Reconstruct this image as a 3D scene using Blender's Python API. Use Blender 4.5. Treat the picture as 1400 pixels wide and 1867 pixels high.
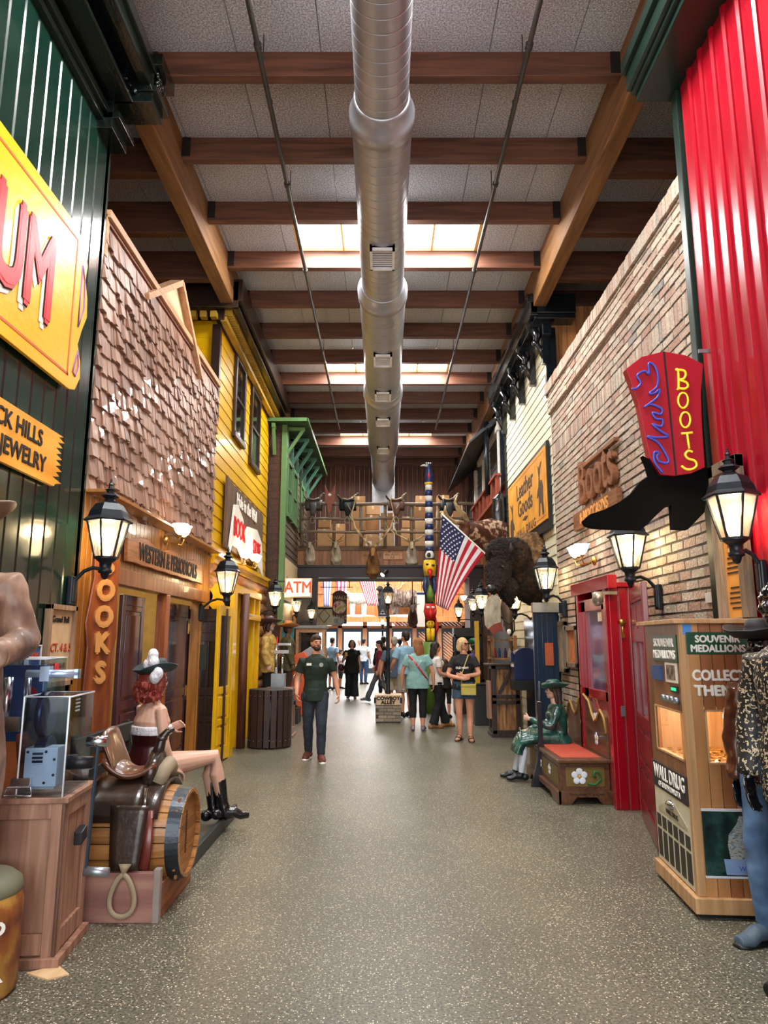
import bpy, math, random
from mathutils import Vector, Matrix, noise
random.seed(7)
PI = math.pi
D = bpy.data
SC = bpy.context.scene
COL = SC.collection
for o in list(D.objects): D.objects.remove(o)

# ------------------------------------------------------------------ camera, world, exposure
F_PX, PITCH, CAMZ = 1295.0, math.radians(10.28), 1.65
cam = D.objects.new('camera', D.cameras.new('camera')); COL.objects.link(cam)
cam.data.sensor_fit = 'VERTICAL'; cam.data.sensor_height = 36.0; cam.data.sensor_width = 27.0
cam.data.lens = F_PX / 1867.0 * 36.0
cam.data.clip_end = 300; cam.data.clip_start = 0.05
cam.location = (0, 0, CAMZ); cam.rotation_euler = (PI/2 + PITCH, 0, 0)
SC.camera = cam
SC.view_settings.view_transform = 'Standard'; SC.view_settings.look = 'None'
SC.view_settings.gamma = 1; SC.view_settings.use_curve_mapping = False
SC.view_settings.exposure = 0.35
W = D.worlds.new('World'); SC.world = W; W.use_nodes = True
bg = W.node_tree.nodes['Background']; bg.inputs[0].default_value = (0.93, 0.97, 1.0, 1); bg.inputs[1].default_value = 1.8
def light(name, kind, loc, energy, col=(1, 1, 1), size=1, size_y=None, rot=(0, 0, 0), parent=None):
    l = D.lights.new(name, kind); l.energy = energy; l.color = col
    if kind == 'AREA':
        l.size = size
        if size_y: l.shape = 'RECTANGLE'; l.size_y = size_y
    else: l.shadow_soft_size = size
    o = D.objects.new(name, l); COL.objects.link(o); o.location = loc; o.rotation_euler = rot
    if parent: o.parent = parent
    return o
# daylight falling through the roof skylights (bays 3, 7, 11 and the one overhead)
for i, yc in enumerate((4.28, 9.16, 14.04, 18.92)):
    light('skylight_daylight', 'AREA', (0.05, yc, 7.36), (400, 310, 310, 260)[i], (1, 0.99, 0.97), 2.5, 1.0)
# added fill lamp behind the camera; daylight of the bright hall beyond the opening
light('rear_fill', 'AREA', (0, -3.0, 3.4), 240, (1, 0.99, 0.98), 5.2, 5.5, (PI/2, 0, 0))
light('hall_daylight', 'AREA', (0, 30, 6.2), 2600, (1, 0.98, 0.95), 6, 14)
light('door_daylight', 'AREA', (0, 39.0, 2.2), 500, (0.8, 0.9, 1.0), 7, 2.2, (-PI/2, 0, 0))

_cp, _sp = math.cos(PITCH), math.sin(PITCH)
def at(px, py, X=None, Y=None, Z=None):
    "world point on the plane X=, Y= or Z= along the sight line of photograph pixel (px, py)"
    u, w = (px-700)/F_PX, (933.5-py)/F_PX
    d = Vector((u, _cp - w*_sp, _sp + w*_cp))
    t = X/d.x if X is not None else (Y/d.y if Y is not None else (Z-CAMZ)/d.z)
    return Vector((0, 0, CAMZ)) + d*t

# ------------------------------------------------------------------ materials
def nt(name):
    m = D.materials.new(name); m.use_nodes = True
    return m, m.node_tree.nodes, m.node_tree.links, m.node_tree.nodes['Principled BSDF']
def c4(c): return (c[0], c[1], c[2], 1)
def hexc(h):
    v = [int(h[i:i+2], 16)/255 for i in (0, 2, 4)]
    return tuple(x/12.92 if x <= .04045 else ((x+.055)/1.055)**2.4 for x in v)
def M(h, rough=.6, metal=0, emit=0, coat=0, var=.12, sc=8, bump=0, bsc=60, trans=0, alpha=1, island=0, stretch=(1, 1, 1), c2=None, ior=1.45, name=None, spec=.5):
    "painted / metal / cloth material: base colour with soft mottling, optional bump"
    col = hexc(h) if isinstance(h, str) else h
    m, N, L, b = nt(name or ('mat_' + (h if isinstance(h, str) else 'c')))
    b.inputs['Roughness'].default_value = rough; b.inputs['Metallic'].default_value = metal
    b.inputs['Coat Weight'].default_value = coat; b.inputs['IOR'].default_value = ior
    b.inputs['Coat Roughness'].default_value = .08
    b.inputs['Specular IOR Level'].default_value = spec
    b.inputs['Transmission Weight'].default_value = trans; b.inputs['Alpha'].default_value = alpha
    tc = N.new('ShaderNodeTexCoord'); mp = N.new('ShaderNodeMapping'); mp.inputs['Scale'].default_value = stretch
    L.new(tc.outputs['Object'], mp.inputs[0])
    nz = N.new('ShaderNodeTexNoise'); nz.inputs['Scale'].default_value = sc; nz.inputs['Detail'].default_value = 5
    L.new(mp.outputs[0], nz.inputs['Vector'])
    rp = N.new('ShaderNodeValToRGB'); L.new(nz.outputs['Fac'], rp.inputs[0])
    a = tuple(x*(1-var) for x in col); z = hexc(c2) if c2 else tuple(min(1, x*(1+var)) for x in col)
    rp.color_ramp.elements[0].position = .3; rp.color_ramp.elements[1].position = .7
    rp.color_ramp.elements[0].color = c4(a); rp.color_ramp.elements[1].color = c4(z)
    out = rp.outputs[0]
    if island:
        g = N.new('ShaderNodeNewGeometry'); hs = N.new('ShaderNodeHueSaturation')
        mr = N.new('ShaderNodeMapRange'); mr.inputs[3].default_value = 1-island; mr.inputs[4].default_value = 1+island
        L.new(g.outputs['Random Per Island'], mr.inputs[0]); L.new(mr.outputs[0], hs.inputs['Value']); L.new(out, hs.inputs['Color'])
        out = hs.outputs[0]
    L.new(out, b.inputs['Base Color'])
    if emit:
        L.new(out, b.inputs['Emission Color']); b.inputs['Emission Strength'].default_value = emit
    if bump:
        n2 = N.new('ShaderNodeTexNoise'); n2.inputs['Scale'].default_value = bsc; n2.inputs['Detail'].default_value = 3
        L.new(mp.outputs[0], n2.inputs['Vector'])
        bp = N.new('ShaderNodeBump'); bp.inputs['Strength'].default_value = bump; bp.inputs['Distance'].default_value = .02
        L.new(n2.outputs['Fac'], bp.inputs['Height']); L.new(bp.outputs[0], b.inputs['Normal'])
    return m
def WOOD(h1, h2, ax='Z', rough=.55, sc=6, island=.15, coat=0, bump=.15, name=None):
    "wood: grain stretched along axis ax, per-board variation"
    m, N, L, b = nt(name or 'wood_'+h1)
    b.inputs['Roughness'].default_value = rough; b.inputs['Coat Weight'].default_value = coat
    tc = N.new('ShaderNodeTexCoord'); mp = N.new('ShaderNodeMapping')
    s = {'X': (.07, 1, 1), 'Y': (1, .07, 1), 'Z': (1, 1, .07)}[ax]; mp.inputs['Scale'].default_value = s
    g = N.new('ShaderNodeNewGeometry'); ad = N.new('ShaderNodeVectorMath'); ad.operation = 'MULTIPLY_ADD'
    L.new(tc.outputs['Object'], ad.inputs[0]); ad.inputs[1].default_value = (1, 1, 1)
    cb = N.new('ShaderNodeCombineXYZ'); ml = N.new('ShaderNodeMath'); ml.operation = 'MULTIPLY'; ml.inputs[1].default_value = 40
    L.new(g.outputs['Random Per Island'], ml.inputs[0])
    for i in range(3): L.new(ml.outputs[0], cb.inputs[i])
    L.new(cb.outputs[0], ad.inputs[2]); L.new(ad.outputs[0], mp.inputs[0])
    nz = N.new('ShaderNodeTexNoise'); nz.inputs['Scale'].default_value = sc*6; nz.inputs['Detail'].default_value = 6; nz.inputs['Distortion'].default_value = .6
    L.new(mp.outputs[0], nz.inputs['Vector'])
    rp = N.new('ShaderNodeValToRGB'); L.new(nz.outputs['Fac'], rp.inputs[0])
    rp.color_ramp.elements[0].position = .33; rp.color_ramp.elements[1].position = .68
    rp.color_ramp.elements[0].color = c4(hexc(h2)); rp.color_ramp.elements[1].color = c4(hexc(h1))
    hs = N.new('ShaderNodeHueSaturation'); mr = N.new('ShaderNodeMapRange')
    mr.inputs[3].default_value = 1-island; mr.inputs[4].default_value = 1+island
    L.new(g.outputs['Random Per Island'], mr.inputs[0]); L.new(mr.outputs[0], hs.inputs['Value']); L.new(rp.outputs[0], hs.inputs['Color'])
    L.new(hs.outputs[0], b.inputs['Base Color'])
    bp = N.new('ShaderNodeBump'); bp.inputs['Strength'].default_value = bump; bp.inputs['Distance'].default_value = .01
    L.new(nz.outputs['Fac'], bp.inputs['Height']); L.new(bp.outputs[0], b.inputs['Normal'])
    return m
def RAMP(h_list, sc=20, rough=.6, kind='NOISE', stretch=(1, 1, 1), bump=.2, name='ramp', coat=0, island=0, detail=6):
    "multi-colour mottled material: h_list = [(pos, hex), ...]"
    m, N, L, b = nt(name); b.inputs['Roughness'].default_value = rough; b.inputs['Coat Weight'].default_value = coat
    tc = N.new('ShaderNodeTexCoord'); mp = N.new('ShaderNodeMapping'); mp.inputs['Scale'].default_value = stretch
    L.new(tc.outputs['Object'], mp.inputs[0])
    if kind == 'NOISE':
        t = N.new('ShaderNodeTexNoise'); t.inputs['Detail'].default_value = detail; out = t.outputs['Fac']
    else:
        t = N.new('ShaderNodeTexVoronoi'); out = t.outputs['Color']
    t.inputs['Scale'].default_value = sc; L.new(mp.outputs[0], t.inputs['Vector'])
    if kind == 'ISLAND':
        g = N.new('ShaderNodeNewGeometry'); out = g.outputs['Random Per Island']
    rp = N.new('ShaderNodeValToRGB'); L.new(out, rp.inputs[0])
    cr = rp.color_ramp
    while len(cr.elements) < len(h_list): cr.elements.new(.5)
    for e, (p, h) in zip(cr.elements, h_list): e.position = p; e.color = c4(hexc(h))
    o2 = rp.outputs[0]
    if kind == 'ISLAND':
        cr.interpolation = 'LINEAR'
        n3 = N.new('ShaderNodeTexNoise'); n3.inputs['Scale'].default_value = sc*3; n3.inputs['Detail'].default_value = 4; L.new(mp.outputs[0], n3.inputs['Vector'])
        mr = N.new('ShaderNodeMapRange'); mr.inputs[1].default_value = .25; mr.inputs[2].default_value = .75; mr.inputs[3].default_value = .72; mr.inputs[4].default_value = 1.18
        L.new(n3.outputs['Fac'], mr.inputs[0]); hs = N.new('ShaderNodeHueSaturation'); L.new(mr.outputs[0], hs.inputs['Value']); L.new(o2, hs.inputs['Color']); o2 = hs.outputs[0]
        out = n3.outputs['Fac']
    L.new(o2, b.inputs['Base Color'])
    bp = N.new('ShaderNodeBump'); bp.inputs['Strength'].default_value = bump; bp.inputs['Distance'].default_value = .02
    L.new(out, bp.inputs['Height']); L.new(bp.outputs[0], b.inputs['Normal'])
    return m
def GLASS(h='ffffff', rough=.02, name='glass'):
    "thin pane: mostly clear with a glossy coat"
    m = D.materials.new(name); m.use_nodes = True; N = m.node_tree.nodes; L = m.node_tree.links
    N.clear(); o = N.new('ShaderNodeOutputMaterial'); mx = N.new('ShaderNodeMixShader'); t = N.new('ShaderNodeBsdfTransparent')
    g = N.new('ShaderNodeBsdfGlossy'); g.inputs['Roughness'].default_value = rough; t.inputs[0].default_value = c4(hexc(h))
    w = N.new('ShaderNodeLayerWeight'); w.inputs[0].default_value = .5; w2 = N.new('ShaderNodeMath'); w2.operation = 'POWER'; w2.inputs[1].default_value = 4; L.new(w.outputs['Facing'], w2.inputs[0])
    f = N.new('ShaderNodeMath'); f.operation = 'MULTIPLY_ADD'; f.inputs[1].default_value = .5; f.inputs[2].default_value = .045; L.new(w2.outputs[0], f.inputs[0])
    L.new(f.outputs[0], mx.inputs[0]); L.new(t.outputs[0], mx.inputs[1]); L.new(g.outputs[0], mx.inputs[2]); L.new(mx.outputs[0], o.inputs[0])
    return m

# ------------------------------------------------------------------ mesh builder
class MB:
    def __init__(s, T=None): s.v, s.f, s.m, s.s, s.T = [], [], [], [], (T or Matrix())
    def add(s, vs, fs, mi=0, sm=False):
        k = len(s.v); T = s.T
        s.v += [T @ Vector(p) for p in vs]
        for f in fs: s.f.append([i+k for i in f]); s.m.append(mi); s.s.append(sm)
        return s
    def bx(s, x0, x1, y0, y1, z0, z1, mi=0):
        return s.add([(x0, y0, z0), (x1, y0, z0), (x1, y1, z0), (x0, y1, z0), (x0, y0, z1), (x1, y0, z1), (x1, y1, z1), (x0, y1, z1)],
                     [(0, 3, 2, 1), (4, 5, 6, 7), (0, 1, 5, 4), (1, 2, 6, 5), (2, 3, 7, 6), (3, 0, 4, 7)], mi)
    def box(s, c, d, mi=0, R=None):
        vs = [Vector((x*d[0]/2, y*d[1]/2, z*d[2]/2)) for z in (-1, 1) for x, y in ((-1, -1), (1, -1), (1, 1), (-1, 1))]
        if R is not None: vs = [R @ v for v in vs]
        return s.add([v+Vector(c) for v in vs], [(0, 3, 2, 1), (4, 5, 6, 7), (0, 1, 5, 4), (1, 2, 6, 5), (2, 3, 7, 6), (3, 0, 4, 7)], mi)
    def tube(s, pts, r, n=10, mi=0, sm=True, up=(0, 0, 1), cap=True, closed=False, round_=False):
        "r: number, or per-point number / (rx, ry); rx lies along the side axis, ry along up"
        P = [Vector(p) for p in pts]; k = len(P)
        R = [r]*k if not isinstance(r, (list, tuple)) or (len(r) == 2 and k != 2 and not isinstance(r[0], (list, tuple))) else list(r)
        R = [(q, q) if not isinstance(q, (list, tuple)) else q for q in R]
        if round_:
            d0 = (P[0]-P[1]).normalized(); d1 = (P[-1]-P[-2]).normalized(); a, z = P[0].copy(), P[-1].copy(); ra, rz = R[0], R[-1]
            for t in (.5, .85): pass
            P = [a+d0*min(ra)*.8, a+d0*min(ra)*.5]+P+[z+d1*min(rz)*.5, z+d1*min(rz)*.8]
            R = [(ra[0]*.35, ra[1]*.35), (ra[0]*.8, ra[1]*.8)]+R+[(rz[0]*.8, rz[1]*.8), (rz[0]*.35, rz[1]*.35)]; k = len(P)
        vs = []; side = None
        for i in range(k):
            if closed: t = (P[(i+1) % k]-P[i-1])
            else: t = P[min(i+1, k-1)]-P[max(i-1, 0)]
            t = t.normalized() if t.length > 1e-9 else Vector((0, 0, 1))
            if side is None:
                U = Vector(up)
                if abs(t.dot(U.normalized())) > .97: U = Vector((0, 1, 0)) if abs(t.y) < .9 else Vector((1, 0, 0))
                side = t.cross(U).normalized()
            else:
                q = side - t*side.dot(t); side = q.normalized() if q.length > 1e-6 else side
            w = side.cross(t)
            for j in range(n):
                a = 2*PI*j/n; vs.append(P[i]+side*math.cos(a)*R[i][0]+w*math.sin(a)*R[i][1])
        fs = []
        for i in range(k if closed else k-1):
            for j in range(n):
                a, b = i*n+j, i*n+(j+1) % n; c, d = ((i+1) % k)*n+(j+1) % n, ((i+1) % k)*n+j
                fs.append((a, b, c, d))
        if cap and not closed: fs.append(tuple(range(n))[::-1]); fs.append(tuple((k-1)*n+j for j in range(n)))
        return s.add(vs, fs, mi, sm)
    def cyl(s, a, b, r, r2=None, n=16, mi=0, sm=True):
        a, b = Vector(a), Vector(b); r2 = r if r2 is None else r2
        t = (b-a).normalized(); U = Vector((0, 0, 1)) if abs(t.z) < .97 else Vector((1, 0, 0)); x = t.cross(U).normalized(); y = x.cross(t)
        vs = [p+x*math.cos(2*PI*j/n)*q+y*math.sin(2*PI*j/n)*q for p, q in ((a, r), (b, r2)) for j in range(n)]
        s.add(vs, [(j, (j+1) % n, n+(j+1) % n, n+j) for j in range(n)], mi, sm)
        k = len(s.v)-2*n; s.f += [[k+j for j in range(n)][::-1], [k+n+j for j in range(n)]]; s.m += [mi, mi]; s.s += [False, False]
        return s
    def lathe(s, prof, c=(0, 0, 0), n=24, mi=0, ax='Z', sm=True, a0=0):
        "prof: [(radius, height)]; ax the axis; n=6 gives a hexagon"
        vs = []
        for r, h in prof:
            for j in range(n):
                a = 2*PI*j/n+a0; p, q = r*math.cos(a), r*math.sin(a)
                v = {'Z': (p, q, h), 'Y': (p, h, q), 'X': (h, p, q)}[ax]; vs.append((c[0]+v[0], c[1]+v[1], c[2]+v[2]))
        k = len(prof)
        fs = [(i*n+j, i*n+(j+1) % n, (i+1)*n+(j+1) % n, (i+1)*n+j) for i in range(k-1) for j in range(n)]
        ring = prof[0] == prof[-1]
        if prof[0][0] > 1e-5 and not ring: fs.append(tuple(range(n))[::-1])
        if prof[-1][0] > 1e-5 and not ring: fs.append(tuple((k-1)*n+j for j in range(n)))
        return s.add(vs, fs, mi, sm)
    def ball(s, c, r, n=14, mi=0, R=None):
        if not isinstance(r, (tuple, list)): r = (r, r, r)
        k = max(6, n//2+2); vs = []
        for i in range(k+1):
            t = PI*i/k
            for j in range(n):
                a = 2*PI*j/n; v = Vector((r[0]*math.sin(t)*math.cos(a), r[1]*math.sin(t)*math.sin(a), r[2]*math.cos(t)))
                if R is not None: v = R @ v
                vs.append(v+Vector(c))
        return s.add(vs, [(i*n+j, (i+1)*n+j, (i+1)*n+(j+1) % n, i*n+(j+1) % n) for i in range(k) for j in range(n)], mi, True)
    def prism(s, poly, d0, d1, plane='XZ', mi=0):
        "2-D outline extruded from d0 to d1 along the third axis"
        n = len(poly)
        def P(p, d): return {'XZ': (p[0], d, p[1]), 'YZ': (d, p[0], p[1]), 'XY': (p[0], p[1], d)}[plane]
        vs = [P(p, d0) for p in poly]+[P(p, d1) for p in poly]
        return s.add(vs, [tuple(range(n)), tuple(range(n, 2*n))[::-1]]+[(i, (i+1) % n, n+(i+1) % n, n+i) for i in range(n)], mi)
    def build(s, name, mats, parent=None, bev=0, seg=2, loc=None, voxel=0, smooth=0, sub=0, keep=False):
        V = s.v
        if parent is None and not keep:
            if loc is None:
                lo = [min(p[i] for p in V) for i in range(3)]; hi = [max(p[i] for p in V) for i in range(3)]
                loc = Vector(((lo[0]+hi[0])/2, (lo[1]+hi[1])/2, lo[2]))
            loc = Vector(loc); V = [p-loc for p in V]
        me = D.meshes.new(name); me.from_pydata([tuple(p) for p in V], [], s.f)
        for mm in (mats if isinstance(mats, (list, tuple)) else [mats]): me.materials.append(mm)
        me.polygons.foreach_set('material_index', s.m); me.polygons.foreach_set('use_smooth', s.s)
        me.validate(); me.update()
        import bmesh
        b = bmesh.new(); b.from_mesh(me); bmesh.ops.recalc_face_normals(b, faces=b.faces); b.to_mesh(me); b.free()
        o = D.objects.new(name, me); COL.objects.link(o)
        if parent is not None: o.parent = parent
        elif not keep: o.location = loc
        if voxel:
            r = o.modifiers.new('r', 'REMESH'); r.mode = 'VOXEL'; r.voxel_size = voxel; r.use_smooth_shade = True
            if smooth: q = o.modifiers.new('s', 'SMOOTH'); q.factor = .6; q.iterations = smooth
        if sub:
            q = o.modifiers.new('u', 'SUBSURF'); q.levels = q.render_levels = sub
        if bev:
            q = o.modifiers.new('b', 'BEVEL'); q.width = bev; q.segments = seg; q.limit_method = 'ANGLE'; q.angle_limit = .6; q.harden_normals = False
        return o
def tag(o, label=None, cat=None, group=None, kind=None):
    if label: o['label'] = label
    if cat: o['category'] = cat
    if group: o['group'] = group
    if kind: o['kind'] = kind
    return o
def thing(name, label, cat, loc=(0, 0, 0), rz=0, group=None):
    o = D.objects.new(name, None); COL.objects.link(o); o.empty_display_size = .1
    o.location = loc; o.rotation_euler = (0, 0, rz); return tag(o, label, cat, group)
def struct(o, label=None, cat=None): o['kind'] = 'structure'; return tag(o, label, cat)
def kids(o): return [c for c in D.objects if c.parent == o]
def dup(root, loc=None, rz=None, label=None, group=None, scale=None, parent=None):
    r = root.copy(); COL.objects.link(r)
    if parent: r.parent = parent
    if loc is not None: r.location = loc
    if rz is not None: r.rotation_euler = (0, 0, rz)
    if scale is not None: r.scale = (scale,)*3 if not isinstance(scale, tuple) else scale
    if label: r['label'] = label
    if group: r['group'] = group
    for ch in kids(root): dup(ch, parent=r)
    return r
def TXT(s, size, mat, parent, T, ext=.004, off=0, sx=1, al='CENTER', name='lettering', sp=1, shear=0):
    "lettering; T places it: text runs along local X, reads upright along local Y, faces local +Z"
    c = D.curves.new(name, 'FONT'); c.body = s; c.size = size; c.extrude = ext; c.align_x = al; c.align_y = 'CENTER'
    c.space_character = sp; c.resolution_u = 3; c.shear = shear
    t = D.objects.new('tmp', c); me = D.meshes.new_from_object(t); D.objects.remove(t)
    if off:      # bolder strokes: nudged copies of the outline
        import bmesh
        b = bmesh.new(); b.from_mesh(me); g = b.verts[:]+b.edges[:]+b.faces[:]
        for kk, (dx, dy) in enumerate(((off, 0), (-off, 0), (0, off), (0, -off))):
            r = bmesh.ops.duplicate(b, geom=g); bmesh.ops.translate(b, verts=[e for e in r['geom'] if isinstance(e, bmesh.types.BMVert)], vec=(dx*1.3, dy*1.3, -.0006*(kk+1)))
        b.to_mesh(me); b.free()
    me.transform(T @ Matrix.Diagonal((sx, 1, 1, 1))); me.materials.clear(); me.materials.append(mat)
    o = D.objects.new(name, me); COL.objects.link(o)
    if parent: o.parent = parent
    return o
def CR(pts, k=4):
    "smooth curve through 2-D or 3-D points"
    P = [Vector(p) for p in pts]; out = []
    for i in range(len(P)-1):
        a, b, c, d = P[max(i-1, 0)], P[i], P[i+1], P[min(i+2, len(P)-1)]
        for j in range(k):
            t = j/k; out.append(.5*((2*b)+(c-a)*t+(2*a-5*b+4*c-d)*t*t+(3*b-a-3*c+d)*t**3))
    return out+[P[-1]]
def fr(o, x, y):
    "matrix with origin o, local X along x, local Y along y"
    x = Vector(x).normalized(); y = Vector(y); z = x.cross(y).normalized(); y = z.cross(x)
    m = Matrix((x, y, z)).transposed().to_4x4(); m.translation = Vector(o); return m
LW = ((0, 1, 0), (0, 0, 1))      # text frame axes on the left wall (faces +X)
RW = ((0, -1, 0), (0, 0, 1))     # on the right wall (faces -X)
FW = ((1, 0, 0), (0, 0, 1))      # facing the camera
def RZ(a): return Matrix.Rotation(a, 4, 'Z')
def TR(x, y, z): return Matrix.Translation((x, y, z))
# ================================================================== STRUCTURE
BLACK = M('14161a', .45, name='black_paint'); IRON = M('1a2027', .38, .3, bump=.05, name='cast_iron')
CREAM = M('d8d3b8', .5, name='cream_paint'); WHITE = M('d9d6cc', .55, name='white_paint')
P_GREEN = M('0c2820', .2, coat=.6, var=.2, sc=3, bump=.06, bsc=5, stretch=(1, 1, .3), name='green_gloss_paint')
P_RED = M('9a081e', .3, coat=.18, var=.12, sc=4, bump=.12, bsc=5, stretch=(1, 1, .35), name='red_gloss_paint')
P_YEL = M('e0ad00', .33, coat=.25, var=.12, sc=3, bump=.08, bsc=5, stretch=(1, .3, 1), name='yellow_paint')
GLULAM = WOOD('94683a', '6e4824', 'Y', .6, sc=3, island=.1, name='beam_wood')
JOIST = WOOD('724630', '4c2c1e', 'X', .6, sc=3, island=.12, name='joist_wood')
PANEL = RAMP([(.35, '84848a'), (.5, 'acacae'), (.62, 'cfcfcf')], sc=60, rough=.95, bump=.5, name='wood_wool_panel')
PINE = WOOD('9c6838', '744522', 'Z', .5, sc=3, island=.25, name='pine_boards')
DKWOOD = WOOD('4a2c1a', '2b170c', 'Y', .6, sc=4, name='dark_siding_wood')
BRN = WOOD('3d2417', '24130b', 'Z', .4, sc=4, name='brown_door_paint')
GREY = M('8a8a86', .6, name='grey_paint')
# floor: sealed ground concrete with light aggregate
def floor_mat():
    m, N, L, b = nt('exposed_aggregate_concrete'); b.inputs['Roughness'].default_value = .36; b.inputs['Specular IOR Level'].default_value = .4
    tc = N.new('ShaderNodeTexCoord')
    n1 = N.new('ShaderNodeTexNoise'); n1.inputs['Scale'].default_value = .9; n1.inputs['Detail'].default_value = 5; L.new(tc.outputs['Object'], n1.inputs[0])
    n2 = N.new('ShaderNodeTexNoise'); n2.inputs['Scale'].default_value = 70; n2.inputs['Detail'].default_value = 4; L.new(tc.outputs['Object'], n2.inputs[0])
    v = N.new('ShaderNodeTexVoronoi'); v.inputs['Scale'].default_value = 105; L.new(tc.outputs['Object'], v.inputs['Vector'])
    r1 = N.new('ShaderNodeValToRGB'); L.new(n2.outputs['Fac'], r1.inputs[0])
    r1.color_ramp.elements[0].position = .36; r1.color_ramp.elements[0].color = c4(hexc('3c3b34'))
    r1.color_ramp.elements[1].position = .62; r1.color_ramp.elements[1].color = c4(hexc('767363'))
    r2 = N.new('ShaderNodeValToRGB'); L.new(n1.outputs['Fac'], r2.inputs[0])
    r2.color_ramp.elements[0].position = .3; r2.color_ramp.elements[0].color = (.72, .72, .7, 1); r2.color_ramp.elements[1].position = .7; r2.color_ramp.elements[1].color = (1.05, 1.04, 1, 1)
    mx = N.new('ShaderNodeMix'); mx.data_type = 'RGBA'; mx.blend_type = 'MULTIPLY'; mx.inputs[0].default_value = 1
    L.new(r1.outputs[0], mx.inputs[6]); L.new(r2.outputs[0], mx.inputs[7])
    lt = N.new('ShaderNodeMath'); lt.operation = 'GREATER_THAN'; lt.inputs[1].default_value = .86
    sp = N.new('ShaderNodeSeparateColor'); L.new(v.outputs['Color'], sp.inputs[0]); L.new(sp.outputs[0], lt.inputs[0])
    l2 = N.new('ShaderNodeMath'); l2.operation = 'LESS_THAN'; l2.inputs[1].default_value = .42; L.new(v.outputs['Distance'], l2.inputs[0])
    mm = N.new('ShaderNodeMath'); mm.operation = 'MULTIPLY'; L.new(lt.outputs[0], mm.inputs[0]); L.new(l2.outputs[0], mm.inputs[1])
    m2 = N.new('ShaderNodeMix'); m2.data_type = 'RGBA'; L.new(mm.outputs[0], m2.inputs[0]); L.new(mx.outputs[2], m2.inputs[6]); m2.inputs[7].default_value = c4(hexc('cfc7ae'))
    L.new(m2.outputs[2], b.inputs['Base Color'])
    bp = N.new('ShaderNodeBump'); bp.inputs['Strength'].default_value = .25; bp.inputs['Distance'].default_value = .004; L.new(n2.outputs['Fac'], bp.inputs['Height']); L.new(bp.outputs[0], b.inputs['Normal'])
    return m
fl = MB().bx(-8, 8, -6, 60, -.1, 0).build('floor', floor_mat(), keep=True); struct(fl)
P0, DP = 6.12, 1.22            # first joist in view and joist spacing
XB = 2.34                      # inner face of the long beams
SKY_BAYS = (-2, 2, 6, 10)      # bays that hold a skylight
SX = (-1.26, 1.37)
ZC = 7.40
mb = MB()
xs = [.21+.835*k for k in range(-7, 7)]
for k in range(-6, 14):
    y0, y1 = P0+DP*k, P0+DP*(k+1)
    for a, c in zip(xs, xs[1:]):
        segs = [(a+.004, c-.004)]
        if k in SKY_BAYS:
            segs = []
            if a < SX[0]: segs.append((a+.004, min(c-.004, SX[0])))
            if c > SX[1]: segs.append((max(a+.004, SX[1]), c-.004))
        for p, q in segs:
            if q-p > .01: mb.bx(p, q, y0, y1, ZC, ZC+.06)
mb.bx(-5.6, -1.3, -2, 23.0, ZC+.06, ZC+.1); mb.bx(1.4, 5.6, -2, 23.0, ZC+.06, ZC+.1)
struct(mb.build('ceiling', PANEL, keep=True))
ti = [0]
def trim(mb_, mat, bev=0, label=None, **k):
    ti[0] += 1; o = mb_.build('trim_%d' % ti[0], mat, keep=True, bev=bev, **k); return struct(o, label)
for s, sd in ((-1, 'left'), (1, 'right')):
    trim(MB().bx(min(s*XB, s*(XB+.2)), max(s*XB, s*(XB+.2)), -2, 22, 6.8, ZC+.05), GLULAM, .012, 'long timber beam along the %s side of the ceiling' % sd)
HANG = M('2b2521', .5, .4, name='joist_hanger')
for k in range(-6, 14):
    y = P0+DP*k
    o = trim(MB().bx(-XB, XB, y, y+.11, 7.13, ZC+.02), JOIST, .006)
    h = MB()
    for s in (-1, 1): h.bx(min(s*(XB-.1), s*(XB-.002)), max(s*(XB-.1), s*(XB-.002)), y-.006, y+.116, 7.16, ZC)
    h.build('joist_hanger', HANG, o)
    for s in (-1, 1):   # deeper joists of the side aisles
        trim(MB().bx(min(s*(XB+.2), s*5.8), max(s*(XB+.2), s*5.8), y, y+.13, 6.95, ZC+.02), JOIST, .006)
SKYM = M('ffffff', .5, emit=7, var=0, name='skylight_diffuser')
wn = [0]
def window_id():
    wn[0] += 1; return 'window_%d' % wn[0]
for k in SKY_BAYS:
    y0, y1 = P0+DP*k+.11, P0+DP*(k+1)
    f = MB()
    for i in range(5):
        x = SX[0]+(SX[1]-SX[0])*i/4; w = .015 if i in (1, 2, 3) else .025
        f.bx(x-w, x+w, y0, y1, ZC-.004, ZC+.3)
    f.bx(SX[0], SX[1], y0, y0+.02, ZC-.003, ZC+.3); f.bx(SX[0], SX[1], y1-.02, y1, ZC-.003, ZC+.3)
    w = struct(f.build(window_id(), M('c79a5c', .5, name='skylight_curb'), keep=True))
    MB().bx(SX[0], SX[1], y0, y1, ZC+.05, ZC+.08).build('pane', SKYM, w)
# roof deck and outer walls of the hall
DKR = M('3a3430', .9, name='roof_deck')
r = MB()
r.bx(-6, SX[0]-.05, -2, 23.6, ZC+.3, ZC+.4); r.bx(SX[1]+.05, 6, -2, 23.6, ZC+.3, ZC+.4)
prev = -2
for k in SKY_BAYS:
    r.bx(SX[0]-.05, SX[1]+.05, prev, P0+DP*k, ZC+.3, ZC+.4); prev = P0+DP*(k+1)
r.bx(SX[0]-.05, SX[1]+.05, prev, 23.6, ZC+.3, ZC+.4)
struct(r.build('ceiling_deck', DKR, keep=True))
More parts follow.
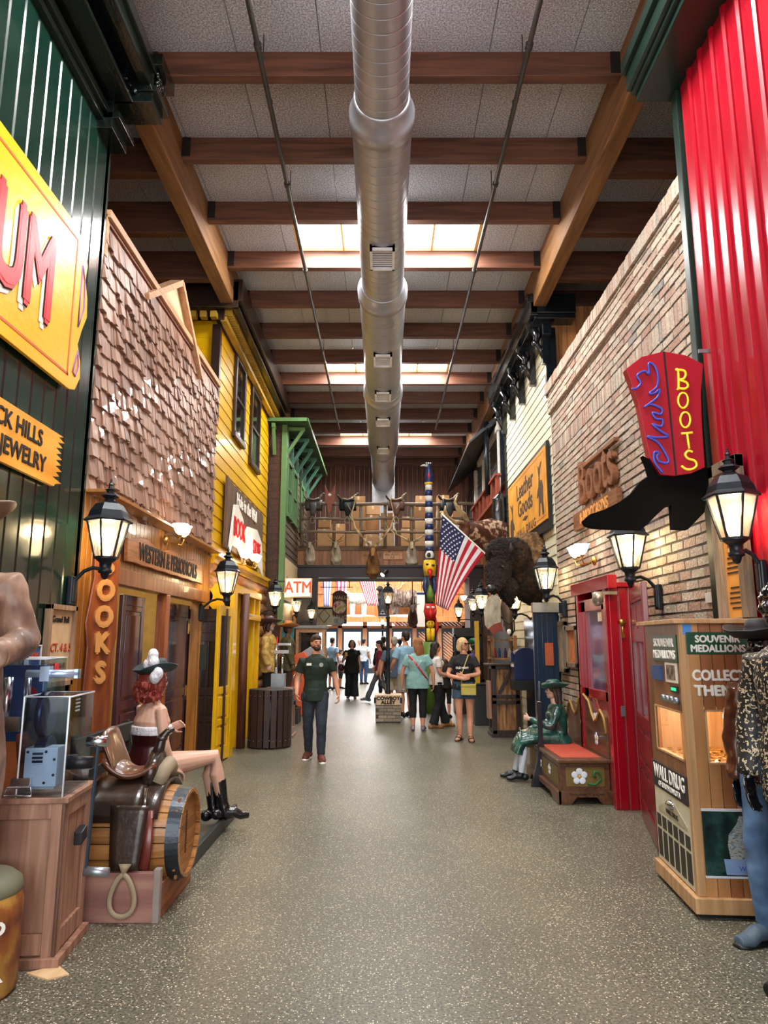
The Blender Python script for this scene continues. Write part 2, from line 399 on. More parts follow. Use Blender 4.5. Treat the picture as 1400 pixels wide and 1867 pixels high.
# ---- siding helpers
def vboards(mb_, X, s, y0, y1, z0, z1, pitch=.19, gap=.012, th=.022, seed=1, top=None):
    "vertical V-grooved boards on a wall plane X; s = +1 faces +X"
    y = y0
    while y < y1-1e-3:
        e = min(y+pitch, y1); c = gap/2; zt = z1 if top is None else top((y+e)/2)
        a, b_ = X-s*.004, X+s*th
        poly = [(a, y), (a, e), (b_-s*.012, e), (b_, e-c), (b_, y+c), (b_-s*.012, y)]
        mb_.prism(poly, z0, zt, 'XY'); y = e
def hboards(mb_, X, s, y0, y1, z0, z1, pitch=.2, th=.02, lap=.012):
    "horizontal lapped siding on plane X"
    z = z0
    while z < z1-1e-3:
        e = min(z+pitch, z1)
        poly = [(X-s*.004, z), (X+s*th, z), (X+s*th, z+pitch*.02), (X+s*(th-lap), e-.004), (X-s*.004, e-.004)]
        mb_.add([(p[0], y0, p[1]) for p in poly]+[(p[0], y1, p[1]) for p in poly],
                [(0, 1, 2, 3, 4), (9, 8, 7, 6, 5)]+[(i, (i+1) % 5, 5+(i+1) % 5, 5+i) for i in range(5)]); z = e
def hboards_f(mb_, Y, x0, x1, z0, z1, pitch=.2, th=.02):
    z = z0
    while z < z1-1e-3:
        e = min(z+pitch, z1); mb_.bx(x0, x1, Y-th, Y+.01, z, e-.006); mb_.bx(x0, x1, Y-th+.008, Y+.01, e-.006, e); z = e
def bricks(mb_, X, s, y0, y1, z0, z1, L_=.25, H_=.09, holes=(), soldier=(), seed=3):
    rnd = random.Random(seed); z = z0; r_ = 0
    while z < z1-.02:
        sol = any(a <= z+.01 < b for a, b in soldier)
        h = .22 if sol else H_; w = H_ if sol else L_; h = min(h, z1-z)
        y = y0-(0 if sol or r_ % 2 == 0 else w/2)
        while y < y1-.005:
            a, e = max(y, y0), min(y+w, y1); zm, ym = z+h/2, (a+e)/2
            if e-a > .02 and not any(p < ym < q and u < zm < v for p, q, u, v in holes):
                d = rnd.uniform(.006, .015); g = .006; j = lambda: rnd.uniform(-.003, .003)
                xo = X+s*d
                vs = [(X-s*.02, a+g, z+g), (X-s*.02, e-g, z+g), (X-s*.02, e-g, z+h-g), (X-s*.02, a+g, z+h-g)]
                q = .005
                vs += [(xo+j(), a+g+q+j(), z+g+q+j()), (xo+j(), e-g-q+j(), z+g+q+j()), (xo+j(), e-g-q+j(), z+h-g-q+j()), (xo+j(), a+g+q+j(), z+h-g-q+j())]
                mb_.add(vs, [(4, 5, 6, 7), (0, 1, 5, 4), (1, 2, 6, 5), (2, 3, 7, 6), (3, 0, 4, 7)])
            y += w
        z += h; r_ += 1
# ---- left: green board wall
w = MB(); vboards(w, -2.62, 1, 1.0, 6.03, 0, 6.55, gap=.03)
w.bx(-2.95, -2.63, -1.5, 6.03, 0, 6.9); w.bx(-2.7, -2.598, 5.93, 6.05, 0, 6.5)
struct(w.build('wall_left', P_GREEN, keep=True))
PGB = M('0a110e', .25, coat=.5, var=.3, sc=20, bump=.25, bsc=30, name='black_green_gloss')
c = MB()      # cornice over the green wall
c.bx(-2.64, -2.54, 0, 5.75, 6.3, 6.36); c.bx(-2.64, -2.5, 0, 5.75, 6.36, 6.44); c.bx(-2.64, -2.56, 0, 5.75, 6.44, 6.5)
c.bx(-2.64, -2.2, 0, 5.75, 6.72, 6.8); c.bx(-2.24, -2.14, 0, 5.75, 6.66, 6.86); c.bx(-2.2, -2.1, 0, 5.75, 6.8, 6.92); c.bx(-2.64, -2.3, 0, 5.75, 6.5, 6.54)
c.bx(-2.64, -2.52, 0, 5.75, 6.54, 6.72)
tr = trim(c, PGB, .008, 'black-green moulded cornice along the top of the green wall')
c = MB(); c.bx(-2.66, -2.12, 5.72, 6.02, 6.5, 6.95); c.bx(-2.66, -2.46, 5.7, 6.06, 6.22, 6.5); c.bx(-2.68, -2.4, 5.7, 6.08, 6.32, 6.38)
c.bx(-2.3, -2.08, 5.7, 6.06, 6.6, 6.66); c.bx(-2.26, -2.04, 5.69, 6.08, 6.86, 6.98)
for k in range(26):
    a = random.uniform(0, 6.28); c.ball((-2.44+.17*random.uniform(-1, 1), 5.70, 6.7+.13*random.uniform(-1, 1)), (.03*random.random()+.012, .022, .03*random.random()+.012), 8)
    c.ball((-2.1, 5.86+.1*random.uniform(-1, 1), 6.76+.07*random.uniform(-1, 1)), (.02, .025, .02), 8)
c.build('carved_bracket', PGB, tr, bev=.006)
# ---- left: shingled false front
SHK = RAMP([(0, '6c4a3a'), (.3, '94705c'), (.6, 'ac8874'), (1, '825844')], sc=9, rough=.42, kind='ISLAND', stretch=(1, 1, .15), bump=.5, name='cedar_shakes', coat=.25)
w = MB(); z = 2.92; rnd = random.Random(5)
while z < 5.3:
    y = 6.06; h = .17+rnd.uniform(-.01, .01)
    while y < 10.58:
        wd = rnd.uniform(.05, .15); e = min(y+wd, 10.6); dz = rnd.uniform(-.035, .03); t = rnd.uniform(.026, .062); hh = h+.07
        x0 = -2.62; g = rnd.uniform(.002, .007)
        w.add([(x0, y+g, z+dz), (x0+t, y+g, z+dz), (x0+t, e-g, z+dz+rnd.uniform(-.008, .008)), (x0, e-g, z+dz),
               (x0, y+g, z+hh), (x0+.006, y+g, z+hh), (x0+.006, e-g, z+hh), (x0, e-g, z+hh)],
              [(0, 3, 2, 1), (4, 5, 6, 7), (0, 1, 5, 4), (1, 2, 6, 5), (2, 3, 7, 6), (3, 0, 4, 7)]); y = e
    z += h
shw = struct(w.build('wall_shingle_left', SHK, keep=True))
MB().bx(-3.0, -2.625, 6.05, 10.6, 2.9, 5.45).build('backing', M('1c120c', .9, name='dark_backing'), shw)
PLY = WOOD('d8bd92', 'c2a074', 'Y', .6, sc=2, island=.05, name='plywood')
LTW = WOOD('c49a72', 'a87850', 'Y', .6, sc=4, name='light_trim_wood')
RDW = WOOD('8a4e30', '6a351d', 'Y', .6, sc=4, name='red_trim_wood')
b = MB(); b.bx(-2.66, -2.63, 6.06, 10.62, 5.18, 5.6)
band = trim(b, PLY, 0, 'pale plywood band above the wooden shingles')
MB().bx(-2.66, -2.56, 6.06, 10.62, 5.56, 5.64).bx(-2.66, -2.59, 6.06, 6.12, 5.18, 5.6).build('cap_rail', LTW, band, bev=.004)
MB().bx(-2.66, -2.6, 6.1, 10.62, 5.14, 5.19).bx(-2.66, -2.59, 6.1, 10.62, 5.52, 5.56).build('lower_rail', RDW, band, bev=.004)
g = thing('gable_frame', 'small wooden gable frame rising over the shingled wall top', 'gable frame', (-2.62, 8.3, 5.3))
A, B_, Cc = Vector((0, -1.15, .02)), Vector((0, .05, .82)), Vector((0, 1.17, -.02))
def bar(mb_, a, b, w_, d_, up=(1, 0, 0), mi=0):
    a, b = Vector(a), Vector(b); t = (b-a); L_ = t.length; t.normalize(); U = Vector(up); sd = t.cross(U).normalized(); U = sd.cross(t)
    R = Matrix((sd, U, t)).transposed(); return mb_.box((a+b)/2, (w_, d_, L_), mi, R)
bar(bar(MB(), A, B_, .07, .16), B_, Cc, .07, .16).build('rafter', LTW, g)
MB().prism([(-1.1, .06), (.05, .78), (1.1, .03)], -.03, 0, 'YZ').build('infill_panel', PLY, g)
# ---- left: yellow house
w = MB(); hboards(w, -2.62, 1, 10.6, 15.6, 2.15, 6.6, .2)
w.bx(-3.6, -2.63, 10.66, 15.6, 0, 6.7)
struct(w.build('wall_yellow_left', P_YEL, keep=True))
w = MB(); hboards_f(w, 10.64, -4.4, -2.66, 4.8, 6.6, .2); w.bx(-4.4, -3.4, 10.66, 10.8, 4.8, 6.6)
struct(w.build('wall_yellow_side', P_YEL, keep=True))
DBR = M('2c1c14', .35, coat=.2, name='dark_brown_paint')
trim(MB().bx(-2.72, -2.585, 10.56, 10.66, 5.0, 6.6), DBR, .004)
trim(MB().bx(-2.66, -2.585, 15.52, 15.62, 2.0, 6.6), DBR, .004)
c = MB(); c.bx(-4.4, -2.26, 10.3, 15.7, 6.78, 7.1); c.bx(-2.34, -2.2, 10.25, 15.75, 6.84, 7.2); c.bx(-2.36, -2.26, 10.28, 15.72, 6.74, 6.84); c.bx(-2.64, -2.5, 10.4, 15.7, 6.6, 6.98)
c.bx(-4.4, -2.26, 10.25, 10.33, 6.74, 7.16)
co = trim(c, DBR, .006, 'dark brown boxed eave along the top of the yellow wall')
d = MB()
for i in range(60): d.bx(-2.5, -2.38, 10.42+.087*i, 10.46+.087*i, 6.68, 6.78)
for i in range(5): d.bx(-2.7-.16*i, -2.6-.16*i, 10.30, 10.42, 6.6, 6.7)
d.bx(-2.56, -2.47, 10.42, 15.7, 6.58, 6.66)
d.build('dentil_strip', M('a8842c', .5, name='ochre_paint'), co)
GLD = M('1b1512', .08, coat=.5, var=.1, name='dark_window_glass')
def sash(X, s, y0, y1, z0, z1, mat, gl, mid=True, fw=.09, lab=None):
    f = MB(); a, b_ = sorted((X, X+s*.05))
    f.bx(a, b_, y0-fw, y0, z0-fw, z1+fw); f.bx(a, b_, y1, y1+fw, z0-fw, z1+fw); f.bx(a, b_, y0, y1, z1, z1+fw); f.bx(a, b_+.02*max(s, 0), y0-fw-.02, y1+fw+.02, z0-fw, z0)
    if mid: f.bx(a, b_-.01, y0, y1, (z0+z1)/2-.025, (z0+z1)/2+.025)
    w_ = struct(f.build(window_id(), mat, keep=True, bev=.004), lab)
    p, q = sorted((X+s*.005, X+s*.012)); MB().bx(p, q, y0, y1, z0, z1).build('pane', gl, w_); return w_
for (xa, ya, xb, yb), l in (((430, 655, 443, 800), 'nearer'), ((459, 712, 470, 850), 'farther')):
    y0 = at(xa, ya, X=-2.6).y; y1 = at(xb+1, ya+30, X=-2.6).y; zt = at(xa, ya, X=-2.6).z
    zb = at(xa, yb-5, X=-2.6).z
    sash(-2.6, 1, y0, y1, zb, zt, M('3a2a22', .35, name='window_trim_brown'), GLD, lab='brown sash window in the yellow wall, the %s' % l)
# ---- left: dark siding end wall and green-trimmed house
w = MB(); hboards_f(w, 15.64, -2.64, -2.27, 0, 6.5, .16); w.bx(-4, -2.27, 15.66, 15.8, 0, 6.5)
struct(w.build('wall_siding_left', DKWOOD, keep=True))
GRYW = WOOD('6c5646', '4b3a2d', 'Y', .7, sc=4, name='grey_siding_wood')
w = MB(); hboards(w, -2.27, 1, 15.7, 20.4, 2.2, 6.5, .16); w.bx(-2.6, -2.28, 15.7, 18.5, 0, 6.5); w.bx(-2.6, -2.28, 18.5, 22, 3.6, 6.5)
struct(w.build('wall_green_house_left', GRYW, keep=True))
GRN = M('557a4c', .45, var=.08, name='sage_green_paint'); GRT = M('4c7d68', .45, name='teal_green_paint'); GRS = M('2c4a30', .5, name='dark_sage_paint')
trim(MB().bx(-2.32, -2.2, 15.58, 15.74, 2.0, 6.5), GRN, .005, 'pale green corner post of the green-trimmed house')
rf = MB(); rf.bx(-2.9, -1.72, 15.3, 20.7, 6.5, 6.54)
ro = trim(rf, GRS, 0, 'dark green soffit of the overhanging eave')
MB().bx(-2.9, -1.70, 15.27, 15.3, 6.49, 6.57).bx(-1.72, -1.695, 15.27, 20.7, 6.49, 6.57).build('fascia', GRN, ro)
for i in range(6):
    y = 15.75+.92*i; m_ = GRN if i == 0 else GRT
    q = MB(); q.bx(-2.26, -2.19, y-.04, y+.04, 5.75, 6.5); q.bx(-2.26, -1.82, y-.04, y+.04, 6.4, 6.48)
    bar(q, (-2.22, y, 5.85), (-1.86, y, 6.42), .07, .06, (0, 1, 0))
    q.build('eave_bracket', m_, ro, bev=.004)
q = MB(); q.bx(-2.52, -2.44, 15.3, 15.64, 6.36, 6.46); bar(q, (-2.48, 15.6, 5.8), (-2.48, 15.36, 6.4), .07, .07); q.build('eave_bracket', GRN, ro, bev=.004)
for y0, y1 in ((16.1, 16.75), (17.1, 17.8), (18.7, 19.3)):
    sash(-2.26, 1, y0, y1, 4.55, 5.75, GRN, M('51714a', .2, name='green_blind_glass'))
# ---- right: red board wall
w = MB()
y = 1.0
while y < 5.35:
    w.prism([(2.64, y), (2.64, y+.2), (2.58, y+.2), (2.56, y+.185), (2.56, y+.015), (2.58, y)], 0, 6.5, 'XY')
    w.prism([(2.6, y-.035), (2.6, y+.035), (2.545, y+.03), (2.535, y), (2.545, y-.03)], 0, 6.5, 'XY'); y += .2
w.bx(2.63, 2.95, -1.5, 5.42, 0, 6.9)
struct(w.build('wall_right', P_RED, keep=True))
trim(MB().bx(2.53, 2.66, 5.42, 5.52, 0, 6.45), M('12261f', .4, name='dark_green_trim_paint'), .005, 'dark green corner board at the end of the red wall')
PG2 = M('0d211b', .35, coat=.2, name='green_cornice_paint')
c = MB(); c.bx(2.2, 2.7, 0, 5.56, 6.42, 6.5); c.bx(2.24, 2.7, 0, 5.56, 6.36, 6.42); c.bx(2.16, 2.24, 0, 5.56, 6.46, 6.66); c.bx(2.12, 2.2, 0, 5.56, 6.62, 6.74); c.bx(2.2, 2.8, 0, 5.56, 6.5, 6.9)
trim(c, PG2, .006, 'dark green cornice above the red wall')
# ---- right: brick building
BRK = RAMP([(0, 'a07c6a'), (.18, 'b5a08e'), (.4, 'b0a494'), (.62, 'c2b29e'), (.8, 'a68a7a'), (.92, 'b89e8a'), (1, '86847f')], sc=14, rough=.85, kind='ISLAND', bump=.6, name='tan_brick')
MORT = RAMP([(.3, '3a3632'), (.7, '5e5850')], sc=30, rough=.95, name='mortar')
w = MB(); DOORHOLE = (7.42, 9.2, 0, 2.25)
bricks(w, 2.615, -1, 5.52, 10.64, 0, 5.44, holes=(DOORHOLE,), soldier=((4.4, 4.62),))
w2 = struct(w.build('wall_brick_right', BRK, keep=True))
w = MB(); w.bx(2.612, 3.1, 5.5, 7.42, 0, 5.44); w.bx(2.612, 3.1, 9.2, 10.66, 0, 5.44); w.bx(2.612, 3.1, 7.42, 9.2, 2.25, 5.44)
w.build('mortar_backing', MORT, w2)
w = MB(); y = 5.5
rnd = random.Random(9)
while y < 10.66:
    w.bx(2.53+rnd.uniform(-.004, .004), 2.9, y+.004, y+.071, 5.44, 5.6+rnd.uniform(-.004, .004)); y += .075
bricks(w, 2.57, -1, 5.5, 10.66, 5.12, 5.44, seed=4); w.bx(2.575, 2.9, 5.5, 10.66, 5.12, 5.44)
w.build('brick_coping', BRK, w2)
w = MB()
for (za, zb) in ((5.12, 5.44),): pass
yb = 5.5
for r_ in range(68):       # brick end return that faces the camera
    z = .08*r_; x = 2.6-(.05 if z > 5.1 else 0)+(.11 if r_ % 2 else 0)
    w.bx(2.6 if z < 5.1 else 2.55, x+.2, 5.47, 5.52, z+.006, z+.074); w.bx(x+.21, x+.42, 5.47, 5.52, z+.006, z+.074)
w.build('brick_return', BRK, w2)
# ---- right: cream clapboard house
w = MB(); hboards(w, 2.62, -1, 10.68, 14.65, 0, 6.6, .155)
w.bx(2.63, 3.4, 10.7, 14.65, 0, 6.7); struct(w.build('wall_cream_right', CREAM, keep=True))
w = MB(); x = 2.64
while x < 5: w.bx(x+.003, x+.14, 10.66, 10.7, 0, 6.95); x += .143
struct(w.build('wall_pine_return', PINE, keep=True))
BGL = M('0b1014', .25, coat=.6, bump=.1, bsc=20, name='black_gloss_paint')
q = MB(); q.bx(2.55, 2.72, 10.58, 10.68, 5.4, 6.55); q.bx(2.56, 2.66, 14.6, 14.68, 0, 6.5)
trim(q, BGL, .005, 'black corner pilaster of the cream clapboard house')
c = MB(); c.bx(2.36, 3.0, 10.4, 14.75, 6.62, 6.7); c.bx(2.28, 2.4, 10.36, 14.8, 6.66, 6.9); c.bx(2.24, 2.34, 10.34, 14.82, 6.86, 7.0); c.bx(2.3, 3.0, 10.36, 10.46, 6.7, 7.02); c.bx(2.5, 2.64, 10.5, 14.7, 6.4, 6.62); c.bx(2.3, 3, 10.4, 14.8, 6.96, 7.02)
co = trim(c, BGL, .006, 'glossy black cornice of the cream clapboard house')
for i in range(5):
    y = 10.62+.97*i; q = MB()
    q.bx(2.5, 2.6, y-.05, y+.05, 5.95, 6.62); q.bx(2.32, 2.6, y-.07, y+.07, 6.54, 6.64)
    q.tube([(2.52, y, 6.05), (2.47, y, 6.2), (2.42, y, 6.3), (2.44, y, 6.42), (2.36, y, 6.55)], [.03, .05, .045, .06, .07], 8)
    q.ball((2.4, y, 6.3), (.06, .05, .06), 10); q.build('scroll_bracket', BGL, co)
# ---- right: beyond the cream house
ROOFM = M('6d7478', .3, .8, bump=.1, name='galvanised_roofing'); REDW = WOOD('9c4424', '6e2812', 'Z', .5, sc=4, name='red_stained_wood')
w = MB(); hboards(w, 2.66, -1, 14.7, 21.8, 3.6, 6.6, .16); w.bx(2.67, 3.6, 14.7, 21.8, 0, 6.9)
struct(w.build('wall_grey_right', M('55595a', .6, name='grey_siding_paint'), keep=True))
w = MB(); vboards(w, 2.6, -1, 14.7, 19.0, 2.3, 4.35, .14); w.bx(2.6, 2.66, 14.7, 19.0, 2.3, 4.35)
struct(w.build('wall_pine_right', PINE, keep=True))
w = MB(); vboards(w, 2.5, -1, 18.4, 22, 0, 3.6, .16); w.bx(2.51, 2.66, 18.4, 22, 0, 3.6)
struct(w.build('wall_dark_right', WOOD('5a3a22', '3a2212', 'Z', .6, name='dark_board_wood'), keep=True))
w = MB(); vboards(w, -2.25, 1, 18.4, 22, 0, 3.6, .16); w.bx(-2.5, -2.25, 18.4, 22, 0, 3.6)
struct(w.build('wall_dark_left', D.materials['dark_board_wood'], keep=True))
# far hall wall above the mezzanine
w = MB(); x = -4.6
while x < 4.6: w.bx(x+.003, x+.15, 22.0, 22.04, 3.6, ZC); x += .153
struct(w.build('wall_back', WOOD('6a3a1c', '3f1f0e', 'Z', .55, sc=3, island=.3, name='dark_pine_boards'), keep=True))
# outer side walls behind the house fronts
for s in (-1, 1):
    a, b_ = sorted((s*5.6, s*5.8)); struct(MB().bx(a, b_, -2, 23, 0, ZC+.3).build('wall_outer_%s' % ('left' if s < 0 else 'right'), PINE, keep=True))
# mezzanine: floor slab, pine fascia, steel header over the opening
DST = M('2a2426', .45, .3, bump=.05, name='dark_steel')
mz = MB().bx(-2.6, 2.7, 18.5, 22, 3.45, 3.6); struct(mz.build('floor_mezzanine', DKR, keep=True))
w = MB(); x = -2.5
while x < 2.6: w.bx(x+.002, x+.098, 18.46, 18.5, 3.58, 4.0); x += .1
fa = struct(w.build('wall_mezzanine_front', PINE, keep=True))
MB().bx(-2.5, 2.6, 18.42, 18.56, 3.98, 4.09).build('top_board', WOOD('6a5038', '4a3624', 'X', .7, name='weathered_board'), fa)
q = MB().bx(-2.3, 2.55, 18.35, 18.62, 3.26, 3.58).bx(-2.3, 2.55, 18.3, 18.66, 3.52, 3.58).bx(-2.24, -1.72, 18.36, 18.6, 0, 3.3).bx(2.2, 2.5, 18.36, 18.6, 0, 3.3)
trim(q, DST, .006, 'dark steel header beam and posts around the wide opening')
# duct
GALV = M('a4a7ae', .42, .55, var=.12, sc=2, bump=.06, bsc=10, name='galvanised_steel'); ZD = 6.55
def duct_seg(mb_, y0, y1, r0, r1=None):
    r1 = r0 if r1 is None else r1; prof = []; n = max(1, int((y1-y0)/.135))
    for i in range(n):
        a = y0+(y1-y0)*i/n; e = y0+(y1-y0)*(i+1)/n; r_ = r0+(r1-r0)*i/n
        prof += [(r_-.008, a), (r_-.008, a+.005), (r_-.001, a+.007), (r_, a+.009), (r_, a+.02), (r_, e-.014), (r_, e-.003), (r_-.001, e-.001)]
    mb_.lathe(prof+[(r1, y1)], (-.02, 0, ZD), 40, ax='Y')
q = MB()
duct_seg(q, -1.5, 5.75, .245); duct_seg(q, 6.05, 9.2, .29); duct_seg(q, 9.5, 13.3, .335); duct_seg(q, 13.6, 17.6, .375)
for y, a, b_ in ((5.75, .25, .3), (9.2, .295, .345), (13.3, .34, .385)):
    q.lathe([(a, y-.04), (a+.012, y-.03), (a+.012, y), (b_, y+.14), (b_+.012, y+.15), (b_+.012, y+.3), (b_-.005, y+.31)], (-.02, 0, ZD), 40, ax='Y')
R_ = .33
q.tube([(-.02, 17.55, ZD), (-.02, 18.1, ZD), (-.02, 18.8, ZD-.06), (-.02, 20.9, ZD-.16)], [.375, .34, R_, R_], 40, up=(0, 0, 1))
du = thing('air_duct', 'long round galvanised air duct running down the middle of the ceiling', 'duct', (0, 5, ZD))
o = q.build('duct_pipe', GALV, du); o.location = (0, -5, -ZD)
BOOT = M('b9bcc0', .35, .6, name='sheet_metal')
MB().bx(-.36, .33, 20.92, 21.95, 4.2, 6.75).bx(-.38, .35, 20.86, 20.92, 5.3, 5.34).build('plenum_box', BOOT, du, bev=.01).location = (0, -5, -ZD)
GRL = M('e6e8ec', .5, name='grille_white')
for py, r_ in ((470, .29), (656, .335), (722, .335), (769, .375), (821, .375)):
    yc = at(697, py, Z=ZD-r_).y; q = MB(); hw, hl = .15, .24
    T0 = TR(-.02, yc-5, 0)
    for a, b_, c_, d_ in ((-hw, hw, -hl, -hl+.03), (-hw, hw, hl-.03, hl), (-hw, -hw+.03, -hl, hl), (hw-.03, hw, -hl, hl)):
        q.bx(a, b_, c_, d_, -r_-.04, -r_+.05)
    for i in range(8): q.bx(-hw, hw, -hl+.045+i*.05, -hl+.062+i*.05, -r_-.014, -r_+.02)
    q.bx(-hw, hw, -hl, hl, -r_-.004, -r_+.02, 1)
    q.T = Matrix(); q.v = [T0 @ p for p in q.v]; q.build('air_grille', [GRL, M('4a5262', .5, name='grille_dark')], du)
for y in (1, 4.5, 8, 11.5, 15): MB().cyl((-.02, y-5, .2), (-.02, y-5, .62), .008, n=6).build('hanger_rod', HANG, du)
# sprinkler pipes
PIPE = M('4a4844', .4, .6, name='pipe_steel')
for x, (a, b_) in ((-.98, (452, 0)), (.98, (985, 0))):
    zz = 7.0; s = -1 if x < 0 else 1
    X_ = at(a, 0, Z=zz).x
    q = MB(); q.cyl((X_, -1, zz), (X_, 17.6, zz), .025, n=12)
    for y in (3.2, 5.6, 7.6, 9.6, 12.5, 15.5): q.cyl((X_, y, zz), (X_, y+.06, zz), .036, n=12); q.cyl((X_, y+.3, zz+.02), (X_, y+.3, zz+.38), .006, n=6); q.cyl((X_, y+.8, zz+.02), (X_, y+.8, zz+.09), .016, n=8)
    tag(q.build('sprinkler_pipe', PIPE), 'thin steel sprinkler pipe under the joists, %s of the big duct' % ('left' if s < 0 else 'right'), 'pipe')
# ---- hall beyond the opening
LPN = WOOD('c98a52', 'a8662f', 'Z', .5, sc=3, island=.15, name='light_pine'); YF = 38.0
w = MB()
for sx, x0, x1 in ((1, -6, 0), (-1, 0, 6)):      # diagonal pine boards in a gable
    for k in range(-14, 44):
        c0 = k*.16
        x_a, x_b = x0, x1
        pts = []
        for x in (x_a, x_b):
            z = 2.9+c0+(x-x0)*sx*.8-(0 if sx > 0 else 0)
            pts.append((x, z))
        za, zb = pts[0][1], pts[1][1]
        lo, hi = 2.86, 7.0
        if max(za, zb) < lo or min(za, zb) > hi: continue
        w.add([(x_a, YF, za), (x_b, YF, zb), (x_b, YF, zb+.15), (x_a, YF, za+.15)], [(0, 1, 2, 3)])
w.bx(-6, 6, YF+.02, YF+.1, 2.8, 8)
struct(w.build('wall_far', LPN, keep=True))
q = MB()
for x in (-6, -3, 0, 3): q.bx(x-.1, x+.1, YF-.06, YF, 2.8, 7.5)
q.bx(-6, 6, YF-.07, YF, 4.1, 4.25); q.bx(-6, 6, YF-1.2, YF, 2.72, 2.86); q.bx(-6, 6, YF-1.22, YF-1.2, 2.6, 2.88)
trim(q, LPN, .01, 'pine ledge and framing of the far gable wall')
# glazed entrance doors under the ledge
q = MB(); FRW = WOOD('c98f66', 'a06a44', 'Z', .5, name='door_frame_pine')
for x in (-3.6, -2.3, -1.0, .3, 1.6, 2.9, 4.2): q.bx(x-.11, x+.11, YF-.3, YF-.1, 0, 2.72)
q.bx(-3.6, 4.2, YF-.3, YF-.1, 2.3, 2.42); q.bx(-6, -3.6, YF-.3, YF-.1, 0, 2.72); q.bx(4.2, 6, YF-.3, YF-.1, 0, 2.72)
dr = struct(q.build('door_1', FRW, keep=True), 'row of glazed entrance doors at the far end')
q = MB()
for x in (-3.49, -2.19, -.89, .41, 1.71, 2.99):
    q.bx(x, x+.1, YF-.26, YF-.16, 0, 2.3); q.bx(x+.98, x+1.08, YF-.26, YF-.16, 0, 2.3); q.bx(x+.1, x+.98, YF-.26, YF-.16, 0, .25); q.bx(x+.1, x+.98, YF-.26, YF-.16, 2.1, 2.3)
q.build('door_frame', M('35414c', .4, .4, name='door_aluminium'), dr)
MB().bx(-3.6, 4.2, YF-.22, YF-.2, .1, 2.7).build('pane', GLASS(name='door_glass'), dr)
struct(MB().bx(-14, 14, YF+.1, 70, -.12, -.005).build('floor_outside', M('b8c0cc', .8, name='pavement'), keep=True))
for s in (-1, 1):
    a, b_ = sorted((s*5.9, s*6.1)); struct(MB().bx(a, b_, 22, YF, 0, 8).build('wall_hall_%s' % ('left' if s < 0 else 'right'), M('a88a78' if s > 0 else '9a98a8', .7, name='hall_wall'), keep=True))
struct(MB().bx(-6.1, 6.1, 23.6, YF+.1, 7.4, 7.6).build('ceiling_hall', LPN, keep=True))
# ================================================================== STOREFRONTS
LOG = WOOD('b98a62', '8c5c3a', 'Y', .6, sc=3, name='log_wood'); OAK = WOOD('a77f68', '7d5947', 'Z', .5, sc=4, island=.08, name='oak_cabinet_wood')
HON = WOOD('b8792c', '8f5a1c', 'Z', .4, sc=3, coat=.2, name='honey_pine'); RPI = WOOD('9c5426', '6c3214', 'Z', .4, sc=3, coat=.3, name='varnished_red_pine')
CHROME = M('c8ccd2', .18, 1, name='chrome'); BRASS = M('b48a48', .3, .9, name='brass'); STEEL = M('9aa2aa', .35, .8, name='brushed_steel')
CLG = GLASS(name='clear_glass'); PAPER = M('d9c6a0', .8, name='paper'); INK = M('2a211c', .8, name='dark_ink')
# left book shop front, below the shingles
w = MB()
vboards(w, -2.62, 1, 6.05, 10.6, 2.2, 2.98, .12)
vboards(w, -2.62, 1, 6.05, 6.75, 0, 2.2, .12); vboards(w, -2.62, 1, 8.32, 8.5, 0, 2.2, .09); vboards(w, -2.62, 1, 10.2, 10.6, 0, 2.2, .12)
w.bx(-2.75, -2.62, 6.05, 6.75, 0, 2.98); w.bx(-2.75, -2.62, 10.2, 10.6, 0, 2.98); w.bx(-2.75, -2.62, 6.7, 10.2, 2.2, 2.98)
struct(w.build('wall_bookshop_left', HON, keep=True))
w = MB(); w.bx(-2.6, -2.52, 6.7, 10.25, 2.18, 2.34); w.bx(-2.62, -2.53, 6.68, 6.8, 0, 2.18); w.bx(-2.64, -2.52, 8.3, 8.44, 0, 2.18)
trim(w, RPI, .008, 'rough wooden header and posts of the bookshop opening')
q = MB(); bar(q, (-2.5, 6.05, 2.94), (-2.5, 10.5, 2.94), .18, .03, (0, 0, 1)); trim(q, HON, .004, 'sloping fascia board below the shingles')
# shop interior seen through the opening: back wall, side wall, floor is the hall floor
w = MB(); w.bx(-4.5, -4.4, 6.05, 10.55, 0, 2.9); w.bx(-4.5, -2.75, 6.05, 6.1, 0, 2.9); w.bx(-4.5, -2.8, 10.5, 10.55, 0, 2.9)
struct(w.build('wall_shop_inside', M('b8954a', .7, name='ochre_wall'), keep=True))
struct(MB().bx(-4.5, -2.75, 6.05, 10.55, 2.85, 2.9).build('ceiling_shop', WHITE, keep=True))
light('shop_light', 'AREA', (-3.6, 8.2, 2.8), 45, (1, .93, .8), 1.2, 3)
bk = thing('bookshelf', 'wooden bookshelf inside the bookshop behind the doorway', 'bookshelf', (-4.2, 8.2, 0))
q = MB(); [q.bx(-.2, .15, -1.9, 1.9, z, z+.03) for z in (.1, .5, .9, 1.3, 1.7, 2.05)]; [q.bx(-.2, .15, y-.02, y+.02, 0, 2.1) for y in (-1.9, -.95, 0, .95, 1.9)]
q.build('shelf_frame', HON, bk)
BKM = [M(h, .6, name='book_'+h) for h in ('8a2020', '20508a', 'c8b060', '2a6040', 'd8d4c8', '402a50', 'b86020')]
rnd = random.Random(11); q = MB()
for z in (.53, .93, 1.33, 1.73):
    y = -1.85
    while y < 1.8:
        t = rnd.uniform(.025, .06); h = rnd.uniform(.2, .3); q.bx(-.14, .1, y, y+t, z, z+h, rnd.randrange(7)); y += t+.004
o = q.build('book_rows', BKM, bk); o['kind'] = 'stuff'
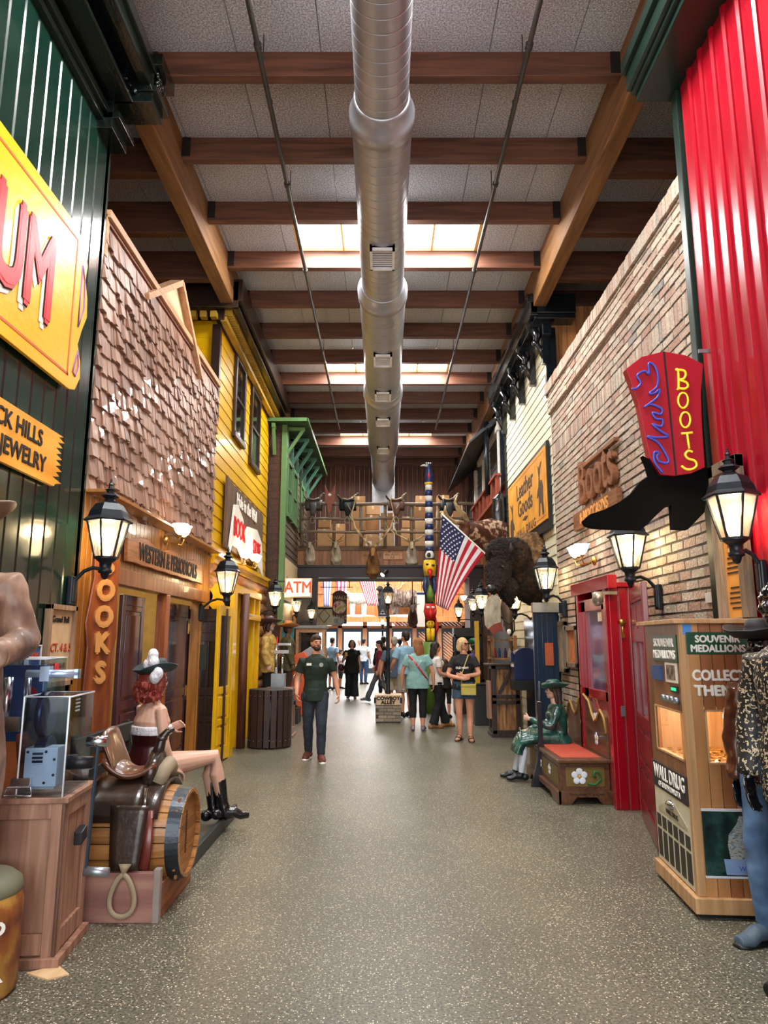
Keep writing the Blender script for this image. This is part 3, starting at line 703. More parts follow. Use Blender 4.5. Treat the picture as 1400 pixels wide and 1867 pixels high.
# doors: frame-and-panel leaf builder (local X across, Z up, thin along Y)
def leaf(mat, w_, h_, gl=None, glz=(1.0, 1.75), panels=((.15, .42), (.5, .85)), cols=2, th=.045, top=None):
    m = MB(); s = .09
    m.bx(0, s, -th/2, th/2, 0, h_); m.bx(w_-s, w_, -th/2, th/2, 0, h_); m.bx(s, w_-s, -th/2, th/2, h_-.11, h_); m.bx(s, w_-s, -th/2, th/2, 0, .16)
    zs = sorted([0.16]+[p for p in panels for p in p]+([glz[0], glz[1]] if gl else [])+([top[0], top[1]] if top else [])+[h_-.11])
    open_ = list(panels)+([top] if top else []); g = []
    for a, b_ in open_:
        m.bx(s, w_-s, -th/2+.014, th/2-.014, a, b_)
        cw = (w_-2*s)/cols
        for k in range(cols): m.bx(s+cw*k+.035, s+cw*(k+1)-.035, -th/2+.002, th/2-.002, a+.04, b_-.04)
        for k in range(1, cols): m.bx(s+cw*k-.02, s+cw*k+.02, -th/2, th/2, a, b_)
    ivs = sorted(open_+([glz] if gl else [])); z = .16
    for a, b_ in ivs+[(h_-.11, h_)]:
        if a > z: m.bx(s, w_-s, -th/2, th/2, z, a)
        z = b_
    if gl:
        for k in range(1, cols): m.bx(s+(w_-2*s)*k/cols-.015, s+(w_-2*s)*k/cols+.015, -th/2+.004, th/2-.004, *glz)
        g = MB().bx(s, w_-s, -.004, .004, *glz)
    return m, g
di = [1]
def door(mat, gl, loc, rz, *a, label=None, **k):
    di[0] += 1; m, g = leaf(mat, *a, gl=gl, **k)
    o = m.build('door_%d' % di[0], mat, keep=True, bev=.004); o.location = loc; o.rotation_euler = (0, 0, rz); struct(o, label)
    if g: g.build('pane', gl, o)
    return o
BRND = M('2f1c14', .3, coat=.4, var=.25, sc=3, stretch=(1, 1, .2), name='brown_gloss_paint'); PUR = M('3a2230', .18, coat=.7, var=.2, sc=3, name='plum_sheen_gloss')  # plum tone puts the leaves' purple-blue reflection into their colour
DG = M('241c18', .06, coat=.6, name='dark_door_glass', trans=0)
door(BRND, DG, (-2.79, 10.28, .02), 0, .56, 2.08, label='brown panelled door leaf standing open beside the yellow door', glz=(.98, 1.62), panels=((.2, .52), (.58, .88)), top=(1.74, 1.9))
o = door(PUR, None, (-2.79, 9.02, .02), PI/2, 1.2, 2.12, label='glossy brown folded door leaf, coloured with a plum reflection, along the book shop wall', panels=((.2, .9), (1.0, 1.95)), cols=1)
q = MB()
for z in (.95, 1.8): q.bx(1.17, 1.2, -.03, -.022, z-.07, z+.07)
q.build('hinge', BRASS, o)
o = door(PUR, None, (-2.8, 7.62, .02), PI/2, .7, 2.12, label='glossy door leaf, coloured with a plum reflection, standing open in the doorway', panels=((.2, .9), (1.0, 1.95)), cols=1)
q = MB(); q.bx(-2.81, -2.77, 10.22, 10.24, .84, 1.02); q.bx(-2.76, -2.72, 10.22, 10.25, .84, 1.02); q.bx(-2.81, -2.77, 10.22, 10.24, 1.78, 1.96); q.bx(-2.76, -2.72, 10.22, 10.25, 1.78, 1.96)
trim(q, BRASS, 0, 'brass hinges of the brown folding door')
sg = MB().bx(-2.62, -2.5, 10.225, 10.245, 1.25, 1.6); tag(sg.build('notice', M('2f352c', .6, name='notice_green')), 'dark green notice sheet taped inside the brown door glass', 'notice')
# doorbell-like round door closers
# yellow ground floor: log wall with projecting yellow door frames
w = MB()
for k in range(13): w.cyl((-2.66, 10.62, .1+.22*k), (-2.66, 15.6, .1+.22*k), .115, n=14)
w.bx(-2.8, -2.68, 10.6, 15.6, 0, 2.9); lg = struct(w.build('wall_log_left', LOG, keep=True))
trim(MB().bx(-2.6, -2.48, 10.6, 15.6, 2.9, 2.97).bx(-2.6, -2.53, 10.6, 15.6, 2.8, 2.9), P_YEL, .005, 'yellow ledge board between the logs and the yellow wall')
w = MB(); w.bx(-2.6, -2.28, 10.62, 10.72, 0, 2.42); w.bx(-2.34, -2.22, 10.62, 10.86, 0, 2.5); w.bx(-2.6, -2.26, 10.7, 13.2, 2.38, 2.5)
w.bx(-2.6, -2.28, 11.62, 11.74, 0, 2.38); w.bx(-2.6, -2.3, 12.7, 12.82, 0, 2.38); w.bx(-2.56, -2.5, 10.86, 11.62, 0, .9); w.bx(-2.34, -2.26, 11.62, 13.2, 2.0, 2.1)
w.bx(-2.6, -2.28, 13.1, 13.2, 0, 2.42)
yf = trim(w, P_YEL, .006, 'projecting yellow door and window frames on the log wall')
MB().bx(-2.5, -2.49, 11.74, 12.7, 2.1, 2.38).bx(-2.5, -2.49, 11.74, 12.7, .95, 2.0).build('pane', M('6b6a58', .08, coat=.5, var=.4, sc=20, name='reflective_glass'), yf)
door(P_YEL, DG, (-2.31, 9.98, .02), math.radians(84), .62, 2.12, label='yellow panelled door leaf standing open toward the aisle', glz=(1.0, 1.98), panels=((.18, .48), (.56, .9)), cols=1)
q = MB().bx(-2.24, -2.2, 10.1, 10.12, .9, 1.3)
w = MB().cyl((-2.24, 11.55, 0), (-2.24, 11.55, 2.4), .07, n=12); trim(w, WOOD('6a3a22', '3a1c10', 'Z', .5, name='peeled_log'), 0, 'dark peeled log post beside the yellow frame')
# house sign boards etc. on the left green house ground floor
w = MB(); w.bx(-2.28, -2.22, 15.9, 18.2, 2.55, 3.5)
s_ = tag(w.build('sign_board', M('cbb48c', .7, name='tan_board')), 'tan sign board with dark brands under the green house windows', 'sign')
pf = s_.location
for i, (y, h) in enumerate(((16.3, .35), (16.75, .25), (17.1, .3), (17.5, .28))): TXT('JFYL'[i], h, INK, s_, fr((.035, y-pf.y, .42-.05*i), *LW), .003, .004)
w = MB(); vboards(w, -2.27, 1, 15.7, 18.4, 0, 2.5, .15); struct(w.build('wall_ground_left', HON, keep=True))
w = MB(); TEAL = M('1f7f83', .35, name='teal_paint')
for y in (15.9, 16.25, 16.9, 17.25): w.bx(-2.26, -2.16, y, y+.1, 0, 2.05)
w.bx(-2.26, -2.16, 15.9, 17.35, 1.98, 2.1); tr = trim(w, TEAL, .005, 'teal painted shop window frame under the house sign')
MB().bx(-2.22, -2.21, 15.95, 17.3, .5, 1.98).build('pane', DG, tr)
# right: red door surround projecting from the brick
w = MB(); w.bx(2.33, 2.63, 7.46, 7.52, 0, 2.2)
for i in range(3): w.bx(2.34+.1*i, 2.425+.1*i, 7.435, 7.47, 0, 2.2)
w.bx(2.3, 2.36, 7.44, 7.52, 0, 2.2); w.bx(2.3, 2.4, 8.5, 8.62, 0, 2.2); w.bx(2.3, 2.63, 8.56, 8.62, 0, 2.2)
bar(w, (2.34, 7.3, 2.25), (2.34, 8.75, 2.25), .14, .1, (1, 0, 0)); w.bx(2.3, 2.63, 7.4, 8.62, 2.2, 2.25)
rs = trim(w, M('8e0618', .22, coat=.5, var=.15, sc=4, stretch=(1, 1, .2), name='crimson_gloss_paint'), .006, 'crimson painted door surround projecting from the brick wall')
CRIM = D.materials['crimson_gloss_paint']; MAR = M('6a0c12', .3, coat=.3, name='maroon_door_paint')
w = MB().bx(2.36, 2.38, 7.52, 8.5, 0, 1.02).bx(2.34, 2.4, 7.52, 7.72, 0, 2.1).bx(2.34, 2.4, 8.35, 8.5, 0, 2.1).bx(2.34, 2.4, 7.52, 8.5, 1.02, 1.12).bx(2.34, 2.4, 7.52, 8.5, 1.98, 2.12)
o = struct(w.build('door_%d' % (di[0]+1), CRIM, keep=True, bev=.004), 'crimson door with a window in the brick wall'); di[0] += 1
MB().bx(2.37, 2.38, 7.72, 8.35, 1.12, 1.98).build('pane', M('6a4a6a', .08, coat=.6, var=.4, sc=5, name='red_shop_glass'), o)
MB().bx(2.352, 2.36, 7.76, 7.9, 1.86, 1.96).build('sticker', PAPER, o)
dz = math.atan2(5.95-6.98, 2.17-2.42)
o = door(MAR, M('8d8a94', .08, coat=.5, var=.4, sc=4, name='door_glass_bright'), (2.44, 7.05, .02), dz, 1.12, 2.12, label='maroon panelled door leaf swung open beside the souvenir cabinet', glz=(.98, 1.62), panels=((.18, .5), (.56, .86)), top=(1.74, 1.98))
CAN = M('a8a090', .3, .7, name='nickel_can')
def floodlamp(loc, lab):
    t = thing('security_lamp', lab, 'lamp', loc)
    MB().cyl((0, 0, 0), (0, 0, -.1), .055, n=16).ball((0, 0, -.1), (.05, .05, .04), 12).build('lamp_can', CAN, t)
    MB().bx(-.03, .2, -.012, .012, -.02, .01).build('mount_arm', CAN, t)
floodlamp((2.2, 7.35, 2.14), 'round metal lamp on the crimson door header')
floodlamp(tuple(at(444, 1122, X=-2.28)), 'round metal lamp on the yellow door frame')
floodlamp(tuple(at(982, 1105, X=2.5)), 'round metal lamp over the dark blue doors')
q = MB(); q.tube([(2.46, 7.425, 1.7), (2.46, 7.425, 1.8)], .012, 8); q.lathe([(.035, -.008), (.035, .008)], (2.46, 7.42, 1.84), 14, ax='Y'); q.bx(2.445, 2.475, 7.41, 7.43, 1.68, 1.72)
tag(q.build('brass_key', BRASS), 'brass ornamental key hanging on the crimson door panel', 'key')
q = MB().bx(2.4, 2.44, 7.42, 7.44, .9, 1.0); tag(q.build('lock_plate', STEEL), 'small steel lock plate on the crimson door panel', 'lock')
# right: dark blue doors of the cream house
BLU = M('0f2438', .3, coat=.4, var=.3, sc=3, stretch=(1, 1, .2), name='navy_gloss_paint')
w = MB(); vboards(w, 2.56, -1, 10.74, 11.5, .02, 2.05, .1, th=.03); w.bx(2.52, 2.6, 10.7, 10.78, 0, 2.1); w.bx(2.52, 2.6, 11.45, 11.53, 0, 2.1)
o = struct(w.build('door_%d' % (di[0]+1), BLU, keep=True), 'navy board door in the cream clapboard wall, the nearer'); di[0] += 1
w = MB(); vboards(w, 2.4, -1, 9.95, 10.6, .02, 2.05, .1, th=.03); w.bx(2.4, 2.43, 9.95, 10.6, 0, 2.05)
w = MB(); vboards(w, 2.56, -1, 12.2, 13.0, .02, 2.05, .1, th=.03); w.bx(2.52, 2.6, 12.14, 12.22, 0, 2.1)
o = struct(w.build('door_%d' % (di[0]+1), BLU, keep=True), 'navy board door in the cream clapboard wall, the farther'); di[0] += 1
q = MB(); q.bx(2.18, 2.23, 10.5, 10.56, 0, 2.15)
for i in range(4): q.bx(2.23+.075*i, 2.3+.075*i, 10.49, 10.53, 0, 2.1)
q.bx(2.17, 2.62, 10.47, 10.56, 2.05, 2.2)
q2 = struct(q.build('door_%d' % (di[0]+1), BLU, keep=True), 'navy board door leaf standing open toward the camera'); di[0] += 1
MB().bx(2.17, 2.55, 10.44, 10.475, 2.06, 2.2).build('header', GREY, q2); MB().bx(2.33, 2.45, 10.47, 10.485, 1.3, 1.62).build('notice', M('a8502c', .7, name='orange_notice'), q2)

# ================================================================== SIGNS
SGY = M('f0b414', .35, coat=.5, var=.05, sc=2, bump=.2, bsc=14, name='sign_yellow'); RDP = M('cc1a24', .4, var=.05, name='sign_red'); WHP = M('e8e4da', .5, var=.03, name='sign_white'); ORP = M('c4591a', .5, name='sign_orange_line')
sgn = thing('emporium_sign', 'large yellow sign with big red white-shadowed letters on the green wall', 'sign', (-2.56, 4.0, 4.3))
def Y4(y): return y-4.0
poly = [(2.0-4, -.66), (Y4(5.44), -.66), (Y4(5.54), -.63), (Y4(5.62), -.5), (Y4(5.6), -.36), (Y4(5.53), -.24), (Y4(5.58), -.1), (Y4(5.66), .06), (Y4(5.64), .22), (Y4(5.58), .36), (Y4(5.6), .5), (Y4(5.5), .62), (Y4(5.36), .72), (2.0-4, .74)]
MB().prism(poly, 0, .03, 'YZ').build('sign_panel', SGY, sgn, bev=.004)
q = MB(); q.bx(.028, .033, -2, Y4(5.4), -.56, -.54); q.bx(.028, .033, -2, Y4(5.36), .6, .62); q.bx(.028, .033, Y4(5.37), Y4(5.39), -.56, .62)
q.build('border_line', ORP, sgn)
q = MB()
for pts in ([(5.47, -.5), (5.53, -.3), (5.56, -.42), (5.52, -.52)], [(5.5, -.1), (5.58, .1), (5.56, .34), (5.5, .45)]):
    q.tube([(.032, Y4(a), b_) for a, b_ in pts], .008, 6, closed=True)
q.build('scroll_ornament', M('8a5aa0', .5, name='mauve_paint'), sgn)
for k, (mt, dx, off) in enumerate(((WHP, (.036, -.04, -.05), .03), (INK, (.042, 0, 0), .034), (RDP, (.048, 0, 0), .026))):
    o = TXT('EMPORIUM', .92, mt, sgn, fr((dx[0], Y4(5.02)+dx[1], -.02+dx[2]), *LW), .002, off, .62, 'RIGHT')
    q = MB()
    if k == 2:
        for y in (4.86, 5.0, 5.14, 5.28): pass
jw = thing('jewelry_sign', 'orange jagged-edged jewelry sign on the green wall', 'sign', (-2.57, 4.6, 3.02))
poly = [(-1.3, -.2), (.74, -.2)]
rnd = random.Random(2)
for i in range(9): poly += [(.70+.07*rnd.random(), -.2+.42*(i+.5)/9), (.82+.05*rnd.random(), -.2+.42*(i+1)/9)]
poly += [(-1.3, .22)]
MB().prism(poly, 0, .03, 'YZ').build('sign_panel', M('e8981c', .45, c2='f0b040', sc=6, stretch=(1, .3, 1), name='orange_board'), jw, bev=.003)
TXT('BLACK HILLS', .17, INK, jw, fr((.034, .5, .1), *LW), .003, .003, .95, 'RIGHT'); TXT('GOLD JEWELRY', .17, INK, jw, fr((.034, .58, -.08), *LW), .003, .003, .95, 'RIGHT')
# WESTERN & PERIODICALS board
wp = thing('periodicals_sign', 'rough-edged wooden sign reading WESTERN & PERIODICALS over the bookshop door', 'sign', (-2.56, 8.3, 2.55))
poly = [(-1.35, -.13)]+[(-1.35+2.9*i/12, -.13+.01*(i % 2)) for i in range(1, 12)]+[(1.6, -.13), (1.55, .0), (1.5, .1)]+[(1.4-2.7*i/10, .13+.035*math.sin(i*1.7)) for i in range(11)]+[(-1.37, .1)]
MB().prism(poly, 0, .04, 'YZ').build('sign_panel', WOOD('b8794a', '8a5228', 'Y', .5, name='sign_wood'), wp, bev=.006)
TXT('WESTERN & PERIODICALS', .25, INK, wp, fr((.044, .1, 0), *LW), .004, .006, .78)
# BOOKS vertical board
a_ = .75
bs = thing('books_sign', 'tall live-edge wooden board with raised letters BOOKS', 'sign', (-2.5, 6.35, .9), a_)
poly = [(-.11, -.2), (.1, -.2), (.12, .3), (.1, .62), (.14, .8), (.12, 1.1), (.13, 1.75), (-.12, 1.75), (-.1, 1.3), (-.13, 1.05), (-.15, .9), (-.12, .7), (-.13, .3)]
MB().prism(poly, -.03, .02, 'XZ').build('sign_panel', RPI, bs, bev=.01)
LET = M('c98e4e', .45, name='carved_letter_wood')
zz = [at(192, y, Y=6.3).z-.9 for y in (1030, 1078, 1126, 1174, 1228)]
for c_, z in zip('BOOKS', zz): TXT(c_, .24, LET, bs, fr((0, -.05, z), *FW), .018, .012, .8)
# book store sign
hb = thing('book_store_sign', 'weathered board with an open-book sign reading BOOK STORE on the yellow wall', 'sign', (-2.56, 12.9, 3.1))
y0, y1 = at(408, 950, X=-2.56).y-12.9, at(475, 990, X=-2.56).y-12.9
poly = [(y0, .02), (y1, -.02), (y1, 1.1)]+[(y1-(y1-y0)*i/14, 1.12+.03*(i % 2)) for i in range(1, 14)]+[(y0, 1.18)]
MB().prism(poly, 0, .04, 'YZ').build('back_board', WOOD('6f5238', '4a3422', 'Z', .75, name='weathered_sign_wood'), hb)
poly = [(y0+.08, -.1), (y0+.3, .08), (y0+.8, .1), (y0+1.15, -.02), (y0+1.3, -.14), (y0+1.4, -.02), (y0+1.9, .06), (y1-.5, -.05), (y1-.1, -.2), (y1-.35, .5), (y1-.9, .68), (y0+1.6, .6), (y0+1.35, .45), (y0+1.1, .66), (y0+.65, .82), (y0+.4, .78)]
MB().prism(poly, .05, .09, 'YZ').build('open_book', WHP, hb, bev=.008)
TXT('BOOK', .46, RDP, hb, fr((.1, y0+.8, .4), *LW), .004, .005, .75); TXT('STORE', .4, RDP, hb, fr((.1, y1-.95, .28), *LW), .004, .004, .66)
TXT('Hole in the Wall', .3, WHP, hb, fr((.06, (y0+y1)/2-.1, .92), *LW), .004, .006, .95)
# ATM
am = thing('atm_sign', 'white box sign with orange letters ATM over the aisle', 'sign', tuple(at(544, 1072, Y=14.8)))
MB().bx(-.28, .28, -.05, .05, -.2, .2).build('sign_box', M('d9c29a', .5, name='tan_frame'), am, bev=.01); MB().bx(-.255, .255, -.06, -.05, -.175, .175).build('sign_face', M('dfe6e4', .5, emit=.25, var=.02, name='sign_face_white'), am)
TXT('ATM', .33, M('e8501a', .5, emit=.15, var=.02, name='sign_orange'), am, fr((0, -.064, 0), *FW), .003, .004, .84)
MB().bx(-.62, -.28, -.02, .02, .12, .15).build('mount_arm', IRON, am)
# boot sign
BY = 5.3
def bp(px, py): p = at(px, py, Y=BY); return (p.x, p.z)
o0 = at(1215, 800, Y=BY); bt = thing('boot_sign', 'big red and black cowboy boot sign reading BOOTS beside the red wall', 'sign', tuple(o0))
def loc_(pts): return [(bp(*p)[0]-o0.x, bp(*p)[1]-o0.z) for p in pts]
sh = [(1137, 677), (1165, 655), (1205, 645), (1245, 652), (1277, 668), (1273, 720), (1275, 780), (1280, 855), (1255, 866), (1225, 870), (1200, 868), (1188, 850), (1180, 837), (1172, 800), (1160, 740), (1146, 700)]
MB().prism(loc_(sh), -.05, .03, 'XZ').build('boot_shaft', M('9c061e', .45, emit=0, var=.04, name='boot_red'), bt, bev=.004)
ft = [(1170, 832), (1178, 850), (1183, 868), (1165, 880), (1150, 900), (1130, 915), (1100, 930), (1075, 938), (1062, 950), (1066, 958), (1080, 963), (1110, 965), (1168, 966), (1180, 955), (1195, 940), (1210, 926), (1222, 922), (1225, 965), (1252, 966), (1282, 935), (1290, 880), (1286, 840), (1281, 780), (1277, 700), (1268, 700), (1262, 830), (1240, 850), (1200, 850)]
MB().prism(loc_(ft), -.02, .04, 'XZ').build('boot_foot', M('040405', .85, var=.1, spec=.1, name='boot_black'), bt)
MB().prism(loc_([(1204, 646), (1207, 646), (1229, 869), (1226, 869)]), -.054, -.05, 'XZ').build('center_seam', BLACK, bt)
NB = M('3c4aa8', .3, emit=.12, var=.02, name='neon_blue'); NY = M('e0cc30', .3, emit=.3, var=.02, name='neon_yellow')
flame = [(1147, 714), (1155, 713), (1163, 703), (1156, 690), (1170, 682), (1178, 688), (1177, 668), (1187, 672), (1194, 690), (1192, 710), (1178, 722), (1188, 722), (1197, 715), (1192, 730), (1168, 748), (1180, 742), (1200, 750), (1199, 760), (1184, 757), (1190, 768), (1202, 770), (1200, 782), (1184, 778), (1198, 790), (1212, 800), (1190, 802), (1174, 800), (1195, 812), (1212, 840), (1210, 848), (1196, 845), (1192, 836), (1196, 830), (1188, 828), (1186, 838), (1190, 850), (1203, 866)]
q = MB(); q.tube([(x, -.062, z) for x, z in CR(loc_(flame))], .009, 6); q.build('neon_flame', NB, bt)
q = MB(); L1 = lambda pts: q.tube([(x, -.064, z) for x, z in CR(loc_(pts), 3)], .009, 6)
L1([(1228, 714), (1231, 712), (1230, 681), (1226, 680), (1240, 681), (1244, 688), (1240, 696), (1232, 698), (1244, 702), (1248, 709), (1242, 714), (1231, 713)])
for cx, cy in ((1239, 735), (1243, 770)): q.tube([(x, -.064, z) for x, z in loc_([(cx+9*math.cos(t), cy+14*math.sin(t)) for t in [2*PI*i/14 for i in range(14)]])], .008, 6, closed=True)
L1([(1236, 795), (1256, 793)]); L1([(1246, 794), (1250, 822)])
L1([(1256, 828), (1248, 826), (1243, 833), (1248, 840), (1260, 844), (1263, 853), (1255, 859), (1244, 859), (1236, 853)])
q.build('neon_letters', NY, bt)
MB().bx(.28, .62, -.06, -.045, .68, .71).build('wall_bracket', STEEL, bt); MB().bx(.3, .64, -.03, .05, -.34, -.31).build('wall_bracket', STEEL, bt)
# Boots sign on the brick
bb = thing('carved_boots_sign', 'carved wooden Boots sign with a small plaque on the brick wall', 'sign', (2.56, 8.35, 3.2))
CV = WOOD('8f5c3a', '64391f', 'Y', .5, name='carved_wood')
TXT('Boots', .78, CV, bb, fr((0, 0, .42), *RW), .035, .008, .78)
MB().bx(-.03, .03, -.78, 1.0, -.12, .1).bx(-.03, .03, -.8, .7, .62, .66).build('plaque', CV, bb)
TXT('& MOCCASINS', .2, LET, bb, fr((-.034, .1, -.01), *RW), .006, .004, .9)
# Leather goods sign
yA, yB = at(1000, 900, X=2.56).y, at(931, 940, X=2.56).y
z0, z1 = at(1002, 945, X=2.56).z, at(1000, 808, X=2.56).z
lgd = thing('leather_goods_sign', 'ochre sign reading Leather Goods with dark bucking horses on the cream wall', 'sign', (2.56, (yA+yB)/2, (z0+z1)/2)); H2, W2 = (z1-z0)/2, (yB-yA)/2
MB().bx(-.02, .03, -W2-.06, W2+.06, -H2-.16, H2+.07).build('back_board', BLACK, lgd)
MB().bx(-.04, -.02, -W2, W2, -H2, H2).build('sign_panel', M('d8921e', .55, c2='e8a840', sc=3, name='ochre_sign'), lgd)
q = MB()
for a, b_, c_, d_ in ((-W2+.06, W2-.06, H2-.07, H2-.06), (-W2+.06, W2-.06, -H2+.06, -H2+.07), (-W2+.06, -W2+.07, -H2+.06, H2-.06), (W2-.07, W2-.06, -H2+.06, H2-.06)): q.bx(-.043, -.04, a, b_, c_, d_)
q.build('border_line', ORP, lgd)
SIG = M('4a3a2c', .7, name='sign_brown')
TXT('Leather', .42, SIG, lgd, fr((-.042, 0, .28), *RW), .003, .008, 1.15); TXT('Goods', .42, SIG, lgd, fr((-.042, 0, -.06), *RW), .003, .008, 1.15)
TXT('WALL DRUG', .2, SIG, lgd, fr((-.042, 0, -.5), *RW), .003, .003, 1.35, sp=1.15)
HORSE = [(-.2, -.42), (-.16, -.2), (-.19, .02), (-.12, .14), (-.05, .16), (.0, .1), (.02, .22), (-.04, .36), (-.14, .46), (-.08, .46), (.03, .38), (.1, .44), (.1, .36), (.07, .24), (.1, .08), (.17, .02), (.22, -.1), (.17, -.1), (.12, -.04), (.1, -.2), (.14, -.42), (.09, -.44), (.03, -.22), (-.05, -.24), (-.1, -.44), (-.14, -.46), (-.1, -.2), (-.15, -.44)]
q = MB(); q.prism([(-W2+.38+p[0]*1.1, p[1]*.95-.05) for p in HORSE], -.046, -.04, 'YZ'); q.prism([(W2-.38-p[0]*1.1, p[1]*.95-.25) for p in HORSE], -.046, -.04, 'YZ'); q.prism([(-.25, -.29), (0, -.25), (.25, -.29), (0, -.33)], -.046, -.04, 'YZ')
q.build('horse_silhouette', SIG, lgd)
# posters
def poster(name, lab, s, y0, y1, z0, z1, fm, face, txts=(), d=.05, X=None, fw=.04):
    X = X if X is not None else s*-2.59; yc, zc = (y0+y1)/2, (z0+z1)/2; t = thing(name, lab, 'poster', (X, yc, zc)); a, b_ = sorted((0, s*d)); hw, hh = (y1-y0)/2, (z1-z0)/2
    q = MB(); q.bx(a, b_, -hw, -hw+fw, -hh, hh); q.bx(a, b_, hw-fw, hw, -hh, hh); q.bx(a, b_, -hw, hw, hh-fw, hh); q.bx(a, b_, -hw, hw, -hh, -hh+fw)
    q.build('frame', fm, t, bev=.003); a, b_ = sorted((0, s*.02)); MB().bx(a, b_, -hw+fw, hw-fw, -hh+fw, hh-fw).build('sheet', face, t)
    for tx, sz, z, m_ in txts: TXT(tx, sz, m_, t, fr((s*.024, 0, z), *(LW if s > 0 else RW)), .002, .001)
    return t
GFR = WOOD('8f7c66', '645444', 'Z', .7, name='grey_frame_wood'); BLP = RAMP([(.3, '15305c'), (.6, '2c5c9a'), (.75, 'a8b8c8')], sc=6, name='blue_poster'); RDI = M('b0452c', .7, name='red_ink')
poster('framed_poster', 'tall wooden framed old playbill on the green wall', 1, 5.47, 5.95, 1.3, 1.93, WOOD('a98a6c', '7f6248', 'Z', .6, name='tan_frame'), M('c2a47c', .8, name='kraft_paper'), [('Grand Ball', .07, .2, INK), ('OCT. 4 & 5', .09, -.02, RDI), ('TONIGHT', .06, -.16, RDI)])
poster('blue_poster', 'blue narrow poster beside the wooden framed playbill', 1, 5.22, 5.42, 1.3, 1.62, WHITE, BLP, [('HERE', .06, .08, RDI)], d=.03, fw=.01)
poster('tall_notice', 'tall grey-framed orange notice on the red wall behind the nearest lantern', -1, 4.86, 5.3, 1.72, 2.95, GFR, M('c98a3c', .8, name='orange_paper'), [], d=.06, X=2.53, fw=.09)
t = [o for o in D.objects if o.name == 'tall_notice'][0]; q = MB(); rnd = random.Random(21)
for z in range(22):
    if z not in (5, 6, 12, 13, 19): q.bx(-.025, -.021, -.1, .06+.05*rnd.random(), -.46+.036*z, -.448+.036*z)
q.build('printed_lines', INK, t); MB().bx(-.025, -.021, -.07, .07, -.02, .02).build('red_heading', RDI, t)
for (xa, xb, ya, yb), lb in (((1012, 1036, 1135, 1222), 'pale framed print on the brick wall, the farther of two'), ((1038, 1058, 1142, 1215), 'framed orange print on the brick wall beside the crimson door')):
    Ya, Yb = at(xb, 1180, X=2.59).y, at(xa, 1180, X=2.59).y
    poster('framed_print', lb, -1, Ya, Yb, at(xa, yb, X=2.59).z, at(xa, ya, X=2.59).z, GFR, M('b86a3a' if xa > 1030 else 'a89c88', .7, var=.3, sc=12, name='print'), d=.06, fw=.06)
q = MB().bx(2.59, 2.6, 5.62, 5.76, 1.95, 2.03); tag(q.build('paper_tag', M('c8c4c0', .8, name='tag_paper')), 'small pale paper tag on the brick wall corner', 'tag')
# ================================================================== LANTERNS, SCONCES, LAMP POST
LGL = GLASS('fff1d0', .1, name='lantern_glass')
_n = LGL.node_tree.nodes; _l = LGL.node_tree.links; _o = [x for x in _n if x.type == 'OUTPUT_MATERIAL'][0]; _m = [x for x in _n if x.type == 'MIX_SHADER'][0]
_t = _n.new('ShaderNodeBsdfTranslucent'); _t.inputs[0].default_value = (1, .93, .78, 1); _x = _n.new('ShaderNodeMixShader'); _x.inputs[0].default_value = .07   # seeded, slightly milky panes
_l.new(_m.outputs[0], _x.inputs[1]); _l.new(_t.outputs[0], _x.inputs[2]); _l.new(_x.outputs[0], _o.inputs[0]); BULB = M('fff2d8', .5, emit=8, var=0, name='bulb_glow'); SHADE = M('fff4e2', .4, emit=5, var=0, name='lit_glass_shade')
def lantern_head(t):
    MB().lathe([(.19, -.012), (.2, 0), (.185, .012), (.165, .03), (.15, .08), (.11, .14), (.045, .17), (.04, .185), (.06, .2), (.075, .21), (.06, .225), (.03, .24), (.035, .255), (.045, .265), (.02, .28), (.014, .3), (.02, .312), (.012, .325), (.004, .36)], n=6, sm=False, a0=PI/6).build('lantern_roof', IRON, t)
    q = MB()
    for k in range(6):
        a = PI/6+k*PI/3; bar(q, (.165*math.cos(a), .165*math.sin(a), -.01), (.09*math.cos(a), .09*math.sin(a), -.31), .014, .014)
    q.lathe([(.095, -.32), (.1, -.3), (.085, -.3), (.085, -.32)], n=6, a0=PI/6, sm=False)
    q.lathe([(.1, -.31), (.075, -.33), (.05, -.35), (.045, -.4), (.055, -.41), (.055, -.43), (.035, -.44), (.03, -.46), (.02, -.48), (.001, -.49)], n=12)
    q.build('lantern_cage', IRON, t)
    MB().lathe([(.158, -.01), (.083, -.305)], n=6, sm=False, a0=PI/6).build('lantern_glass', LGL, t)
    MB().lathe([(.0, -.08), (.02, -.1), (.045, -.16), (.055, -.21), (.045, -.26), (.03, -.29), (.03, -.31)], n=14).build('bulb', BULB, t)
def wall_lantern(name, lab, loc, wx, sc_=1, power=14):
    t = thing(name, lab, 'lantern', loc); t.scale = (sc_,)*3; lantern_head(t); d = (wx-loc[0])/sc_; s = 1 if d > 0 else -1
    q = MB(); q.tube([(0, 0, -.42), (s*.05, 0, -.4), (d*.35, 0, -.39), (d*.6, 0, -.42), (d*.85, 0, -.5), (d-.03*s, 0, -.57)], .016, 10); q.build('scroll_arm', IRON, t)
    a, b_ = sorted((d-.05*s, d)); q = MB(); q.bx(a, b_, -.045, .045, -.7, -.46); q.bx(min(a, b_)-.01, max(a, b_)-.005 if s > 0 else max(a, b_)+.01, -.03, .03, -.68, -.48); q.build('wall_plate', IRON, t, bev=.012)
    light('lantern_light', 'POINT', (loc[0], loc[1], loc[2]-.1*sc_), power*1.2, (1, .84, .62), .05)
    return t
wall_lantern('wall_lantern', 'nearest black wall lantern on the left, at the end of the green wall', at(198, 950, Y=5.85), -2.59, power=20)
wall_lantern('wall_lantern', 'nearest black wall lantern on the right, in front of the tall framed notice', at(1333, 905, Y=4.75), 2.55, .95, power=16)
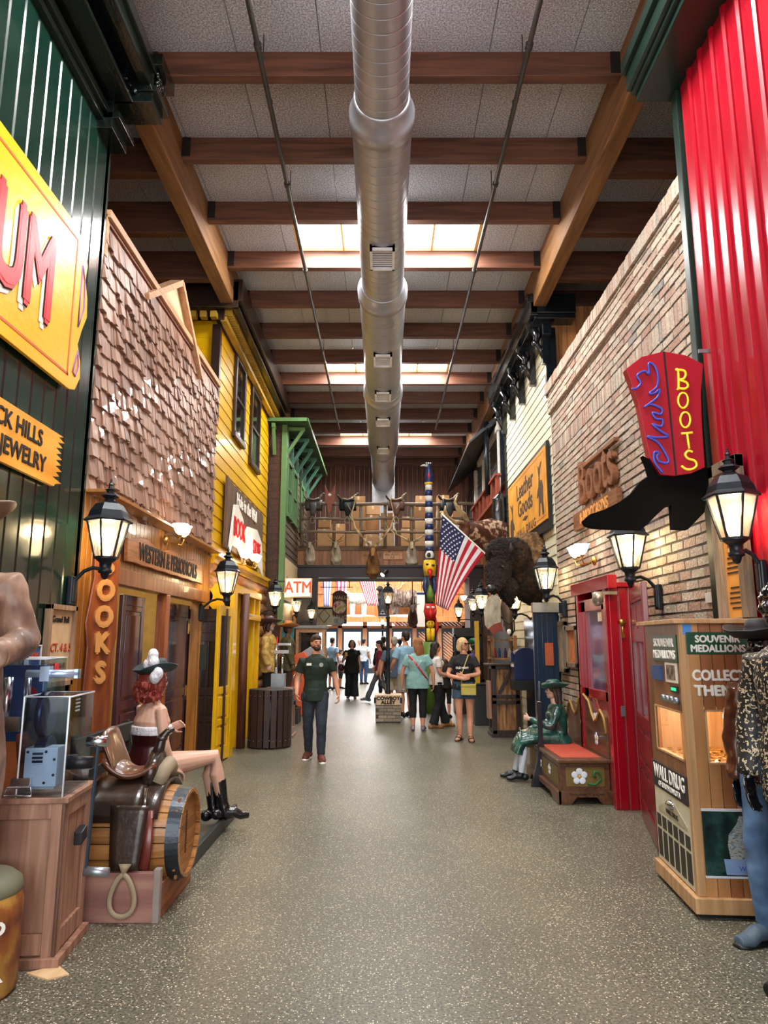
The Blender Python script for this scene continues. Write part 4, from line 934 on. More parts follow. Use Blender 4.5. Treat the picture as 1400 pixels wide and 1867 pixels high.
wall_lantern('wall_lantern', 'black wall lantern on the brick wall just under the boot sign', at(1144, 977, Y=6.7), 2.6, power=22)
wall_lantern('wall_lantern', 'black wall lantern at the far end of the brick wall beside the bison', at(994, 1036, Y=10.2), 2.6)
wall_lantern('wall_lantern', 'black wall lantern in front of the yellow door frame', at(415, 1042, Y=10.1), -2.6)
wall_lantern('wall_lantern', 'black wall lantern above the bearded cowboy statue', at(502, 1079, Y=14.6), -2.58, .95)
wall_lantern('wall_lantern', 'black wall lantern directly beneath the ATM sign', at(541, 1096, Y=17.6), -2.27, .85, 8)
wall_lantern('wall_lantern', 'small black wall lantern on the dark post right of the ATM sign', at(568, 1111, Y=18.2), -2.2, .75, 6)
wall_lantern('wall_lantern', 'black wall lantern half hidden under the bison chin', at(937, 1078, Y=12.4), 2.6)
wall_lantern('wall_lantern', 'black wall lantern just left of the bison nose', at(877, 1085, Y=15.2), 2.58, .95)
wall_lantern('wall_lantern', 'black wall lantern partly behind the one left of the bison nose', at(862, 1093, Y=16.9), 2.55, .85, 8)
wall_lantern('wall_lantern', 'small black wall lantern on dark boards right of the flag', at(836, 1108, Y=18.1), 2.48, .75, 6)
def sconce(lab, loc, s, n=3):
    t = thing('wall_sconce', lab, 'sconce', loc)
    q = MB(); q.lathe([(.06, 0), (.06, s*.02), (.03, s*.04)], n=14, ax='X')
    for k in range(n):
        y = (k-(n-1)/2)*.16; q.tube([(s*.03, 0, 0), (s*.1, y*.4, -.04), (s*.18, y*.9, -.05), (s*.2, y, .0), (s*.2, y, .04)], .009, 8)
        q.lathe([(.02, .03), (.028, .05), (.015, .055)], (s*.2, y, 0), 12)
    q.build('brass_arms', BRASS, t)
    for k in range(n):
        y = (k-(n-1)/2)*.16; MB().lathe([(.022, .055), (.05, .08), (.07, .12), (.075, .15), (.095, .175), (.09, .178), (.07, .15), (.02, .07)], (s*.2, y, 0), 16).build('glass_shade', SHADE, t)
    light('sconce_light', 'POINT', (loc[0]+s*.28, loc[1], loc[2]+.15), 11, (1, .85, .65), .08)
sconce('brass sconce with white glass shades on the wooden board under the shingles', at(300, 985, X=-2.56), 1, 2)
sconce('brass sconce with white glass shades on the yellow wall under the book sign', at(445, 1030, X=-2.56), 1, 3)
sconce('brass sconce with white glass shades on the yellow wall behind the lantern', at(424, 1024, X=-2.56), 1, 2)
sconce('brass sconce with white glass shades on the brick wall below the Boots sign', at(1085, 1022, X=2.56), -1, 3)
sconce('white-shaded sconce beyond the ATM sign lanterns', at(553, 1108, X=-2.2), 1, 2)
sconce('white-shaded sconce behind the lanterns left of the bison', at(858, 1098, X=2.5), -1, 2)
SPOT = M('16181a', .4, name='spot_black')
q = thing('spotlight', 'small black spotlight under the steel header beside the elk', 'spotlight', at(706, 1040, Y=18.2)); MB().cyl((0, 0, 0), (-.12, -.1, -.12), .05, .07, 12).bx(-.01, .01, -.01, .14, -.01, .01).build('lamp_can', SPOT, q)
MB().cyl((-.12, -.1, -.12), (-.122, -.102, -.122), .06, n=12).build('lens', BULB, q)
# lamp post with COWBOY ALLEY base
LPY = 15.24
lp = thing('lamp_post', 'black street lamp post standing on the COWBOY ALLEY brick base', 'lamp post', (.085, LPY, .55))
MB().lathe([(.055, .0), (.055, .05), (.042, .08), (.042, .7), (.05, .72), (.042, .75), (.034, 1.2), (.034, 1.55), (.05, 1.58), (.03, 1.62), (.022, 1.75), (.035, 1.8), (.02, 1.84)], n=16).build('post', IRON, lp)
hd = D.objects.new('lantern_head', None); COL.objects.link(hd); hd.parent = lp; hd.location = (0, 0, 2.12); hd.scale = (.78,)*3; lantern_head(hd)
light('lantern_light', 'POINT', (.085, LPY, 2.5), 8, (1, .85, .62), .06)
br = thing('brick_planter_base', 'square brick base under the lamp post with COWBOY ALLEY boards', 'base', (.085, LPY, 0))
q = MB(); rnd = random.Random(3)
for k in range(5):
    z = .03+.065*k
    for sx in (-1, 1):
        for j in range(3):
            a = -.26+.175*j+(.06 if k % 2 else 0); q.bx(a+.004, min(a+.17, .26), -.26 if sx < 0 else .2, -.2 if sx < 0 else .26, z+.003, z+.06)
            q.bx(-.26 if sx < 0 else .2, -.2 if sx < 0 else .26, max(-.25, a+.004), min(a+.17, .25), z+.003, z+.06)
q.build('brick_courses', RAMP([(0, '7c7264'), (.5, '9c9282'), (1, '8a7a66')], kind='ISLAND', rough=.8, name='grey_brick'), br); MB().bx(-.245, .245, -.245, .245, 0, .55).build('mortar_core', MORT, br)
q = MB(); q.bx(-.27, .27, -.28, -.25, .36, .54); q.bx(-.27, .27, .25, .28, .36, .54); q.bx(-.28, -.25, -.27, .27, .36, .54); q.bx(.25, .28, -.27, .27, .36, .54); q.bx(-.28, .28, -.28, .28, .53, .56)
bd = q.build('sign_board', M('d2b896', .6, name='pale_board'), br, bev=.004); q = MB(); [q.bx(s*.265-.025, s*.265+.025, -.3, -.27, .40, .51) for s in (-1, 1)]; q.build('iron_strap', IRON, br)
TXT('COWBOY', .095, INK, br, fr((0, -.284, .49), *FW), .003, .005, 1.1); TXT('ALLEY', .095, INK, br, fr((0, -.284, .41), *FW), .003, .005, 1.1)
fl2 = thing('lamp_post', 'distant small lamp post seen beyond the opening', 'lamp post', (-.05, 26, 0)); MB().lathe([(.1, 0), (.06, .2), (.035, .3), (.035, 2.0), (.05, 2.05)], n=12).build('post', IRON, fl2)
hd = D.objects.new('lantern_head', None); COL.objects.link(hd); hd.parent = fl2; hd.location = (0, 0, 2.5); hd.scale = (.9,)*3; lantern_head(hd)
# ================================================================== FLOOR PROPS
def press(name, lab, x0, x1, y0, y1, grp=None, big=True):
    "souvenir coin press on an oak cabinet; the machine stands on the cabinet top under an acrylic cover"
    w_, d_ = x1-x0, y1-y0; cx, cy = (x0+x1)/2, (y0+y1)/2; c = thing(name, lab, 'cabinet', (cx, cy, 0), .09 if big else 0, grp)
    q = MB(); q.bx(-w_/2+.02, w_/2-.02, -d_/2+.02, d_/2-.02, .02, .8); hx, hy = w_/2, d_/2
    for a, b_, e, f in ((-hx, -hx+.07, -hy, -hy+.02), (hx-.07, hx, -hy, -hy+.02)): q.bx(a, b_, e, f, .02, .8)
    q.bx(-hx+.07, hx-.07, -hy, -hy+.02, .72, .8); q.bx(-hx+.07, hx-.07, -hy, -hy+.02, .06, .16)
    for a, b_ in ((-hy, -hy+.07), (hy-.07, hy)): q.bx(hx-.02, hx, a, b_, .02, .8)
    q.bx(hx-.02, hx, -hy+.07, hy-.07, .72, .8); q.bx(hx-.02, hx, -hy+.07, hy-.07, .06, .16)
    q.build('cabinet_body', OAK, c, bev=.003)
    MB().bx(-hx-.02, hx+.03, -hy-.02, hy+.02, .0, .05).build('plinth', OAK, c, bev=.004); MB().bx(-hx-.01, hx+.02, -hy-.02, hy+.02, .8, .83).build('top_board', OAK, c, bev=.005)
    q = MB(); q.prism([(-.05, -.04), (.05, -.02), (.04, .05), (-.05, .03)], hx, hx+.045, 'YZ'); o = q.build('coin_chute', BLACK, c, bev=.006); o.location = (0, 0, .58)
    if not big: return c
    m = thing('coin_press', 'chrome and acrylic penny press with a crank standing on the nearest oak cabinet', 'machine', (cx, cy, .83), .09)
    q = MB(); q.bx(.09, .26, -hy+.02, hy-.3, .05, .25); [q.cyl((a, -hy+.02, b_), (a, -hy+.015, b_), .008, n=10, mi=1) for a, b_ in ((.105, .23), (.105, .07), (.2, .23), (.2, .07), (.245, .19), (.245, .11))]; q.bx(.1, .24, -hy+.06, hy-.3, .03, .05)
    q.build('gear_housing', [M('c4ccd8', .4, .1, name='machined_aluminium', emit=0), BLACK], m, bev=.004)
    q = MB(); q.cyl((hx-.2, -hy+.12, .2), (hx-.14, -hy+.12, .2), .1, n=32); [q.box((hx-.17+.0, -hy+.12+.1*math.cos(t), .2+.1*math.sin(t)), (.055, .012, .012), 0, Matrix.Rotation(t, 3, 'X')) for t in [2*PI*i/32 for i in range(32)]]
    q.cyl((hx-.2, -hy+.12, .42), (hx-.16, -hy+.12, .42), .12, n=32); q.build('drive_gear', M('1d2c48', .3, .5, name='blue_steel'), m)
    q = MB(); q.bx(.04, .14, -hy-.01, -hy+.03, .06, .1); q.tube([(.03, -hy-.02, .055), (.02, -hy-.03, .015), (.16, -hy-.03, .015), (.15, -hy-.02, .055)], .006, 8, closed=True)
    q.build('coin_tray', CHROME, m, bev=.004)
    q = MB(); q.bx(hx-.02, hx+.02, -hy+.08, -hy+.12, .15, .2)
    q.cyl((hx-.04, -hy+.1, .16), (hx+.1, -hy+.1, .16), .04, .03, 16); q.build('crank_hub', BLACK, m)
    q = MB(); bar(q, (hx+.12, -hy+.1, .26), (hx+.1, -hy+.1, -.42), .03, .012, (1, 0, 0)); q.build('crank_arm', M('25394a', .4, .4, name='blue_grey_metal'), m, bev=.002)
    q = MB(); q.cyl((hx+.09, -hy+.1, -.4), (hx+.22, -hy+.1, -.41), .025, n=12); q.build('crank_handle', STEEL, m); MB().cyl((hx+.06, -hy+.1, .27), (hx+.17, -hy+.1, .27), .03, n=12).build('crank_cap', CHROME, m)
    AC = GLASS('e6eef4', .03, 'acrylic')
    def shell(a, b_, e, f, g, h, t=.006):
        s = MB(); s.bx(a, b_, e, e+t, g, h); s.bx(a, b_, f-t, f, g, h); s.bx(a, a+t, e, f, g, h); s.bx(b_-t, b_, e, f, g, h); s.bx(a, b_, e, f, h-t, h); return s
    shell(.07, hx-.01, -hy+.0, hy-.05, 0, .52).build('acrylic_cover', AC, m, bev=.003); shell(-hx+.0, hx-.2, -hy+.1, hy-.0, .4, .72).build('acrylic_hood', AC, m, bev=.003)
    q = MB()
    for zz in (.52,): q.tube([(.07, -hy, zz), (hx-.01, -hy, zz), (hx-.01, hy-.05, zz), (.07, hy-.05, zz)], .005, 6, closed=True)
    q.tube([(-hx, -hy+.1, .72), (hx-.2, -hy+.1, .72), (hx-.2, hy, .72), (-hx, hy, .72)], .005, 6, closed=True); q.tube([(hx-.02, -hy, 0), (hx-.02, -hy, .52)], .005, 6); q.tube([(.07, -hy, 0), (.07, -hy, .52)], .005, 6)
    q.build('cover_edge', M('dfe8ee', .2, name='acrylic_edge'), m)
    q = MB().cyl((hx-.28, -hy+.06, .64), (hx+.0, -hy+.06, .64), .022, n=14).bx(hx-.2, hx-.15, -hy+.03, -hy+.09, .6, .68).bx(hx-.02, hx+.0, -hy+.04, -hy+.09, .615, .665)
    q.build('coin_slide', M('b8d0f0', .2, .6, name='blue_chrome'), m)
    MB().cyl((hx-.195, -hy+.26, .66), (hx-.19, -hy+.26, .66), .035, n=16).build('red_badge', RDP, m)
    q = MB().cyl((hx-.4, -hy+.12, .34), (hx-.4, -hy+.12, .62), .03, n=14).cyl((hx-.3, -hy+.14, .34), (hx-.3, -hy+.14, .62), .02, n=14).bx(hx-.42, hx-.3, -hy+.06, -hy+.16, .33, .41); q.build('coin_columns', CHROME, m)
    q = MB()
    for i in range(4): q.bx(hx-.019, hx-.015, -hy+.1, -hy+.17, .5-.02*i-.008, .5-.02*i)
    q.build('printed_label', WHP, m)
    s = thing('press_backboard', 'blue desert picture panel behind the penny press beside the coat statue', 'panel', (cx-.14, cy+.08, .83)); MB().bx(-.28, .2, -.02, .02, 0, .68).build('panel_board', BLP, s)
    MB().bx(-.28, .2, -.024, -.02, 0, .25).build('orange_ground', M('c8703a', .6, name='desert_orange'), s); MB().cyl((.1, -.024, .3), (.14, -.024, .14), .035, .05, 10).build('red_rock', M('8a3c24', .6, name='rock_red'), s)
    q = MB(); q.tube([(-.16, -.03, .1), (-.16, -.03, .42)], .022, 8); q.tube([(-.16, -.03, .22), (-.1, -.03, .25), (-.1, -.03, .34)], .014, 8); q.build('green_cactus', M('3c6a3a', .6, name='cactus_green'), s); MB().cyl((.13, -.022, .52), (.13, -.026, .52), .035, n=16).build('round_badge', RDP, s)
    k = tag(MB().bx(cx-.1, cx+.0, y0-.005, y0+.005, .84, .95).build('press_notice', WHP), 'small white notice card with a wheel emblem at the foot of the press', 'notice')
    q = MB()
    for a, r in ((-.02, .01), (.018, .018)): q.tube([(a+r*math.cos(t), -.008, .055+r*math.sin(t)) for t in [2*PI*i/12 for i in range(12)]], .003, 5, closed=True)
    q.build('wheel_emblem', INK, k); TXT('PENNY PRESS', .012, INK, k, fr((0, -.007, .095), *FW), .001)
    return c
press('oak_cabinet', 'nearest oak cabinet holding the penny press on the left', -2.37, -1.715, 3.97, 4.42)
press('oak_cabinet', 'farther oak cabinet standing beside the slatted trash can', -2.1, -1.6, 12.7, 13.2, big=False)
m = thing('coin_press', 'small chrome coin press on the farther oak cabinet', 'machine', (-1.86, 12.95, .83))
MB().bx(-.12, .12, -.2, 0, .02, .25).build('gear_housing', STEEL, m, bev=.004); MB().cyl((-.05, -.1, .25), (-.05, -.1, .75), .03, n=10).cyl((.06, -.1, .25), (.06, -.1, .6), .02, n=10).bx(-.08, .16, -.16, -.06, .6, .66).bx(-.02, .2, -.12, -.08, .74, .78).build('coin_columns', CHROME, m)
q = MB().tube([(.27, -.15, -.3), (.27, -.15, .2), (.32, -.15, .3), (.38, -.15, .25), (.4, -.15, .1)], .012, 8); q.build('crank_arm', CHROME, m)
q = MB().prism([(-1.9, 4.0), (-1.7, 3.86), (-1.56, 3.97), (-1.7, 4.1)], .0, .006, 'XY')
tag(MB().prism([(-1.8, 3.93), (-1.66, 3.86), (-1.58, 3.92), (-1.68, 4.02)], 0.0, .007, 'XY').build('wooden_shim', PLY), 'thin wooden shim under the corner of the nearest oak cabinet', 'shim')
# crate, barrel, saddle
RWD = RAMP([(.3, '6a4640'), (.55, '8c6258'), (.7, 'a07a68')], sc=5, stretch=(.2, 1, 1.5), rough=.75, name='reddish_plank')
cr = thing('wooden_crate', 'reddish wooden crate base holding the barrel', 'crate', (-1.74, 4.96, 0))
MB().bx(-.5, .38, -.38, -.34, 0.0, .28).build('plank', RWD, cr, bev=.006); MB().bx(-.5, .34, .34, .38, 0, .28).build('plank', RWD, cr, bev=.006)
q = MB(); q.bx(.34, .39, -.34, .38, 0, .2); q.bx(.34, .39, -.34, -.3, .2, .28); q.build('end_plank', WOOD('9a6238', '6e4022', 'Y', .7, name='crate_end_wood'), cr, bev=.005)
MB().bx(.36, .4, -.385, -.335, 0, .3).build('corner_post', M('8a8078', .8, name='grey_wood'), cr, bev=.004); MB().bx(-.5, .34, -.34, .34, 0, .03).build('crate_floor', RWD, cr)
BW = WOOD('b07c44', '7c5228', 'X', .45, sc=4, island=.12, coat=.15, name='barrel_oak'); HOOP = M('3d4248', .35, .8, bump=.1, name='hoop_steel')
ba = thing('barrel', 'oak barrel with steel hoops lying on its side in the crate', 'barrel', (-1.72, 4.96, .42))
q = MB(); ns = 20
def br_(x): return .31-.045*(x/.45)**2
for k in range(ns):
    a0, a1 = 2*PI*k/ns+.012, 2*PI*(k+1)/ns-.012; vs = []; xs_ = [-.45+.09*i for i in range(11)]
    for x in xs_:
        for a, r in ((a0, br_(x)), ((a0+a1)/2, br_(x)+.003), (a1, br_(x)), (a1, br_(x)-.02), (a0, br_(x)-.02)): vs.append((x, r*math.cos(a), r*math.sin(a)))
    fs = [(i*5+j, i*5+(j+1) % 5, (i+1)*5+(j+1) % 5, (i+1)*5+j) for i in range(10) for j in range(5)]+[(0, 1, 2, 3, 4), (54, 53, 52, 51, 50)]
    q.add(vs, fs)
q.build('stave', BW, ba)['kind'] = 'stuff'
q = MB()
for j in range(8): z0 = -.24+.06*j; w2 = math.sqrt(max(.001, .25**2-min(abs(z0), abs(z0+.06))**2)); q.bx(.405, .42, -w2, w2, z0+.001, z0+.059)
q.build('barrel_head', WOOD('a06c34', '7a4c20', 'Y', .5, name='barrel_head_wood'), ba)
q = MB(); q.tube([(.422, .012*math.sin(i*2.3), -.13+.0065*i) for i in range(41)], (.004, .002), 6); q.build('burnt_mark', M('4a2a14', .8, name='burnt_mark'), ba)
for x, w_ in ((-.42, .06), (-.26, .05), (.2, .055), (.405, .08)):
    q = MB(); q.lathe([(br_(x)-.01, x-w_/2), (br_(x-w_/2)+.005, x-w_/2), (br_(x+w_/2)+.005, x+w_/2), (br_(x)-.02, x+w_/2), (br_(x)-.01, x-w_/2)], n=48, ax='X', sm=False)
    for k in range(3): a = -1.9+.5*k; q.ball((x, (br_(x)+.007)*math.cos(a), (br_(x)+.007)*math.sin(a)), .008, 8)
    q.build('hoop', HOOP, ba)
LEA = M('2a1d16', .3, coat=.4, var=.4, sc=6, bump=.15, bsc=25, name='dark_leather'); LEB = M('5a3420', .3, coat=.4, var=.35, sc=8, name='brown_leather'); TANL = M('9a7448', .5, var=.3, sc=10, name='tan_leather'); RAWH = M('8e8068', .6, name='rawhide')
def shell_(fn, nu, nv, th=.012):
    "curved leather sheet from fn(u, v), given thickness"
    m = MB(); A_ = [fn(i/nu, j/nv) for i in range(nu+1) for j in range(nv+1)]; P = [Vector(p) for p in A_]; n = nv+1
    nr = []
    for i in range(nu+1):
        for j in range(nv+1):
            du_ = P[min(i+1, nu)*n+j]-P[max(i-1, 0)*n+j]; dv = P[i*n+min(j+1, nv)]-P[i*n+max(j-1, 0)]; c_ = du_.cross(dv); nr.append(c_.normalized() if c_.length > 1e-9 else Vector((0, 0, 1)))
    k = len(P); vs = P+[p-nn*th for p, nn in zip(P, nr)]; fs = []
    for i in range(nu):
        for j in range(nv): a = i*n+j; fs += [(a, a+1, a+n+1, a+n), (k+a, k+a+n, k+a+n+1, k+a+1)]
    for i in range(nu): a = i*n; fs += [(a, a+n, k+a+n, k+a), (a+nv, k+a+nv, k+a+n+nv, a+n+nv)]
    for j in range(nv): a = nu*n+j; fs += [(j, k+j, k+j+1, j+1), (a, a+1, k+a+1, k+a)]
    return m.add(vs, fs, 0, True)
sd = thing('saddle', 'dark leather western saddle with stirrup lying over the barrel', 'saddle', (-1.7, 4.96, .735))
def skirt(u, v):   # draped over the barrel, x along the barrel
    x = -.26+.56*u; a = (v-.5)*2.3; r = .325+.02*abs(math.sin(a)); return (x, r*math.sin(a), -.315+r*math.cos(a)+.01)
shell_(skirt, 8, 16, .015).build('skirt', LEA, sd)
def seat(u, v): x = -.1+.3*u; y = (v-.5)*.36*(1-.25*u); return (x, y, .07+.12*(2*u-1)**2*(.8 if u < .5 else .5)-.28*(y*y)*4+.02)
shell_(seat, 10, 10, .03).build('seat', LEB, sd)
def cant(u, v): a = (u-.5)*2.6; r = .16+.02*v; return (-.03-.1*v, r*math.sin(a), .05+.27*v*math.cos(a*.55)+.03)
shell_(cant, 14, 6, .02).build('cantle', LEB, sd)
q = MB(); q.tube([(.17, -.11, .0), (.18, -.09, .09), (.19, 0, .16), (.18, .09, .09), (.17, .11, .0)], [.045, .05, .055, .05, .045], 12); q.tube([(.18, 0, .15), (.2, 0, .22), (.215, 0, .28), (.25, 0, .32), (.29, 0, .33)], [.045, .035, .03, .022, .01], 12); q.ball((.21, 0, .27), (.04, .04, .02), 12)
q.build('swell_and_horn', LEA, sd)
q = MB(); q.tube([(.23, -.1, .0), (.26, -.07, .08), (.27, 0, .11), (.26, .07, .08), (.23, .1, 0)], .05, 10); q.build('fleece', RAWH, sd)
def fend(u, v): w_ = .12-.035*u; return (.14+(v-.5)*2*w_, -.35-.05*u, -.08-.36*u)
shell_(fend, 8, 4, .012).build('fender', LEA, sd)
def jock(u, v): a = (u-.1)*1.2; r = .34; return (-.16+.34*v, -r*math.sin(a+.15), -.3+r*math.cos(a+.15)+.0)
shell_(jock, 8, 6, .012).build('seat_jockey', LEA, sd)
q = MB(); q.tube([(.15, -.40, -.4), (.15, -.415, -.45)], (.04, .012), 8); q.tube([(.15+.07*math.sin(t)*(1-.35*math.cos(t)), -.42, -.57-.115*-math.cos(t)) for t in [2*PI*i/24 for i in range(25)]], (.009, .016), 8)
q.build('stirrup', RAWH, sd)
q = MB(); q.tube([(.24, -.3, -.12), (.25, -.33, -.3), (.24, -.335, -.45)], (.035, .008), 8); q.build('cinch_strap', M('6a2c24', .35, coat=.4, name='oxblood_leather'), sd); q = MB(); q.tube([(.24+.035*math.cos(t), -.34, -.5+.04*math.sin(t)) for t in [2*PI*i/12 for i in range(12)]], .006, 6, closed=True); q.build('cinch_ring', BRASS, sd)
q = MB(); q.tube([(-.16, -.25, .0), (-.2, -.33, -.15), (-.24, -.35, -.3)], (.014, .005), 6); q.build('saddle_string', TANL, sd); q = MB(); q.tube([(.2, -.24, .0), (.22, -.33, -.12), (.22, -.35, -.28)], (.014, .005), 6); q.build('saddle_string', LEA, sd)
# platform and bench behind
DB = M('2c2f2e', .5, bump=.1, name='dark_board'); pf_ = thing('statue_platform', 'dark low platform under the saloon lady bench', 'platform', (-1.95, 6.4, 0))
MB().bx(-.55, .5, -.75, .78, .0, .06).build('platform_board', M('4c4a3e', .6, name='platform_top'), pf_, bev=.005)
q = MB(); q.bx(.5, .54, -.78, .82, .0, .11); q.bx(-.55, .54, -.79, -.75, 0, .09); q.build('edge_rail', DB, pf_, bev=.005)
be = thing('wooden_bench', 'dark wooden bench the red-haired saloon lady statue sits on', 'bench', (-2.12, 6.35, .06))
q = MB(); q.bx(-.22, .22, -.62, .62, .4, .45); q.build('seat', DB, be, bev=.005)
q = MB(); q.bx(-.3, -.25, -.64, .64, .68, .84); q.build('back_rail', DB, be, bev=.006); q = MB(); q.bx(-.27, -.23, -.62, .62, .5, .58); q.build('back_rail', DB, be, bev=.006)
for sy in (-.56, .56):
    q = MB(); bar(q, (-.2, sy, .4), (-.3, sy, .86), .05, .05, (0, 1, 0)); q.build('back_post', DB, be)
    for x in (-.18, .18): MB().bx(x-.03, x+.03, sy-.03, sy+.03, 0, .4).build('leg', DB, be, bev=.004)
# trash can
tc_ = thing('trash_can', 'round trash can with dark brown vertical slats', 'trash can', (-1.82, 11.75, 0))
SLT = M('3a2a26', .45, var=.1, bump=.05, name='brown_slat'); q = MB().lathe([(.3, .05), (.3, .84), (.27, .84), (.27, .06)], n=28); q.build('liner', BLACK, tc_); q = MB().lathe([(.315, .1), (.322, .1), (.322, .14), (.315, .14)], n=28).lathe([(.315, .78), (.322, .78), (.322, .82), (.315, .82)], n=28).lathe([(.31, .86), (.34, .87), (.34, .89), (.26, .89)], n=28); q.build('band', BLACK, tc_)
for k in range(20):
    a = 2*PI*k/20; R = Matrix.Rotation(a, 3, 'Z'); q = MB(); q.box((.335*math.cos(a), .335*math.sin(a), .45), (.02, .085, .86), 0, R)
    for z in (.12, .8): q.ball((.347*math.cos(a), .347*math.sin(a), z), .007, 6, 1)
    q.build('slat', [SLT, STEEL], tc_, bev=.003)
# ATM machine
at_ = thing('cash_machine', 'orange cash machine kiosk with grey sloped top behind the man in the green polo', 'cash machine', (-1.85, 15.6, 0)); ORG = M('d4562a', .45, var=.04, name='orange_panel')
MB().prism([(-.35, 0.12), (.3, .12), (.3, 1.2), (.15, 1.42), (-.35, 1.25)], -.28, .28, 'XZ').build('cabinet_body', ORG, at_, bev=.01); MB().bx(-.34, .28, -.26, .26, 0, .12).build('plinth', GREY, at_)
q = MB(); bar(q, (.33, 0, 1.2), (.16, 0, 1.46), .58, .06, (0, 1, 0)); q.build('sloped_console', M('8a9098', .4, name='console_grey'), at_, bev=.008); TXT('ATM', .12, WHP, at_, fr((-.1, -.285, 1.12), *FW), .002)
# display case beyond
dc = thing('display_case', 'pine framed glass display case with a grey top beyond the cash machine', 'display case', (-1.8, 17.9, 0)); FRP = D.materials['light_trim_wood']
q = MB()
for x in (-.32, .32):
    for y in (-.25, .25): q.bx(x-.035, x+.035, y-.035, y+.035, 0, 1.95)
for z in (.7, 1.9, .05): q.bx(-.35, .35, -.28, -.22, z-.05, z+.05); q.bx(-.35, .35, .22, .28, z-.05, z+.05); q.bx(-.35, -.29, -.28, .28, z-.05, z+.05); q.bx(.29, .35, -.28, .28, z-.05, z+.05)
q.build('case_frame', FRP, dc, bev=.004); MB().bx(-.4, .4, -.33, .33, 1.95, 2.02).build('top_board', GREY, dc, bev=.005); MB().bx(-.3, .3, -.26, -.255, .1, 1.86).bx(.3, .305, -.24, .24, .1, 1.86).build('pane', CLG, dc)
MB().bx(-.3, .3, -.2, .2, .72, .75).lathe([(.1, .75), (.14, 1.1), (.08, 1.45), (.06, 1.5), (.09, 1.6), (.0, 1.7)], n=14).build('dark_exhibit', BLACK, dc)
# ---- right side: painted bench, souvenir cabinet, pedestal, mailbox
PB = WOOD('6a4428', '472b18', 'Y', .4, sc=4, coat=.3, name='painted_bench_wood'); OLV = M('6e5a2c', .45, var=.2, name='olive_panel'); FLW = M('d6dce8', .4, name='flower_white')
bn = thing('painted_bench', 'hand-painted chest bench with daisies and a red seat', 'bench', (2.08, 8.5, 0))
q = MB(); q.bx(-.26, .26, -.78, .78, .12, .4); q.build('chest_box', PB, bn, bev=.008)
q = MB(); q.prism([(-.29, 0), (-.16, 0), (-.1, .07), (.1, .07), (.16, 0), (.29, 0), (.29, .13), (-.29, .13)], -.82, -.78, 'XZ'); q.prism([(-.29, 0), (-.16, 0), (-.1, .07), (.1, .07), (.16, 0), (.29, 0), (.29, .13), (-.29, .13)], .78, .82, 'XZ'); q.prism([(-.82, 0), (-.6, 0), (-.5, .07), (.5, .07), (.6, 0), (.82, 0), (.82, .13), (-.82, .13)], -.3, -.26, 'YZ')
q.build('plinth', PB, bn, bev=.004); MB().bx(-.29, .27, -.82, .8, .4, .44).build('seat_lid', PB, bn, bev=.012); MB().bx(-.22, .2, -.7, .68, .44, .446).build('red_cushion_panel', M('a8402c', .6, name='seat_red'), bn)
MB().bx(-.2, .2, -.785, -.78, .17, .36).build('end_panel', OLV, bn); MB().bx(-.265, -.26, -.7, .7, .17, .36).build('side_panel', OLV, bn)
pr = [(-.8, .4), (.8, .4), (.8, .7), (.74, .86), (.62, .92), (.5, .82), (.4, .78), (.3, .86), (.2, .98), (.0, 1.04), (-.2, .98), (-.3, .86), (-.4, .78), (-.5, .82), (-.62, .92), (-.74, .86), (-.8, .7)]
MB().prism(pr, .24, .29, 'YZ').build('carved_backrest', PB, bn, bev=.01)
q = MB(); q.tube([(.235, y_, z_) for y_, z_ in pr[2:]], .014, 8); q.build('gilded_edge', M('a07c3c', .5, name='worn_gilding'), bn)
def daisy(T, r):
    q = MB(T)
    for k in range(5): a = 2*PI*k/5+.3; q.ball((r*.6*math.cos(a), r*.6*math.sin(a), .003), (r*.42, r*.42, .004), 10)
    o = q.build('painted_flower', FLW, bn); MB(T).ball((0, 0, .006), (r*.22, r*.22, .005), 8).build('flower_center', M('c89a3a', .5, name='flower_gold'), o)
daisy(fr((-.06, -.787, .27), *FW), .085); daisy(fr((-.268, -.35, .27), *RW), .06); daisy(fr((-.268, .1, .27), *RW), .06); daisy(fr((.236, -.45, .6), *RW), .07); daisy(fr((.236, .1, .7), *RW), .08)
q = MB(); q.tube([(.02, -.79, .2), (.1, -.79, .19), (.16, -.79, .24), (.15, -.79, .31), (.1, -.79, .32), (.08, -.79, .28), (.11, -.79, .26)], .011, 8); q.build('painted_leaf', M('1f6a3a', .5, name='leaf_green'), bn)
TXT('Made, carved & designed', .035, INK, bn, fr((0, -.822, .1), *FW), .001)
# souvenir medallion vending cabinet
ang = math.radians(-4.5)
sc_ = thing('souvenir_cabinet', 'tall wooden souvenir medallion vending cabinet on the right', 'vending cabinet', (1.915, 4.665, 0), ang)
CED = RAMP([(0, '7c4628'), (.3, 'a5683c'), (.6, 'b98552'), (1, '8a5230')], kind='ISLAND', sc=5, stretch=(1, 1, .1), rough=.4, bump=.1, name='cedar_slats', coat=.1); OAL = WOOD('c39a6c', 'a67c50', 'Z', .5, sc=3, island=.05, name='light_oak_trim'); WDK = 1.05; DPK = .8
def frame_face(mb_, u0, u1, z0, z1, holes, put, pitch=.075, gap=.004):
    "vertical slats leaving rectangular holes"
    u = u0
    while u < u1-1e-4:
        e = min(u+pitch, u1); cuts = sorted([(h[2], h[3]) for h in holes if h[0] < (u+e)/2 < h[1]]); z = z0
        for a, b_ in cuts+[(z1, z1)]:
            if a-z > .005: put(mb_, u+gap/2, e-gap/2, z, a)
            z = b_
        u = e
fh = (.115, .34, .89, 1.22)   # front window
sh_ = (.08, .66, .89, 1.2)     # side window (distance from the front corner)
